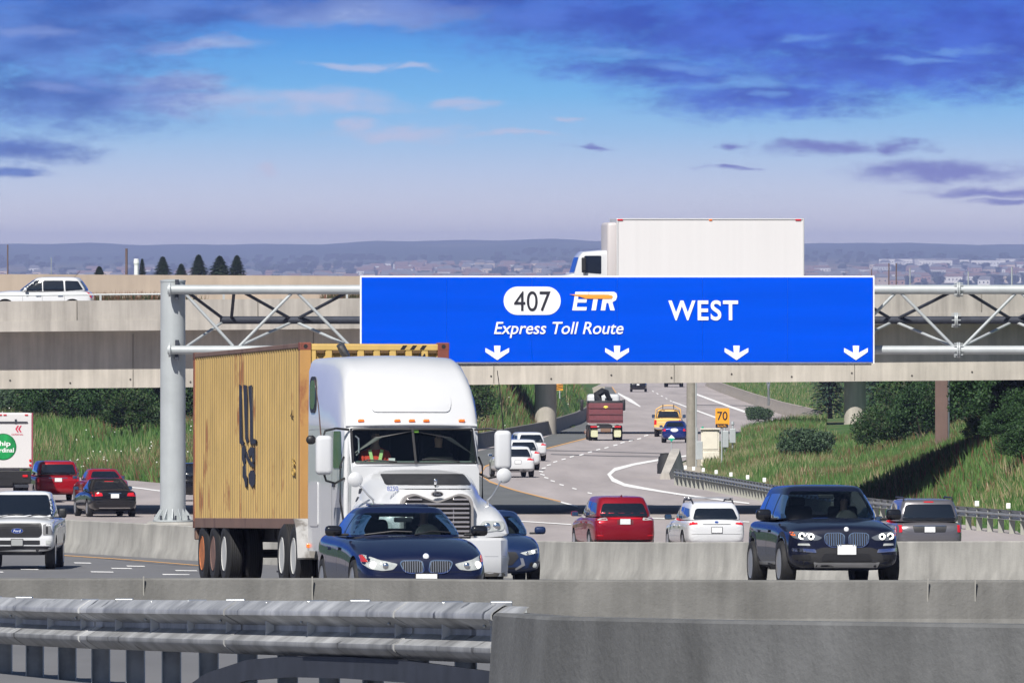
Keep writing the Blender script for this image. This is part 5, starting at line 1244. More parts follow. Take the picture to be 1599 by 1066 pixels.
# ---------------------------------------------------------------- white pickup, left edge
def pickup(name, label, cat, pm, W_=2.03, H=1.95, L=5.8, front=True):
    s = dict(paint=pm, W=W_, H=H, zb=.42, st=[(-L/2, W_/2*.90, .52, 1.08, 1.14), (-L/2+.05, W_/2*.96, .46, 1.13, 1.19), (-L/2+.3, W_/2, .44, 1.17, 1.25), (-L/2+.9, W_/2, .44, 1.2, 1.28), (-1.15, W_/2, .44, 1.23, 1.31), (0, W_/2, .44, 1.25, 1.25), (1.05, W_/2, .44, 1.25, 1.25), (1.2, W_/2, .44, 1.28, 1.30), (L/2-.2, W_/2, .46, 1.28, 1.30), (L/2-.04, W_/2*.985, .50, 1.26, 1.28), (L/2, W_/2*.95, .56, 1.22, 1.24)],
             cowl=-1.2, belt=1.24, rf=-.55, rr=.92, rg=1.08, wb=.90, wr=.72, bowr=.02, wheelr=.41, axles=(-1.95, 1.75), tw=.28, tread=W_/2-.16, side=[[(-.85, 1.30), (-.12, 1.30), (-.15, 1.76), (-.52, 1.75)], [(-.04, 1.30), (.75, 1.30), (.72, 1.76), (-.06, 1.76)]],
             doors=(-1.0, -.08, .9), handles=(-.25, .65), apil=.08, wtop=.13, mirror=(-.85, 1.28), msize=(.22, .14, .24), mirrorm=blackp, hollow=False, cpil=.1)
    return s
s = pickup('pickup_truck', '', '', whitep); s['wb'] = .93; s['wr'] = .74; s['rf'] = -.35; s['wtop'] = .11
s['dec'] = [('grille', rpoly([(-.60, .81), (.60, .81), (.68, .90), (.66, 1.17), (-.66, 1.17), (-.68, .90)], .05), 'F', blackp, .012, .03), ('bumper_band', rpoly([(-.98, .60), (.98, .60), (1.0, .79), (-1.0, .79)], .03), 'F', whitep, .05, .06),
            ('bumper_intake', rpoly([(-.62, .635), (.62, .635), (.62, .74), (-.62, .74)], .02), 'F', blackp, .064, .02), ('fog_light', rpoly([(.78, .64), (.92, .64), (.92, .74), (.78, .74)], .02), 'F', lensm, .066, .02, True),
            ('lower_valance', rpoly([(-.95, .44), (.95, .44), (.97, .58), (-.97, .58)], .03), 'F', blackp, .02, .03), ('headlight', rpoly([(.70, .87), (.98, .88), (1.0, 1.14), (.82, 1.16), (.70, 1.13)], .03), 'F', mat('grey lamp lens', (.2, .2, .2), .15, coat=1.0), .014, .03, True), ('turn_signal', rpoly([(.78, .90), (.84, .90), (.84, 1.08), (.78, 1.08)], .01), 'F', blackp, .02, .01, True)]
pk, bl, bg = make_car('pickup_truck', 'white pickup truck with black grille facing the camera at the left edge', 'pickup truck', s)
for k in range(7): decal(bl, rect(0, .865+.043*k, 1.2, .010), 'F', mat('dark grille bar', (.02, .02, .022), .5), 'grille_bar', pk, .02, .01, .3)
c = on(bl, 0, .975); mb = MB(); mb.prism(ell(0, 0, .155, .062, 28), .015, mat('blue oval enamel', (.01, .04, .22), .25), Matrix.Translation((0, c.y-.04, .975))); bd = mb.build('badge', None, pk)
mb = MB(); mb.prism(ell(0, 0, .165, .072, 28), .012, chrome, Matrix.Translation((0, c.y-.034, .975))); mb.build('badge_rim', chrome, bd)
ltext('Ford', 0, .975, .06, .20, swhite, 'badge_lettering', bd, y=c.y-.044, shear=.25)
plate(pk, bl, .685, w_=.31, h_=.16).children[0].name = 'plate_frame'
pk.children[0]
for ch in pk.children:
    if ch.name.startswith('licence_plate'): ch.location.y -= .07; ch.data.materials[0] = mat('grey plate', (.3, .31, .31), .5)
for sx_ in (1, -1):
    mb = MB(); mb.lathe([(-.03, .035), (-.06, .045), (-.06, .03)], 'y', 12, blackp, (sx_*.55, -2.9, .50)); mb.build('tow_hook', blackp, pk)
wiper(pk, bg, [(-.65, 1.30), (-.2, 1.36), (.05, 1.35)]); wiper(pk, bg, [(.1, 1.30), (.4, 1.36), (.7, 1.34)])
place(pk, 37, 306, -1.0); pk.scale = (1, 1, 1.09)
pass

# ---------------------------------------------------------------- rear-view cars
def rear_suv(kind, pm, L, W_, H, yaw_, px, D, label, **k):
    hood = k.get('hood', .98); belt = k.get('belt', 1.06)
    s = dict(paint=pm, W=W_, H=H, zb=k.get('zb', .27), st=suv_st(L, W_, hood=hood, cowlz=belt+.06, belt=belt, zb_=k.get('zb', .27), nose=hood-.1, rear=k.get('rear', 1.02)), cowl=-1.0, belt=belt, rf=-.3, rr=L/2-k.get('rrake', .55), rg=L/2-.12, wb=W_/2*.915, wr=W_/2*k.get('tumble', .74), bowr=k.get('bowr', .10), wheelr=k.get('wr', .36), axles=(-L/2+.9, L/2-.97),
             side=k.get('side') or [[(-.65, belt+.06), (0, belt+.06), (-.03, H-.17), (-.3, H-.18)], [(.08, belt+.06), (.92, belt+.07), (.86, H-.17), (.05, H-.16)], [(1.0, belt+.08), (L/2-.45, belt+.14), (L/2-.75, H-.21), (.95, H-.18)]],
             doors=(-.9, .04, 1.0), handles=(-.15, .85), mirror=(-.6, belt+.03), mirrorm=k.get('mirrorm', pm), cpil=k.get('cpil', .13), rwz=k.get('rwz', (belt+.05, H-.15)), sideglass=k.get('sideglass', glass_b), apil=.08)
    s['dec'] = k.get('dec', []); root, bl, bg = make_car(kind, label, k.get('cat', 'car'), s, k.get('group'))
    if k.get('platez'): plate(root, bl, k['platez'], 'B', .31, .16)
    place(root, px, D, 180+yaw_); return root, bl, bg
def RP(*pts, r=.03): return rpoly(pts, r)
edge, bl, bg = rear_suv('suv', redp, 4.78, 1.93, 1.74, 8.5, 957, 333, 'deep red suv seen from behind, left of the white wagon with roof rails', belt=1.08, rear=1.10, platez=.98, tumble=.72, rwz=(1.14, 1.52),
  dec=[('rear_light', RP((.52, 1.02), (.90, 1.03), (.93, 1.12), (.56, 1.11)), 'B', lensm, .01, .02, True), ('light_band', RP((-.5, 1.06), (.5, 1.06), (.5, 1.10), (-.5, 1.10), r=.01), 'B', redl, .008, .02), ('bumper_valance', RP((-.86, .28), (.86, .28), (.90, .44), (-.90, .44)), 'B', blackp, .012, .02),
       ('reflector', RP((.66, .55), (.84, .56), (.84, .585), (.66, .575), r=.005), 'B', redl, .012, .01, True), ('plate_recess', RP((-.24, .89), (.24, .89), (.24, 1.03), (-.24, 1.03), r=.02), 'B', mat('dark red recess', (.10, .004, .008), .4), .006, .01)])
mb = MB(); mb.tube([(0, 1.55, 1.69), (0, 1.62, 1.75), (0, 1.75, 1.76)], [.03, .025, .005], redp); mb.build('aerial_fin', redp, edge)
sub, bl, bg = rear_suv('station_wagon', whitep, 4.78, 1.82, 1.56, 8.0, 1100, 334, 'white station wagon with roof rails and crossbars, between red suv and blue black suv', belt=.98, hood=.86, rear=1.0, platez=.72, tumble=.73, rwz=(1.03, 1.36), wr=.34, zb=.24, mirrorm=blackp,
  dec=[('rear_light', RP((.56, .90), (.84, .86), (.86, 1.04), (.66, 1.06)), 'B', redl, .012, .02, True), ('trim_strip', RP((-.42, .885), (.42, .885), (.42, .90), (-.42, .90), r=.004), 'B', blackp, .008, .01), ('badge', ell(0, .955, .055, .032), 'B', mat('blue star enamel', (.02, .06, .25), .3), .012, .01), ('bumper_seam', rect(0, .60, 1.5, .008), 'B', blackp, .003, .01)])
for sx_ in (1, -1):
    mb = MB(); mb.tube([(sx_*.60, -.2, 1.50), (sx_*.61, 0, 1.60), (sx_*.61, 1.4, 1.60), (sx_*.60, 1.7, 1.47)], .026, blackp, 8); mb.build('roof_rail', blackp, sub)
for y in (.35, 1.15): mb = MB(); mb.rbox((0, y, 1.66), (1.36, .08, .035), .015, alu); mb.rbox((.6, y, 1.62), (.05, .10, .08), .01, blackp); mb.rbox((-.6, y, 1.62), (.05, .10, .08), .01, blackp); mb.build('crossbar', None, sub)
mv, bl, bg = rear_suv('minivan', greyp, 5.15, 2.0, 1.76, 5.0, 1435, 323, 'graphite grey minivan seen from behind, at the right of the blue black suv', belt=1.05, rear=1.06, platez=.88, tumble=.76, rrake=.35, bowr=.05, rwz=(1.13, 1.60), wr=.34, cpil=.11, mirrorm=blackp, cat='minivan',
  dec=[('rear_light', RP((.80, .80), (.965, .80), (.95, 1.12), (.80, 1.12)), 'B', redl, .02, .03, True), ('plate_recess', RP((-.45, .80), (.45, .80), (.50, .99), (-.50, .99)), 'B', blackp, .006, .01), ('chrome_strip', RP((-.46, .975), (.46, .975), (.46, 1.0), (-.46, 1.0), r=.006), 'B', chrome, .014, .02), ('bumper', RP((-.92, .30), (.92, .30), (.94, .60), (-.94, .60)), 'B', greyp, .04, .05), ('bumper_valance', RP((-.85, .27), (.85, .27), (.88, .40), (-.88, .40)), 'B', blackp, .05, .02)])
decal(bg, RP((-.14, 1.655), (.14, 1.655), (.14, 1.685), (-.14, 1.685), r=.006), 'B', redl, 'brake_light', mv, .012, .02)
for sx_ in (1, -1): mb = MB(); mb.tube([(sx_*.70, .2, 1.70), (sx_*.70, .3, 1.79), (sx_*.70, 2.0, 1.79), (sx_*.70, 2.1, 1.68)], .025, blackp, 8); mb.build('roof_rail', blackp, mv)
rmv, bl, bg = rear_suv('minivan', redp2, 5.15, 2.0, 1.74, 8.0, 82, 480, 'red minivan seen from behind beside the white box truck at the left', belt=1.05, rear=1.06, platez=.92, tumble=.76, rrake=.35, bowr=.05, rwz=(1.13, 1.58), wr=.34, cpil=.11, cat='minivan',
  dec=[('rear_light', RP((.82, .82), (.96, .82), (.95, 1.12), (.82, 1.12)), 'B', redl, .02, .03, True), ('chrome_strip', RP((-.40, .99), (.40, .99), (.40, 1.02), (-.40, 1.02), r=.006), 'B', chrome, .014, .02), ('bumper', RP((-.92, .30), (.92, .30), (.94, .56), (-.94, .56)), 'B', redp2, .04, .05)])
def rear_sedan(pm, L, W_, H, yaw_, px, D, label, **k):
    s = dict(paint=pm, W=W_, H=H, zb=.2, st=sedan_st(L, W_, hood=.74, cowlz=.97, trunk=k.get('trunk', 1.03), belt=.94, nose=.62, tail=k.get('tail', 1.0)), cowl=-.98, belt=.94, rf=-.25, rr=.85, rg=1.68, wb=.84*W_/1.85, wr=.61*W_/1.85, wheelr=.33, axles=(-L/2+.88, L/2-1.05), side=[[(-.70, .99), (-.08, .99), (-.12, H-.14), (-.30, H-.15)], [(.0, .99), (.85, 1.0), (.72, H-.13), (-.04, H-.13)]],
             doors=(-.92, -.04, .95), handles=(-.2, .75), mirrorm=k.get('mirrorm', pm), cpil=.13, rwz=(1.07, H-.11), apil=.08)
    s['dec'] = k.get('dec', []); root, bl, bg = make_car('sedan', label, 'car', s, k.get('group'))
    if k.get('platez'): plate(root, bl, k['platez'], 'B', .31, .16)
    place(root, px, D, 180+yaw_); return root, bl, bg
bz, bl, bg = rear_sedan(blackcar, 4.86, 1.86, 1.47, 11, 164, 424, 'black sedan seen from behind with red tail lights, nearest of the left-hand group', platez=.80, tail=1.04,
  dec=[('rear_light', RP((.46, .80), (.84, .78), (.86, .94), (.50, .92)), 'B', redl, .01, .02, True), ('chrome_strip', RP((-.24, .895), (.24, .895), (.24, .915), (-.24, .915), r=.005), 'B', chrome, .012, .02), ('bumper_seam', rect(0, .60, 1.5, .008), 'B', blackp, .003, .01), ('chrome_lip', RP((-.6, .34), (.6, .34), (.6, .36), (-.6, .36), r=.005), 'B', chrome, .008, .01)])
decal(bg, rect(0, 1.345, .35, .02), 'B', redl, 'brake_light', bz, .012, .02)
cam_, bl, bg = rear_sedan(redp2, 4.82, 1.83, 1.45, 11, 157, 472, 'red sedan seen from behind, above the black sedan at the left', platez=.86, tail=1.04,
  dec=[('rear_light', RP((.40, .82), (.84, .80), (.86, .96), (.42, .92)), 'B', mat('pale tail lens', (.6, .25, .25), .2, coat=1), .01, .02, True), ('trim_strip', RP((-.36, .92), (.36, .92), (.36, .94), (-.36, .94), r=.005), 'B', chrome, .01, .02)])
bs, bl, bg = rear_sedan(bluep, 4.5, 1.78, 1.45, -3, 1055, 738, 'small blue sedan seen from behind in the distance, left of the timber pole', platez=None, tail=1.02, dec=[('rear_light', RP((.56, .78), (.82, .76), (.84, .96), (.60, .94)), 'B', redl, .01, .02, True)])
c = on(bl, 0, .86, 'B'); mb = MB(); mb.sphere((0, c.y, .84), (.26, .03, .13), platem, 12, 8); mb.build('oval_plate', platem, bs)  # enlarged pale oval on the licence plate's spot
w1, bl, bg = rear_suv('suv', whitep, 4.65, 1.87, 1.66, 10, 820, 640, 'white suv in the distance, farthest of the white cars beside the truck mirror', platez=.8, belt=1.04, dec=[('rear_light', RP((.50, .92), (.86, .90), (.88, 1.04), (.62, 1.04)), 'B', redl, .01, .02, True), ('bumper_valance', RP((-.85, .28), (.85, .28), (.88, .46), (-.88, .46)), 'B', blackp, .01, .02)])
w2, bl, bg = rear_suv('suv', whitep, 4.65, 1.87, 1.6, 8, 799, 572, 'white car in the distance, nearest of the white cars, half hidden by the truck mirror', platez=.8, belt=1.02, dec=[('rear_light', RP((.46, .90), (.86, .88), (.88, 1.02), (.56, 1.02)), 'B', redl, .01, .02, True), ('bumper_valance', RP((-.85, .28), (.85, .28), (.88, .44), (-.88, .44)), 'B', blackp, .01, .02)])
w3, bl, bg = rear_suv('suv', whitep, 4.6, 1.85, 1.66, 9, 809, 600, 'white car peeking out between the nearest and the farthest white cars beside the truck mirror', belt=1.04, dec=[('rear_light', RP((.50, .92), (.86, .90), (.88, 1.04), (.62, 1.04)), 'B', redl, .01, .02, True)])
bk, bl, bg = rear_suv('suv', blackcar, 4.7, 1.9, 1.7, -2, 997, 1290, 'dark suv far up the road, cut off by the lower edge of the overpass', platez=.85, belt=1.05)
bk2, bl, bg = rear_suv('suv', blackcar, 4.6, 1.85, 1.65, 8, 305, 480, 'dark car just showing between the gantry post and the container', belt=1.02)
s = pickup('x', '', '', blackp, 2.2, 1.9, 6.6, False); ft, _, _ = make_car('pickup_truck', 'dark truck far up the road, only its wheels showing below the overpass', 'pickup truck', s); place(ft, 1052, 1380, 176)
# small white two-tone car on the overpass, seen from its left... side on
mini = dict(paint=whitep, W=1.79, H=1.56, zb=.22, st=suv_st(4.15, 1.79, hood=.92, cowlz=1.02, belt=.98, zb_=.24, cowl=-.8, nose=.82, rear=.98), cowl=-.98, belt=.97, rf=-.18, rr=1.55, rg=1.95, wb=.82, wr=.66, wheelr=.33, axles=(-1.3, 1.3),
            side=[[(-.72, 1.01), (.13, 1.01), (.11, 1.42), (-.28, 1.41)], [(.17, 1.01), (.98, 1.01), (.94, 1.42), (.15, 1.42)], [(1.03, 1.02), (1.72, 1.06), (1.50, 1.40), (1.0, 1.42)]], doors=(-.62, .14, 1.0), handles=(-.0, .85), mirror=(-.5, 1.0), sideglass=glass_d, mirrorm=whitep, handlem=chrome,
            dec=[('window_band', rpoly([(-.84, .985), (1.86, 1.01), (1.60, 1.44), (-.26, 1.445)], .04), 'L', blackg, .003, .01, False, 'g'), ('rear_light', ell(.70, .86, .09, .13), 'B', redl, .012, .03, True), ('side_light', rpoly([(1.88, .76), (2.04, .76), (2.02, .94), (1.88, .94)], .03), 'L', redl, .01, .02), ('headlight', ell(.60, .76, .14, .13), 'F', lensm, .02, .03, True), ('grille', rpoly([(-.36, .60), (.36, .60), (.40, .74), (-.40, .74)], .03), 'F', blackp, .01, .02), ('lower_sill', rpoly([(-.85, .26), (.85, .26), (.85, .36), (-.85, .36)], .02), 'L', blackp, .004, .01)])
mn, bl, bg = make_car('hatchback', 'small white hatchback with a dark roof band driving left on the overpass', 'car', mini)
mb = MB(); mb.lathe([(-.012, .60), (.02, .50), (.045, .3)], 'z', 8, blackg); mb = MB(); mb.cyl((0, 1.3, 1.52), (0, 1.55, 1.80), .008, blackp, 6); mb.build('aerial', blackp, mn)
mn.location = (SX(64, 432), 431.5, -2.42+zb(SX(64, 432))+.05); mn.rotation_euler = (0, 0, R(-92))
mt = Matrix.Translation(mn.location) @ Matrix.Rotation(R(-92), 4, 'Z') @ Matrix.Translation((-.36, .25, .62)); o = person_bust('person', 'person at the wheel of the white hatchback on the overpass', mt.translation, dgrey); o.rotation_euler = mt.to_euler()
# ---------------------------------------------------------------- white semi tractor
tw_ = mat('white truck paint', (.56, .57, .585), .32, coat=.6, var=.03, vscale=1.2)
tr = empty('tractor_unit', 'white long-nose semi tractor with sleeper cab hauling the yellow container', 'truck')
chip = mat('cab interior', (.018, .024, .024), .8)
# hood with fenders
def hsec(p): return [(x, z) for x, z in p]
HS = [(0.12, [(0, 1.56), (.42, 1.57), (.57, 1.48), (.63, 1.25), (.72, 1.06), (.98, 1.04), (1.10, .96), (1.13, .86), (1.13, .82)]),
      (0.22, [(0, 1.62), (.45, 1.63), (.61, 1.53), (.67, 1.33), (.78, 1.20), (1.0, 1.17), (1.14, 1.04), (1.17, .90), (1.17, .82)]),
      (0.55, [(0, 1.71), (.48, 1.72), (.66, 1.60), (.73, 1.44), (.84, 1.34), (1.03, 1.29), (1.18, 1.12), (1.20, .95), (1.20, .82)]),
      (1.10, [(0, 1.82), (.53, 1.83), (.73, 1.69), (.80, 1.52), (.90, 1.44), (1.06, 1.36), (1.18, 1.2), (1.20, 1.0), (1.20, .82)]),
      (1.70, [(0, 1.90), (.62, 1.90), (.84, 1.76), (.90, 1.55), (.97, 1.42), (1.06, 1.32), (1.14, 1.15), (1.15, .95), (1.15, .82)]),
      (2.25, [(0, 1.95), (.76, 1.94), (.97, 1.82), (1.0, 1.6), (1.02, 1.42), (1.04, 1.3), (1.05, 1.1), (1.05, .95), (1.05, .82)])]
mb = MB(); mb.loft([[(x, y, z) for x, z in p]+[(-x, y, z) for x, z in p[:0:-1]] for y, p in HS], tw_)
cm = MB()
for sx_ in (1, -1): cm.cyl((sx_*1.5, 1.12, .52), (sx_*.72, 1.12, .52), .62, blackp, 36)
me = modded(mb, tw_, 1, cm.build('cut', blackp, None), None, 30); link('hood', me, tr); bh = bvh_of(me)
# cab + sleeper body
def csec(y, w, zl, zt, r, tum=.0):
    pts = [(w, zl), (w, zl+(zt-zl)*.35), (w-.005, zl+(zt-zl)*.6), (w-tum*.4, zt-r*1.5)]
    for k in range(6): a = R(90*k/5); pts.append((w-tum-r+r*math.cos(a), zt-r+r*math.sin(a)*.95))
    pts.append(((w-tum-r)*.5, zt+.012)); pts.append((0, zt+.018))
    return [(x, y+(.06*(x/w)**2 if y < 3.3 else 0), z) for x, z in pts]+[(-x, y+(.06*(x/w)**2 if y < 3.3 else 0), z) for x, z in pts[-2::-1]]
CS = [csec(2.12, 1.02, .85, 1.96, .06, .02), csec(2.52, 1.03, .72, 2.56, .07, .05), csec(2.545, 1.07, .72, 2.60, .10, .03), csec(2.66, 1.08, .62, 2.92, .13, .04), csec(2.90, 1.09, .6, 3.24, .18, .06), csec(3.2, 1.09, .6, 3.47, .22, .08), csec(3.6, 1.09, .6, 3.61, .23, .09), csec(4.1, 1.09, .6, 3.675, .22, .08), csec(5.0, 1.10, .6, 3.69, .19, .06), csec(6.15, 1.11, .6, 3.68, .14, .04)]
mb = MB(); mb.loft(CS, tw_)
cm = MB(); wsp = rpoly([(-.985, 2.0), (.985, 2.0), (.955, 2.53), (-.955, 2.53)], .07); cm.prism(wsp, 2.5, chip, Matrix.Translation((0, 1.6, 0)))
o = mb.build('tmp', tw_, None); 
for p in o.data.polygons: p.use_smooth = True
cut = cm.build('cut', chip, None); q = o.modifiers.new('b', 'BOOLEAN'); q.object = cut; q.solver = 'EXACT'; q.material_mode = 'TRANSFER'; me = bake(o, 'cab'); bpy.data.objects.remove(o); bpy.data.objects.remove(cut)
me.set_sharp_from_angle(angle=R(28)); link('cab', me, tr)
mb = MB(); mb.loft(CS, tw_); o = mb.build('t', tw_, None); bc = bvh_of(o.data); bpy.data.objects.remove(o)
for sx_ in (1, -1):
    pl = rpoly([(.012, 2.0), (.985, 2.0), (.955, 2.53), (.012, 2.53)], .05); pl = pl if sx_ > 0 else mir(pl); decal(bc, pl, 'F', glass_s, 'windscreen', tr, .0, .006)
mb = MB()
def fr_strip(poly, nm, m_, o_=.012, t_=.02): return decal(bc, poly, 'F', m_, nm, tr, o_, t_)
fr_strip(rect(0, 2.265, .035, .56), 'windscreen_divider', blackp, .02, .03)
fr_strip([(-1.0, 1.985), (1.0, 1.985), (1.0, 2.01), (-1.0, 2.01)], 'windscreen_seal', blackp); fr_strip([(-.97, 2.52), (.97, 2.52), (.965, 2.55), (-.965, 2.55)], 'windscreen_seal', blackp)
for sx_ in (1, -1):
    p = [(.97, 2.0), (1.0, 2.0), (.975, 2.54), (.945, 2.54)]; fr_strip(p if sx_ > 0 else mir(p), 'windscreen_seal', blackp)
# visor lip and marker lights
mb = MB(); mb.tube([(-1.04, 2.60, 2.585), (-.5, 2.50, 2.60), (0, 2.48, 2.605), (.5, 2.50, 2.60), (1.04, 2.60, 2.585)], .025, tw_, 8); mb.build('visor_lip', tw_, tr, smooth=60)
for x in (-.80, -.23, 0.0, .23, .80):
    c = on(bc, x, 2.665); mb = MB(); mb.rbox((x, c.y-.01, 2.665), (.10, .05, .04), .012, ambers); mb.build('marker_light', ambers, tr)
decal(bc, rpoly([(-.62, 2.80), (.62, 2.80), (.66, 3.0), (.60, 3.18), (-.60, 3.18), (-.66, 3.0)], .08), 'F', tw_, 'fairing_panel', tr, .02, .025)
decal(bc, rpoly([(5.35, 2.80), (6.0, 2.80), (6.0, 3.38), (5.35, 3.38)], .22, 8), 'L', blackp, 'sleeper_window_frame', tr, .012, .02); decal(bc, rpoly([(5.42, 2.86), (5.93, 2.86), (5.93, 3.32), (5.42, 3.32)], .2, 8), 'L', glass_b, 'sleeper_window', tr, .018, .02)
for ax in ('L', 'R'):
    decal(bc, rpoly([(2.72, 1.92), (3.55, 1.92), (3.55, 2.50), (2.85, 2.50)], .06), ax, glass_b, 'door_window', tr, .01, .02)
    for yy in (2.42, 3.72): decal(bc, [(yy, .9), (yy+.012, .9), (yy+.012, 2.5), (yy, 2.5)], ax, blackp, 'door_seam', tr, .002, .005, .3)
    for yy in (4.9,): decal(bc, [(yy, .7), (yy+.012, .7), (yy+.012, 2.5), (yy, 2.5)], ax, mat('panel seam grey', (.35, .36, .38), .6), 'panel_seam', tr, .002, .005, .3)
    decal(bc, [(2.5, 2.545), (6.1, 2.53), (6.1, 2.54), (2.5, 2.56)], ax, mat('panel seam grey', (.35, .36, .38), .6), 'panel_seam', tr, .002, .005, .3)
    decal(bc, rpoly([(3.38, 1.62), (3.60, 1.62), (3.60, 1.70), (3.38, 1.70)], .02), ax, blackp, 'door_handle', tr, .02, .03)
    decal(bc, rpoly([(2.85, .95), (3.5, .95), (3.5, 1.3), (2.85, 1.3)], .04), ax, mat('panel seam grey', (.35, .36, .38), .6), 'step_recess', tr, .003, .008)
    decal(bc, rpoly([(5.1, 1.0), (5.9, 1.0), (5.9, 1.7), (5.1, 1.7)], .05), ax, tw_, 'luggage_door', tr, .014, .02)
mb = MB(); mb.rbox((-1.12, 6.05, .68), (.06, .12, .07), .015, ambers); mb.build('side_marker', ambers, tr); mb = MB(); mb.rbox((-1.12, 4.3, .68), (.06, .12, .05), .015, ambers); mb.build('side_marker', ambers, tr)
# intake band, badge, ornament
decal(bh, rpoly([(-.68, 1.66), (.68, 1.66), (.66, 1.83), (-.66, 1.83)], .03), 'F', mat('dark intake screen', (.03, .03, .032), .55, metal=.3, var=.35, vscale=5), 'intake_screen', tr, .04, .02)
decal(bh, rpoly([(-.60, 1.60), (.60, 1.60), (.57, 1.64), (-.57, 1.64)], .015), 'F', tw_, 'intake_lip', tr, .045, .04)
mb = MB(); y = on(bh, 0, 1.60).y; mb.tube([(0, y-.02, 1.55), (0, y-.0, 1.66), (0, y-.03, 1.70)], [.03, .02, .03], chrome, 8); mb.rbox((0, y-.02, 1.72), (.05, .06, .05), .015, chrome); mb.build('ornament', chrome, tr, smooth=60)
# grille
GO = [(-.50, .70), (.50, .70), (.57, .80), (.57, 1.38), (.51, 1.49), (.36, 1.53), (.12, 1.44), (0, 1.40), (-.12, 1.44), (-.36, 1.53), (-.51, 1.49), (-.57, 1.38), (-.57, .80)]
frm = mat('satin grille surround', (.50, .47, .44), .35, metal=.6)
HOOKM = mb = MB(); y0 = .10
decal_y = y0
def flatp(poly, yy, d_, m_, nm, par=None): mb = MB(); mb.prism(poly, d_, m_, Matrix.Translation((0, yy, 0))); return mb.build(nm, m_, par or tr)
flatp(rpoly(GO, .06), .02, .3, frm, 'grille_surround'); gi = [(a*.92, 1.08+(b3-1.08)*.92) for a, b3 in rpoly(GO, .05)]; gr_ = flatp(gi, .005, .03, blackp, 'grille')
cm_ = mat('grille chrome', (.72, .66, .63), .25, metal=.85)
for k in range(10):
    z = .80+.07*k; w_ = .50
    if z > 1.36: 
        for sx_ in (1, -1): mb = MB(); mb.rbox((sx_*.36, -.01, z+.0), (.24, .03, .03), .008, cm_); mb.build('slat', cm_, gr_)
    else: mb = MB(); mb.rbox((0, -.01, z), (2*w_, .03, .032), .008, cm_); mb.build('slat', cm_, gr_)
for x in (-.25, 0, .25): mb = MB(); mb.box((x, -.005, 1.03), (.012, .02, .56), cm_); mb.build('stay', cm_, gr_)
mb = MB(); mb.prism(ell(0, 0, .095, .045, 24), .05, frm, Matrix.Translation((0, .0, 1.515))); bd = mb.build('badge', frm, tr); mb = MB(); mb.prism(ell(0, 0, .08, .033, 24), .02, blackp, Matrix.Translation((0, -.012, 1.515))); mb.build('badge_plate', blackp, bd); ltext('Mack', 0, 1.515, .035, .11, alu, 'badge_lettering', bd, y=-.016)
# unit number
ltext('8250', -.66, 1.60, .075, .17, mat('blue numerals', (.02, .06, .3), .5), 'unit_number', tr, y=.26, rot=(R(72), 0, R(-4)))
# headlights
for sx_ in (1, -1):
    pl = rpoly([(.70, .93), (1.06, .95), (1.10, 1.05), (1.06, 1.10), (.74, 1.10), (.68, 1.03)], .04); pl = pl if sx_ > 0 else mir(pl); h = decal(bh, pl, 'F', lensm, 'headlight', tr, .012, .04, .06)
    for x, r_ in ((.80, .055), (.95, .06)):
        c = on(bh, sx_*x, 1.02); mb = MB(); mb.sphere((sx_*x, c.y-.012, 1.02), (r_, .03, r_), chrome, 16, 10); mb.build('lamp', chrome, h, smooth=60)
    # side vents
    for k in (0, 1): decal(bh, rpoly([(1.78, 1.52-.13*k), (1.95, 1.52-.13*k), (1.95, 1.60-.13*k), (1.78, 1.60-.13*k)], .02), 'L' if sx_ < 0 else 'R', blackp, 'hood_vent', tr, .01, .02)
# bumper: wraps round to the wheels
sec = [(-.02, .24), (-.06, .30), (-.075, .52), (-.05, .80), (.04, .84), (.20, .84), (.20, .24)]
rings = []
for (x, dy) in [(-1.19, .85), (-1.17, .45), (-1.12, .22), (-1.0, .07), (-.7, .0), (0, -.03), (.7, .0), (1.0, .07), (1.12, .22), (1.17, .45), (1.19, .85)]:
    rings.append([(x*(1.0 if a < .1 else .93), dy+a*(1 if a < .1 else 1), b3) for a, b3 in sec])
mb = MB(); mb.loft(rings, tw_); o = mb.build('bumper', tw_, tr, smooth=35)
bb = bvh_of(o.data)
decal(bb, [(-1.15, .545), (1.15, .545), (1.15, .557), (-1.15, .557)], 'F', mat('panel seam grey', (.35, .36, .38), .6), 'bumper_seam', tr, .001, .006); decal(bb, rpoly([(-.42, .32), (.42, .32), (.42, .5), (-.42, .5)], .03), 'F', blackp, 'bumper_intake', tr, .006, .02)
decal(bb, rpoly([(.6, .24), (1.16, .24), (1.15, .33), (1.0, .29), (.8, .315), (.6, .28)], .02), 'F', mat('road grime', (.25, .23, .2), .9), 'grime', tr, .002, .006)
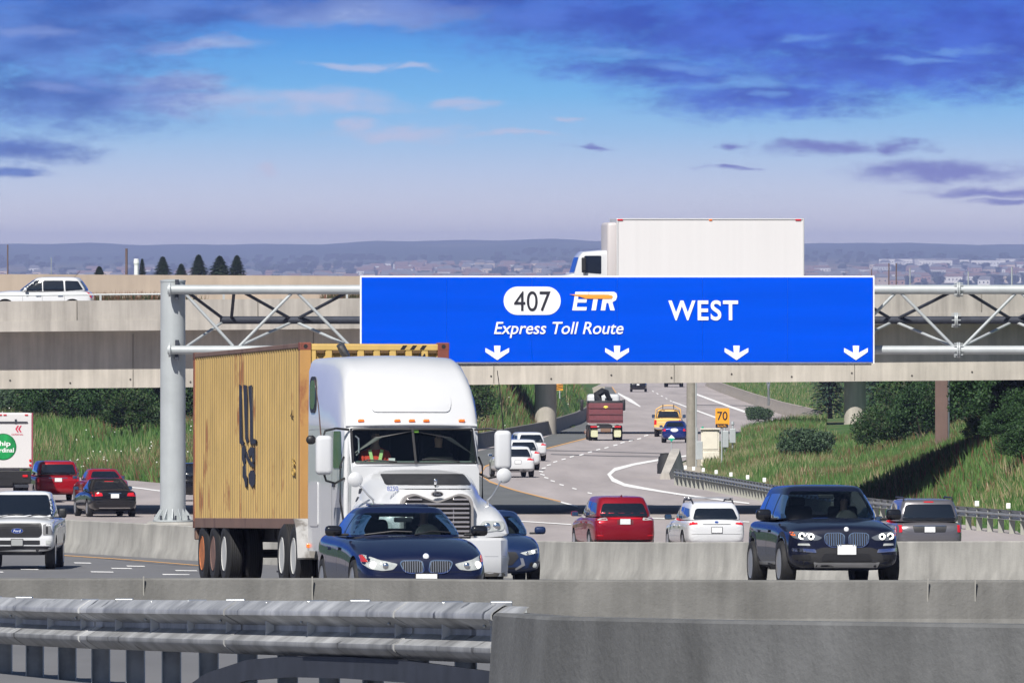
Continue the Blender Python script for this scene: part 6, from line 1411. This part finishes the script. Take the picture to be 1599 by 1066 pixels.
# mirrors
for sx_ in (1, -1):
    mb = MB(); mb.rbox((sx_*1.42, 2.36, 2.12 if sx_ < 0 else 2.20), (.27, .16, .62), .075, tw_, seg=4); mo = mb.build('side_mirror', tw_, tr, smooth=60); z_ = 2.12 if sx_ < 0 else 2.20
    mb = MB(); mb.rbox((sx_*1.42, 2.45, z_), (.21, .02, .54), .008, glass_b); mb.build('mirror_glass', glass_b, mo)
    mb = MB(); mb.tube([(sx_*1.0, 2.55, 2.52), (sx_*1.22, 2.42, 2.54), (sx_*1.40, 2.38, 2.50), (sx_*1.43, 2.37, 2.40)], .018, blackp, 8); mb.build('mirror_arm', blackp, mo)
    mb = MB(); mb.tube([(sx_*1.42, 2.37, z_-.29), (sx_*1.38, 2.40, z_-.40), (sx_*1.22, 2.5, z_-.44), (sx_*1.06, 2.6, z_-.36)], .018, blackp, 8); mb.build('mirror_arm', blackp, mo)
    mb = MB(); mb.tube([(sx_*1.07, 2.60, 1.05), (sx_*1.13, 2.58, 1.4), (sx_*1.13, 2.58, 1.95), (sx_*1.07, 2.60, 2.1)], .016, blackp, 8); mb.build('grab_handle', blackp, tr)
    zz2 = 1.74 if sx_ < 0 else 1.80
    mb = MB(); mb.lathe([(-.045, .02), (-.035, .08), (0, .118), (.03, .112), (.03, .02)], 'y', 24, tw_, (sx_*1.17, .75, zz2)); ho = mb.build('hood_mirror', tw_, tr, smooth=50)
    mb = MB(); mb.tube([(sx_*1.16, .75, zz2-.02), (sx_*.98, .68, 1.50), (sx_*.90, .66, 1.42), (sx_*.90, .66, 1.28)], [.014, .014, .02, .028], alu, 8); mb.build('mirror_stalk', alu, ho)
mb = MB(); mb.tube([(1.44, 2.42, 2.5), (1.40, 2.42, 3.0), (1.34, 2.42, 3.45)], [.012, .009, .006], blackp, 6); mb.build('aerial', blackp, tr)
mb = MB(); mb.tube([(-1.46, 2.42, 2.42), (-1.50, 2.42, 2.9), (-1.56, 2.42, 3.30)], [.012, .009, .006], mat('brown aerial', (.12, .07, .06), .6), 6); mb.build('aerial', None, tr)
mb = MB(); mb.sphere((-1.62, 2.4, 2.36), (.08, .05, .075), blackp, 14, 8); mb.tube([(-1.44, 2.4, 2.36), (-1.6, 2.4, 2.36)], .012, blackp, 6); mb.build('round_mirror', blackp, tr, smooth=50)
# wipers, dash items
for pts in ([(-.30, 2.02), (-.75, 2.05), (-.8, 2.03)], [(.7, 2.02), (.3, 2.06), (.1, 2.05)]): wiper(tr, bc, pts, .012)
mb = MB(); mb.rbox((0, 2.62, 1.98), (1.9, .5, .10), .03, mat('grey green dashboard', (.10, .13, .12), .7)); mb.build('dashboard', None, tr)
mb = MB(); mb.lathe([(-.015, .21), (0, .23), (.015, .21), (0, .20), (-.015, .21)], 'y', 24, blackp); o = mb.build('steering_wheel', blackp, tr, smooth=60); o.location = (.48, 2.85, 2.06); o.rotation_euler = (R(-35), 0, 0)
mb = MB(); mb.tube([(-.90, 2.42, 2.12), (-.86, 2.40, 2.16), (-.86, 2.45, 2.38), (-.90, 2.5, 2.42)], .014, alu, 8); mb.build('interior_handle', alu, tr)
mb = MB(); mb.box((.05, 2.50, 2.50), (.10, .01, .05), mat('green sticker', (.25, .5, .05), .6)); mb.build('sticker', None, tr)
mb = MB(); mb.box((-.35, 2.34, 2.05), (.10, .03, .05), platem); mb.build('paper', platem, tr)
for x in (-.5, .5): mb = MB(); mb.rbox((x, 3.3, 2.1), (.55, .14, .75), .06, cabin); mb.build('seat', cabin, tr)
# exhaust, fuel tank, frame, wheels
mb = MB(); mb.tube([(-.42, 6.45, .9), (-.42, 6.45, 3.55), (-.46, 6.42, 3.72), (-.56, 6.36, 3.90)], [.075, .075, .07, .065], mat('exhaust steel', (.25, .24, .22), .35, metal=.9, var=.2), 16); mb.build('exhaust_stack', None, tr, smooth=60)
mb = MB()
for x in (-.43, .43): mb.box((x, 5.3, .78), (.09, 8.2, .26), blackp)
for y in (1.2, 3.0, 5, 7, 8.5): mb.box((0, y, .78), (.78, .12, .2), blackp)
mb.build('frame', blackp, tr)
for sx_ in (1, -1): mb = MB(); mb.cyl((sx_*.80, 3.6, .62), (sx_*.80, 5.4, .62), .28, alu, 24); mb.build('fuel_tank', alu, tr, smooth=40)
wrim = mat('white wheel disc', (.50, .50, .48), .45, var=.12, vscale=6); orim = mat('rusty orange wheel disc', (.42, .14, .045), .7, var=.35, vscale=8); brim = mat('dull brown wheel disc', (.17, .10, .08), .75, var=.3, vscale=8)
def truck_wheel(par, x, y, side, rm, dual=True, r=.51):
    e = bpy.data.objects.new('wheel', None); COL.objects.link(e); e.parent = par; e.location = (x, y, r); w = .28
    for i in range(2 if dual else 1):
        ox = -side*i*.33; mb = MB(); pf = [(-w/2+.03, .29), (-w/2, .33), (-w/2, .44), (-w/2+.04, r-.015)]
        for k in range(5): a = -w/2+.05+k*(w-.1)/5; b3 = a+(w-.1)/5; pf += [(a, r), (b3-.012, r), (b3-.010, r-.014), (b3-.002, r-.014)]
        pf += [(w/2-.04, r-.015), (w/2, .44), (w/2, .33), (w/2-.03, .29)]
        mb.lathe([(ox+a, b3) for a, b3 in pf], 'x', 40, black); mb.build('tyre', black, e, smooth=50)
    mb = MB(); s_ = side; dp = -.13 if dual else .02
    mb.lathe([(s_*(w/2-.01), .295), (s_*(w/2+.0), .285), (s_*(w/2-.02), .27), (s_*(w/2+dp), .24), (s_*(w/2+dp), .12), (s_*(w/2+dp+.10), .10), (s_*(w/2+dp+.12), .02)], 'x', 32, rm)
    for k in range(10): a = k*math.pi/5; mb.cyl((s_*(w/2+dp-.01), .175*math.cos(a), .175*math.sin(a)), (s_*(w/2+dp+.03), .175*math.cos(a), .175*math.sin(a)), .014, alu, 6)
    mb.build('rim', None, e, smooth=40)
qf = mat('grimy fender white', (.36, .36, .36), .6, var=.15, dirt=(.15, .14, .13), dirt_th=.55)
for sx_ in (1, -1):
    truck_wheel(tr, sx_*1.03, 1.12, sx_, wrim, False)
    for y in (7.05, 8.35): truck_wheel(tr, sx_*1.08, y, sx_, wrim)
    f = []
    for k in range(9): a = R(20+k*17); f.append((7.05-.60*math.cos(a), .52+.60*math.sin(a)))
    mb = MB(); pts = [(6.42, .46)]+f[1:4]; th = [(y+.02, z+.02) for y, z in pts]
    rings = [[(sx_*.86, y, z), (sx_*1.24, y, z), (sx_*1.24, y-.02, z+.025), (sx_*.86, y-.02, z+.025)] for y, z in pts]; mb.loft(rings, qf); mb.build('quarter_fender', qf, tr, smooth=40)
mb = MB(); mb.rbox((0, 7.7, 1.02), (.95, 1.0, .08), .03, blackp); mb.build('fifth_wheel', blackp, tr)
place(tr, 683, 172.4, 9.5)
hv = mat('orange safety vest', (.65, .06, .03), .8, emit=None); 
def in_truck(x, y, z, shirt, label, **k):
    o = person_bust('person', label, (0, 0, 0), shirt, **k); mt = tr.matrix_basis @ Matrix.Translation((x, y, z)); o.location = mt.translation; o.rotation_euler = mt.to_euler(); return o
o = in_truck(-.52, 2.95, 1.72, hv, 'person in an orange safety vest in the passenger seat of the white truck')
mb = MB(); mb.box((.07, -.118, .38), (.05, .02, .22), mat('lime reflective tape', (.5, .75, .3), .5), Matrix.Rotation(R(12), 4, 'Y')); mb.box((-.08, -.118, .38), (.05, .02, .22), MATS['lime reflective tape'], Matrix.Rotation(R(-12), 4, 'Y')); mb.build('vest_tape', None, o)
in_truck(.50, 3.02, 1.68, dgrey, 'person in dark clothes driving the white truck')

# ---------------------------------------------------------------- yellow shipping container
def cmat(name, col, rust, th, sc_=1.6):
    m = mat(name, col, .6, var=.10, vscale=1.4, streak=.16, dirt=rust, dirt_th=th, dirt_scale=sc_); return m
yc = cmat('faded yellow container steel', (.44, .30, .11), (.24, .11, .045), .59, 1.2); yc2 = cmat('yellow front wall steel', (.60, .41, .13), (.33, .14, .05), .64, 2.5)
rusty = cmat('rusty corner steel', (.46, .25, .08), (.26, .09, .04), .50, 1.3); rbrown = cmat('brown red rail steel', (.20, .12, .085), (.13, .07, .05), .55); rred = cmat('rusted red casting', (.22, .06, .04), (.12, .05, .03), .5)
ct = empty('shipping_container', 'forty-foot yellow shipping container with rust and black stacked lettering on its side', 'container')
CL, CW, CH = 12.19, 2.44, 3.01
def corr(x0, x1, n, d_):       # trapezoid profile points along a line
    p = (x1-x0)/n; pts = []
    for k in range(n): a = x0+k*p; pts += [(a, 0), (a+p*.34, 0), (a+p*.48, d_), (a+p*.80, d_)]
    return pts+[(x1, 0)]
for sx_ in (-1, 1):
    mb = MB(); pf = corr(.18, CL-.18, 45, .05); vs = []; fs = []
    for y, d_ in pf: vs += [(sx_*(CW/2-.01-d_), y, .17), (sx_*(CW/2-.01-d_), y, CH-.08)]
    for k in range(len(pf)-1): fs.append((2*k, 2*k+2, 2*k+3, 2*k+1))
    mb.add(vs, fs, yc); mb.build('side_wall', yc, ct, fix=False)
mb = MB(); pf = corr(-CW/2+.17, CW/2-.17, 8, .055); vs = []; fs = []
for x, d_ in pf: vs += [(x, .03+d_, .12), (x, .03+d_, CH-.12)]
for k in range(len(pf)-1): fs.append((2*k, 2*k+2, 2*k+3, 2*k+1))
mb.add(vs, fs, yc2); mb.build('front_wall', yc2, ct, fix=False)
mb = MB(); mb.rbox((0, .05, CH-.075), (CW-.34, .06, .10), .012, yc2); mb.build('front_header', yc2, ct)
for k in range(8): mb = MB(); x = -CW/2+.17+(k+.63)*(CW-.34)/8; mb.box((x, .035, CH-.145), (.13, .05, .045), mat('painted pocket shade', (.12, .07, .03), .9)); mb.build('pocket_shade', None, ct)  # dark strips paint in the shade at the top of each recess
mb = MB(); mb.box((0, CL/2, CH-.03), (CW-.1, CL-.1, .03), yc); mb.build('roof', yc, ct)
for sx_ in (-1, 1):
    for y in (.09, CL-.09):
        mb = MB(); mb.rbox((sx_*(CW/2-.09), y, CH/2), (.185, .185, CH-.2), .012, rusty if sx_ < 0 else rred); mb.build('corner_post', None, ct)
        for z in (.06, CH-.06):
            mb = MB(); mb.rbox((sx_*(CW/2-.088), y, z), (.19, .19, .13), .012, rred)
            if y < 1: mb.cyl((sx_*(CW/2-.088), y-.097, z), (sx_*(CW/2-.088), y-.09, z), .035, black, 14)
            mb.build('corner_casting', None, ct)
    mb = MB(); mb.rbox((sx_*(CW/2-.035), CL/2, CH-.045), (.07, CL-.38, .075), .01, rbrown); mb.build('top_rail', rbrown, ct)
    mb = MB(); mb.rbox((sx_*(CW/2-.03), CL/2, .085), (.06, CL-.38, .17), .01, rbrown); mb.build('bottom_rail', rbrown, ct)
mb = MB(); mb.rbox((0, .08, .07), (CW-.38, .14, .13), .01, rred); mb.build('front_sill', rred, ct)
for sx_ in (-1, 1): mb = MB(); mb.rbox((sx_*.55, CL-.06, CH/2), (1.06, .06, CH-.25), .01, yc); mb.build('door', yc, ct)
for k in range(3):
    x = .42+k*.16; mb = MB(); mb.add([(x, -.0, CH-.11), (x+.07, -.0, CH-.11), (x+.12, -.0, CH-.04), (x+.05, -.0, CH-.04)], [(0, 1, 2, 3)], sblack); mb.add([(x, .003, CH-.11), (x+.07, .003, CH-.11), (x+.12, .003, CH-.04), (x+.05, .003, CH-.04)], [(3, 2, 1, 0)], sblack)
    o = mb.build('warning_stripe', sblack, ct); o.location.y = .017
ltext('M', .78, CH-.235, .12, .10, sblack, 'lettering', ct, y=.018)
# stacked side lettering (reads down the side); built as plates on the corrugation
def sidepoly(pts, nm='lettering', m_=sblack):    # pts in photo pixels -> (y along container, z)
    out_ = []
    for px, py in pts:
        t_ = (464-px)/(464-300.)           # 0 near corner .. 1 far corner in the picture
        y = CL*t_*.935/(1-.065*t_)+.1 if False else CL*(t_*179.5/191.4)/(1-t_*(1-179.5/191.4))
        top = 535+(556-535)*t_; bot = 822+(827-822)*t_; z = CH-(py-top)/(bot-top)*(CH+.05)
        out_.append((y, z))
    vs = [(-CW/2-.004, y, z) for y, z in out_]+[(-CW/2+.016, y, z) for y, z in out_]; n = len(out_)
    mb = MB(); mb.add(vs, [tuple(range(n)), tuple(range(n, 2*n))[::-1]]+[(k, (k+1) % n, n+(k+1) % n, n+k) for k in range(n)], m_); return mb.build(nm, m_, ct)
for poly in ([(370.5, 602), (374, 604), (374.6, 684), (378, 690), (377, 694), (371.5, 691), (370.8, 640)], [(377, 602), (381.5, 603), (382.2, 640), (383, 680), (385, 687), (382.4, 690), (380, 684), (378.6, 640)], [(384.6, 604), (389, 602), (390.6, 640), (391.4, 683), (396.5, 685), (396, 691), (388, 692), (387.4, 686), (387, 640)],
             [(375, 697), (378, 693), (381, 700), (379, 712), (381, 718), (378, 726), (375, 715)], [(384, 702), (388, 696), (393.5, 697), (393.5, 719), (391, 720), (390, 708), (386, 712)], [(376, 726), (380, 722), (381, 740), (383, 744), (382, 757), (380, 758), (379, 748), (376, 742)], [(385, 738), (388, 732), (392, 731), (395, 738), (394.5, 752), (391, 757), (386, 752)], [(380, 700), (386, 716), (393, 722), (393, 727), (386, 722), (381, 712)]):
    sidepoly(poly)
for i, (z, ch) in enumerate([(1.55, '4'), (1.05, '0'), (.93, '5')]):
    pass
def sidetext(body, y, z, h, w, m_): o = ltext(body, 0, 0, h, w, m_, 'marking', ct, y=0, rot=(R(90), 0, R(-90))); o.location = (-CW/2-.003, y, z); return o
ochre = mat('ochre stencil', (.55, .36, .08), .6)
sidetext('4', .9, 1.85, .16, .28, mat('dark yellow outline', (.16, .10, .03), .7)); sidetext('5', .75, 1.08, .12, .32, ochre); sidetext('0', .75, .92, .12, .32, ochre)
ctD = 180.4
place(ct, 585, ctD, 9.8, .945)
# chassis
ch = empty('container_trailer', 'dark container chassis trailer with mismatched orange, brown and white wheel discs under the yellow container', 'trailer'); ch['label'] = 'dark chassis trailer with orange, brown and white wheel discs under the yellow container'
ck = mat('chassis steel', (.03, .028, .028), .7, var=.4, vscale=4)
mb = MB()
for x in (-.5, .5): mb.box((x, 6.2, .82), (.12, 12.2, .22), ck)
for y in (.3, 2.5, 5, 7, 8.4, 10, 11.9): mb.box((0, y, .84), (2.3 if y in (.3, 11.9) else 1.2, .16, .16), ck)
mb.build('frame', ck, ch)
mb = MB(); mb.rbox((0, .15, .84), (2.36, .25, .18), .02, rbrown); mb.build('front_bolster', rbrown, ch)
mb = MB(); mb.rbox((0, 12.1, .84), (2.4, .2, .20), .02, rbrown); mb.build('rear_bolster', rbrown, ch)
for x in (-.95, .95): mb = MB(); mb.box((x, 3.2, .55), (.12, .12, .6), ck); mb.box((x, 3.2, .24), (.3, .3, .03), ck); mb.build('landing_leg', ck, ch)
for i, y in enumerate((8.55, 9.85, 11.15)):
    for sx_ in (-1, 1): truck_wheel(ch, sx_*1.08, y, sx_, (wrim, brim, orim)[i] if sx_ < 0 else brim)
    mb = MB(); mb.cyl((-1, y, .51), (1, y, .51), .07, ck, 10); mb.build('axle', ck, ch)
for x in (-.8, .8): mb = MB(); mb.box((x, 11.95, .45), (.55, .02, .6), blackp); mb.build('mud_flap', blackp, ch)
mb = MB(); mb.rbox((-1.15, -.02, .86), (.16, .10, .20), .02, blackp); mb.sphere((-1.15, -.08, .92), .045, ambers, 10, 8); mb.build('marker_lamp', None, ch)
mb = MB(); mb.tube([(-1.0, -.1, .70), (-.6, -.5, .75), (-.3, -.9, .95), (0, -1.2, 1.0)], .02, mat('red air hose', (.35, .05, .03), .5), 6); mb.build('air_hose', None, ch)
place(ch, 585, ctD, 9.8, 0)

# ---------------------------------------------------------------- white box truck on the overpass
bt = empty('box_truck', 'plain white box truck driving left along the overpass behind the blue sign', 'truck')
wb_ = mat('white box panel', (.62, .61, .615), .5, var=.025, vscale=.7, stretch=(1, 6, .1)); grm = mat('grey box front', (.50, .47, .47), .5)
S = 41.2; BL = 297/S
mb = MB(); mb.rbox((0, 0, 2.35), (2.5, BL, 2.75), .03, wb_); mb.build('box', wb_, bt)
mb = MB(); mb.rbox((0, -BL/2-.18, 2.30), (2.42, .40, 2.6), .12, grm, seg=3); mb.build('box_front', grm, bt, smooth=50)
for y in (-BL/2, BL/2): mb = MB(); mb.rbox((0, y, 2.35), (2.56, .07, 2.80), .02, mat('aluminium trim white', (.62, .62, .62), .4, metal=.3)); mb.build('corner_trim', None, bt)
mb = MB(); mb.rbox((0, 0, 3.73), (2.56, BL, .05), .01, MATS['aluminium trim white']); mb.build('top_trim', None, bt)
for y, mm in ((-BL/2+.1, redl), (0, ambers), (BL/2-.2, redl)):
    for sx_ in (-1, 1): mb = MB(); mb.rbox((sx_*1.275, y, 3.70), (.03, .22 if mm is redl else .12, .06), .01, mm); mb.build('marker_light', mm, bt)
def cs2(y, w, zl, zt, r): 
    pts = [(w, zl), (w, (zl+zt)/2)]
    for k in range(5): a = R(90*k/4); pts.append((w-r+r*math.cos(a), zt-r+r*math.sin(a)))
    pts.append((0, zt+.02)); return [(x, y, z) for x, z in pts]+[(-x, y, z) for x, z in pts[-2::-1]]
c0y = -BL/2-.35
mb = MB(); mb.loft([cs2(c0y-1.30, .98, .75, 1.62, .1), cs2(c0y-1.10, 1.0, .7, 2.30, .14), cs2(c0y-.95, 1.02, .7, 2.46, .16), cs2(c0y-.3, 1.03, .7, 2.52, .16), cs2(c0y, 1.03, .7, 2.52, .16)], tw_); o = mb.build('cab', tw_, bt, smooth=40); bcb = bvh_of(o.data)
mb = MB(); mb.loft([cs2(c0y-2.75, .80, .70, 1.18, .15), cs2(c0y-2.6, .88, .6, 1.32, .2), cs2(c0y-1.9, .98, .6, 1.50, .2), cs2(c0y-1.28, 1.0, .6, 1.64, .15)], tw_); mb.build('hood', tw_, bt, smooth=40)
for ax in ('L', 'R'): decal(bcb, rpoly([(c0y-1.02, 1.68), (c0y-.25, 1.62), (c0y-.25, 2.32), (c0y-.9, 2.32)], .05), ax, glass_d, 'door_window', bt, .01, .02)
decal(bcb, rpoly([(-.9, 1.68), (.9, 1.68), (.85, 2.26), (-.85, 2.26)], .06), 'F', glass_b, 'windscreen', bt, .01, .02)
for sx_ in (-1, 1):
    mb = MB(); mb.rbox((sx_*1.22, c0y-.95, 2.0), (.12, .16, .50), .03, blackp); mo = mb.build('side_mirror', blackp, bt); mb = MB(); mb.tube([(sx_*1.0, c0y-.85, 1.65), (sx_*1.22, c0y-.92, 1.70)], .02, blackp, 6); mb.build('mirror_arm', blackp, mo)
for y in (c0y-2.0, BL/2-1.9):
    for sx_ in (-1, 1): truck_wheel(bt, sx_*.98, y, sx_, wrim, y > 0)
mb = MB(); mb.box((0, -.3, .82), (.8, BL+3.5, .24), blackp); mb.build('frame', blackp, bt)
x = (1104-CX)/F*430; bt.location = (x, 430.5, -2.42+zb(x)-.12); bt.rotation_euler = (0, 0, R(-84.5))

# ---------------------------------------------------------------- white box truck with the green globe, left edge
gt_ = empty('box_truck', 'white box truck with a round green emblem on its rear doors at the left edge', 'truck')
mb = MB(); mb.rbox((0, 3.6, 2.62), (2.5, 7.2, 2.36), .02, wb_); mb.build('box', wb_, gt_)
mb = MB(); mb.rbox((0, -.03, 2.62), (2.44, .05, 2.26), .015, wb_); mb.build('rear_door', wb_, gt_)
mb = MB(); mb.box((1.25, -.04, 2.62), (.06, .05, 2.37), mat('maroon edge trim', (.28, .06, .09), .5)); mb.box((-1.25, -.04, 2.62), (.06, .05, 2.37), MATS['maroon edge trim']); mb.build('edge_trim', None, gt_)
mb = MB(); mb.cyl((-1.0, -.10, 3.42), (1.05, -.10, 3.42), .025, steel_d, 8); mb.box((.55, -.09, 3.46), (.08, .05, .16), steel_d); mb.build('door_bar', steel_d, gt_)
for x in (-.5, -.1, .1, 1.0): mb = MB(); mb.rbox((x, -.07, 3.72), (.14, .04, .05), .01, redl); mb.build('marker_light', redl, gt_)
gm1 = mat('green globe enamel', (.015, .28, .075), .2, var=.5, vscale=1.6, coat=.6); gm2 = mat('dark green ring', (.01, .10, .04), .3)
def onrear(poly, m_, nm, yy=-.07, d_=.012): mb = MB(); mb.prism(poly, d_, m_, Matrix.Translation((0, yy, 0))); return mb.build(nm, m_, gt_)
gx = .02; onrear(ell(gx, 2.38, .56, .56, 40), gm2, 'emblem_ring', -.068); em = onrear(ell(gx, 2.38, .53, .53, 40), gm1, 'emblem', -.074)
ltext('ship', gx, 2.49, .27, .62, swhite, 'lettering', em, y=-.083, bold=.02); ltext('cardinal', gx+.02, 2.24, .19, .86, swhite, 'lettering', em, y=-.083, bold=.02)
for sgn in (0, 1):
    ox = .53+.12*sgn; onrear([(ox, 3.13), (ox+.09, 3.27), (ox+.15, 3.27), (ox+.07, 3.13), (ox+.15, 2.99), (ox+.09, 2.99)], mat('crimson decal', (.55, .02, .07), .5), 'logo')
ltext('CARDINAL', .62, 2.90, .07, .50, MATS['crimson decal'], 'lettering', gt_, y=-.062)
mb = MB(); mb.rbox((0, .05, 1.10), (2.4, .3, .56), .03, blackp); mb.rbox((0, -.15, .72), (2.2, .10, .14), .02, steel_d); mb.build('rear_bumper', None, gt_)
for x in (-.95, .95): mb = MB(); mb.rbox((x, -.12, 1.15), (.22, .05, .10), .02, redl); mb.build('tail_light', redl, gt_)
for x in (1.16,): 
    for z in (1.6, 1.8): mb = MB(); mb.sphere((x, -.08, z), (.05, .02, .06), redl, 10, 6); mb.build('reflector', redl, gt_)
for y in (1.6, 8.6):
    for sx_ in (-1, 1): truck_wheel(gt_, sx_*1.0, y, sx_, wrim, y < 5)
mb = MB(); mb.box((0, 4, .85), (.8, 9, .24), blackp); mb.build('frame', blackp, gt_)
mb = MB(); mb.rbox((0, 8.7, 1.55), (2.1, 1.9, 1.7), .2, tw_); mb.build('cab', tw_, gt_, smooth=40)
for sx_ in (-1, 1): mb = MB(); mb.rbox((sx_*1.35, 9.2, 1.55), (.18, .12, .45), .03, blackp); mb.build('side_mirror', blackp, gt_)
def place_away(o, px, D, yaw, z=None): place(o, px, D, yaw, 0, z)
place(gt_, 4, 470, 5)
# dump truck
dt = empty('dump_truck', 'maroon dump truck with a black load and white cab seen from behind', 'truck')
mar = mat('maroon tipper steel', (.17, .045, .055), .6, var=.2, vscale=2, streak=.2)
mb = MB(); mb.rbox((0, .05, 1.85), (2.3, .10, 1.35), .03, mar)
mb.build('tailgate', mar, dt)
for k in range(3): mb = MB(); mb.box((0, -.02, 1.35+.42*k), (2.26, .05, .07), mat('dark maroon rib', (.10, .03, .035), .6)); mb.build('tailgate_rib', None, dt)
mb = MB(); mb.box((-1.13, 2.2, 1.85), (.06, 4.2, 1.3), mar); mb.box((1.13, 2.2, 1.85), (.06, 4.2, 1.3), mar); mb.box((0, 2.2, 1.24), (2.2, 4.2, .08), mar); mb.build('tipper_body', mar, dt)
mb = MB(); mb.rbox((0, 2.2, 2.55), (2.24, 4.2, .22), .04, blackp); mb.tube([(-.45, 1.6, 2.6), (-.5, 1.7, 3.1), (-.15, 1.8, 3.3), (.1, 1.9, 3.25), (.35, 2, 2.7)], [.3, .28, .25, .2, .15], blackp, 8); mb.build('tarpaulin', blackp, dt, smooth=40)
mb = MB(); mb.rbox((0, 5.4, 2.15), (2.2, 1.7, 1.9), .2, tw_, seg=3); mb.rbox((.35, 4.53, 2.72), (.5, .03, .24), .02, glass_d); mb.build('cab', None, dt, smooth=40)
for sx_ in (-1, 1):
    mb = MB(); mb.rbox((sx_*1.42, 5.9, 2.35), (.22, .14, .75), .05, blackp); mo = mb.build('side_mirror', blackp, dt, smooth=40); mb = MB(); mb.tube([(sx_*1.05, 5.8, 2.65), (sx_*1.42, 5.9, 2.65)], .025, blackp, 6); mb.build('mirror_arm', blackp, mo)
mb = MB(); mb.rbox((0, .3, .92), (2.0, .4, .22), .03, blackp); mb.rbox((0, .1, .72), (.7, .2, .3), .05, mat('rusty hitch', (.2, .12, .08), .8)); mb.build('rear_frame', None, dt)
mb = MB(); mb.sphere((0, -.02, 2.25), (.16, .04, .10), mat('yellow decal', (.8, .6, .08), .5), 12, 8); mb.build('decal', None, dt)
for sx_ in (-1, 1):
    mb = MB(); mb.rbox((sx_*.80, .02, .93), (.46, .08, .10), .02, redl); mb.build('tail_light', redl, dt)
    mb = MB(); mb.rbox((sx_*.52, .02, .95), (.16, .08, .10), .02, lensm); mb.build('reverse_light', lensm, dt)
    mb = MB(); mb.rbox((sx_*.78, .05, .50), (.48, .03, .50), .08, mat('cream mud flap', (.55, .55, .38), .7)); mb.build('mud_flap', None, dt)
for y in (.95, 2.3, 6.0):
    for sx_ in (-1, 1): truck_wheel(dt, sx_*(1.0), y, sx_, brim, y < 5)
mb = MB(); mb.box((0, 3.2, .95), (.8, 6.4, .24), blackp); mb.build('frame', blackp, dt)
place(dt, 946, 750, 1.5)
# yellow pickup with ladder frame
s = pickup('x', '', '', yelp, 1.95, 1.92, 5.4, False); s['dec'] = [('tail_light', rpoly([(.78, .85), (.95, .85), (.95, 1.18), (.78, 1.18)], .02), 'B', redl, .01, .02, True), ('tailgate_seam', rect(0, 1.0, 1.4, .04), 'B', mat('pale tailgate panel', (.8, .66, .4), .5), .01, .01), ('rear_bumper', rpoly([(-.9, .52), (.9, .52), (.9, .68), (-.9, .68)], .03), 'B', chrome, .05, .05)]
yp, bl, bg = make_car('pickup_truck', 'yellow pickup truck seen from behind, just beyond the small blue sedan', 'pickup truck', s)
for sx_ in (1, -1): mb = MB(); mb.tube([(sx_*.9, 1.1, 1.3), (sx_*.85, 1.15, 1.9), (sx_*.4, 1.15, 2.15), (0, 1.15, 2.18)], .04, yelp, 8); mb.build('rack', yelp, yp)
for sx_ in (1, -1): mb = MB(); mb.box((sx_*.38, 1.2, 2.08), (.05, .05, .35), blackp); mb.build('rack_upright', blackp, yp)
place(yp, 1044, 778, 178)
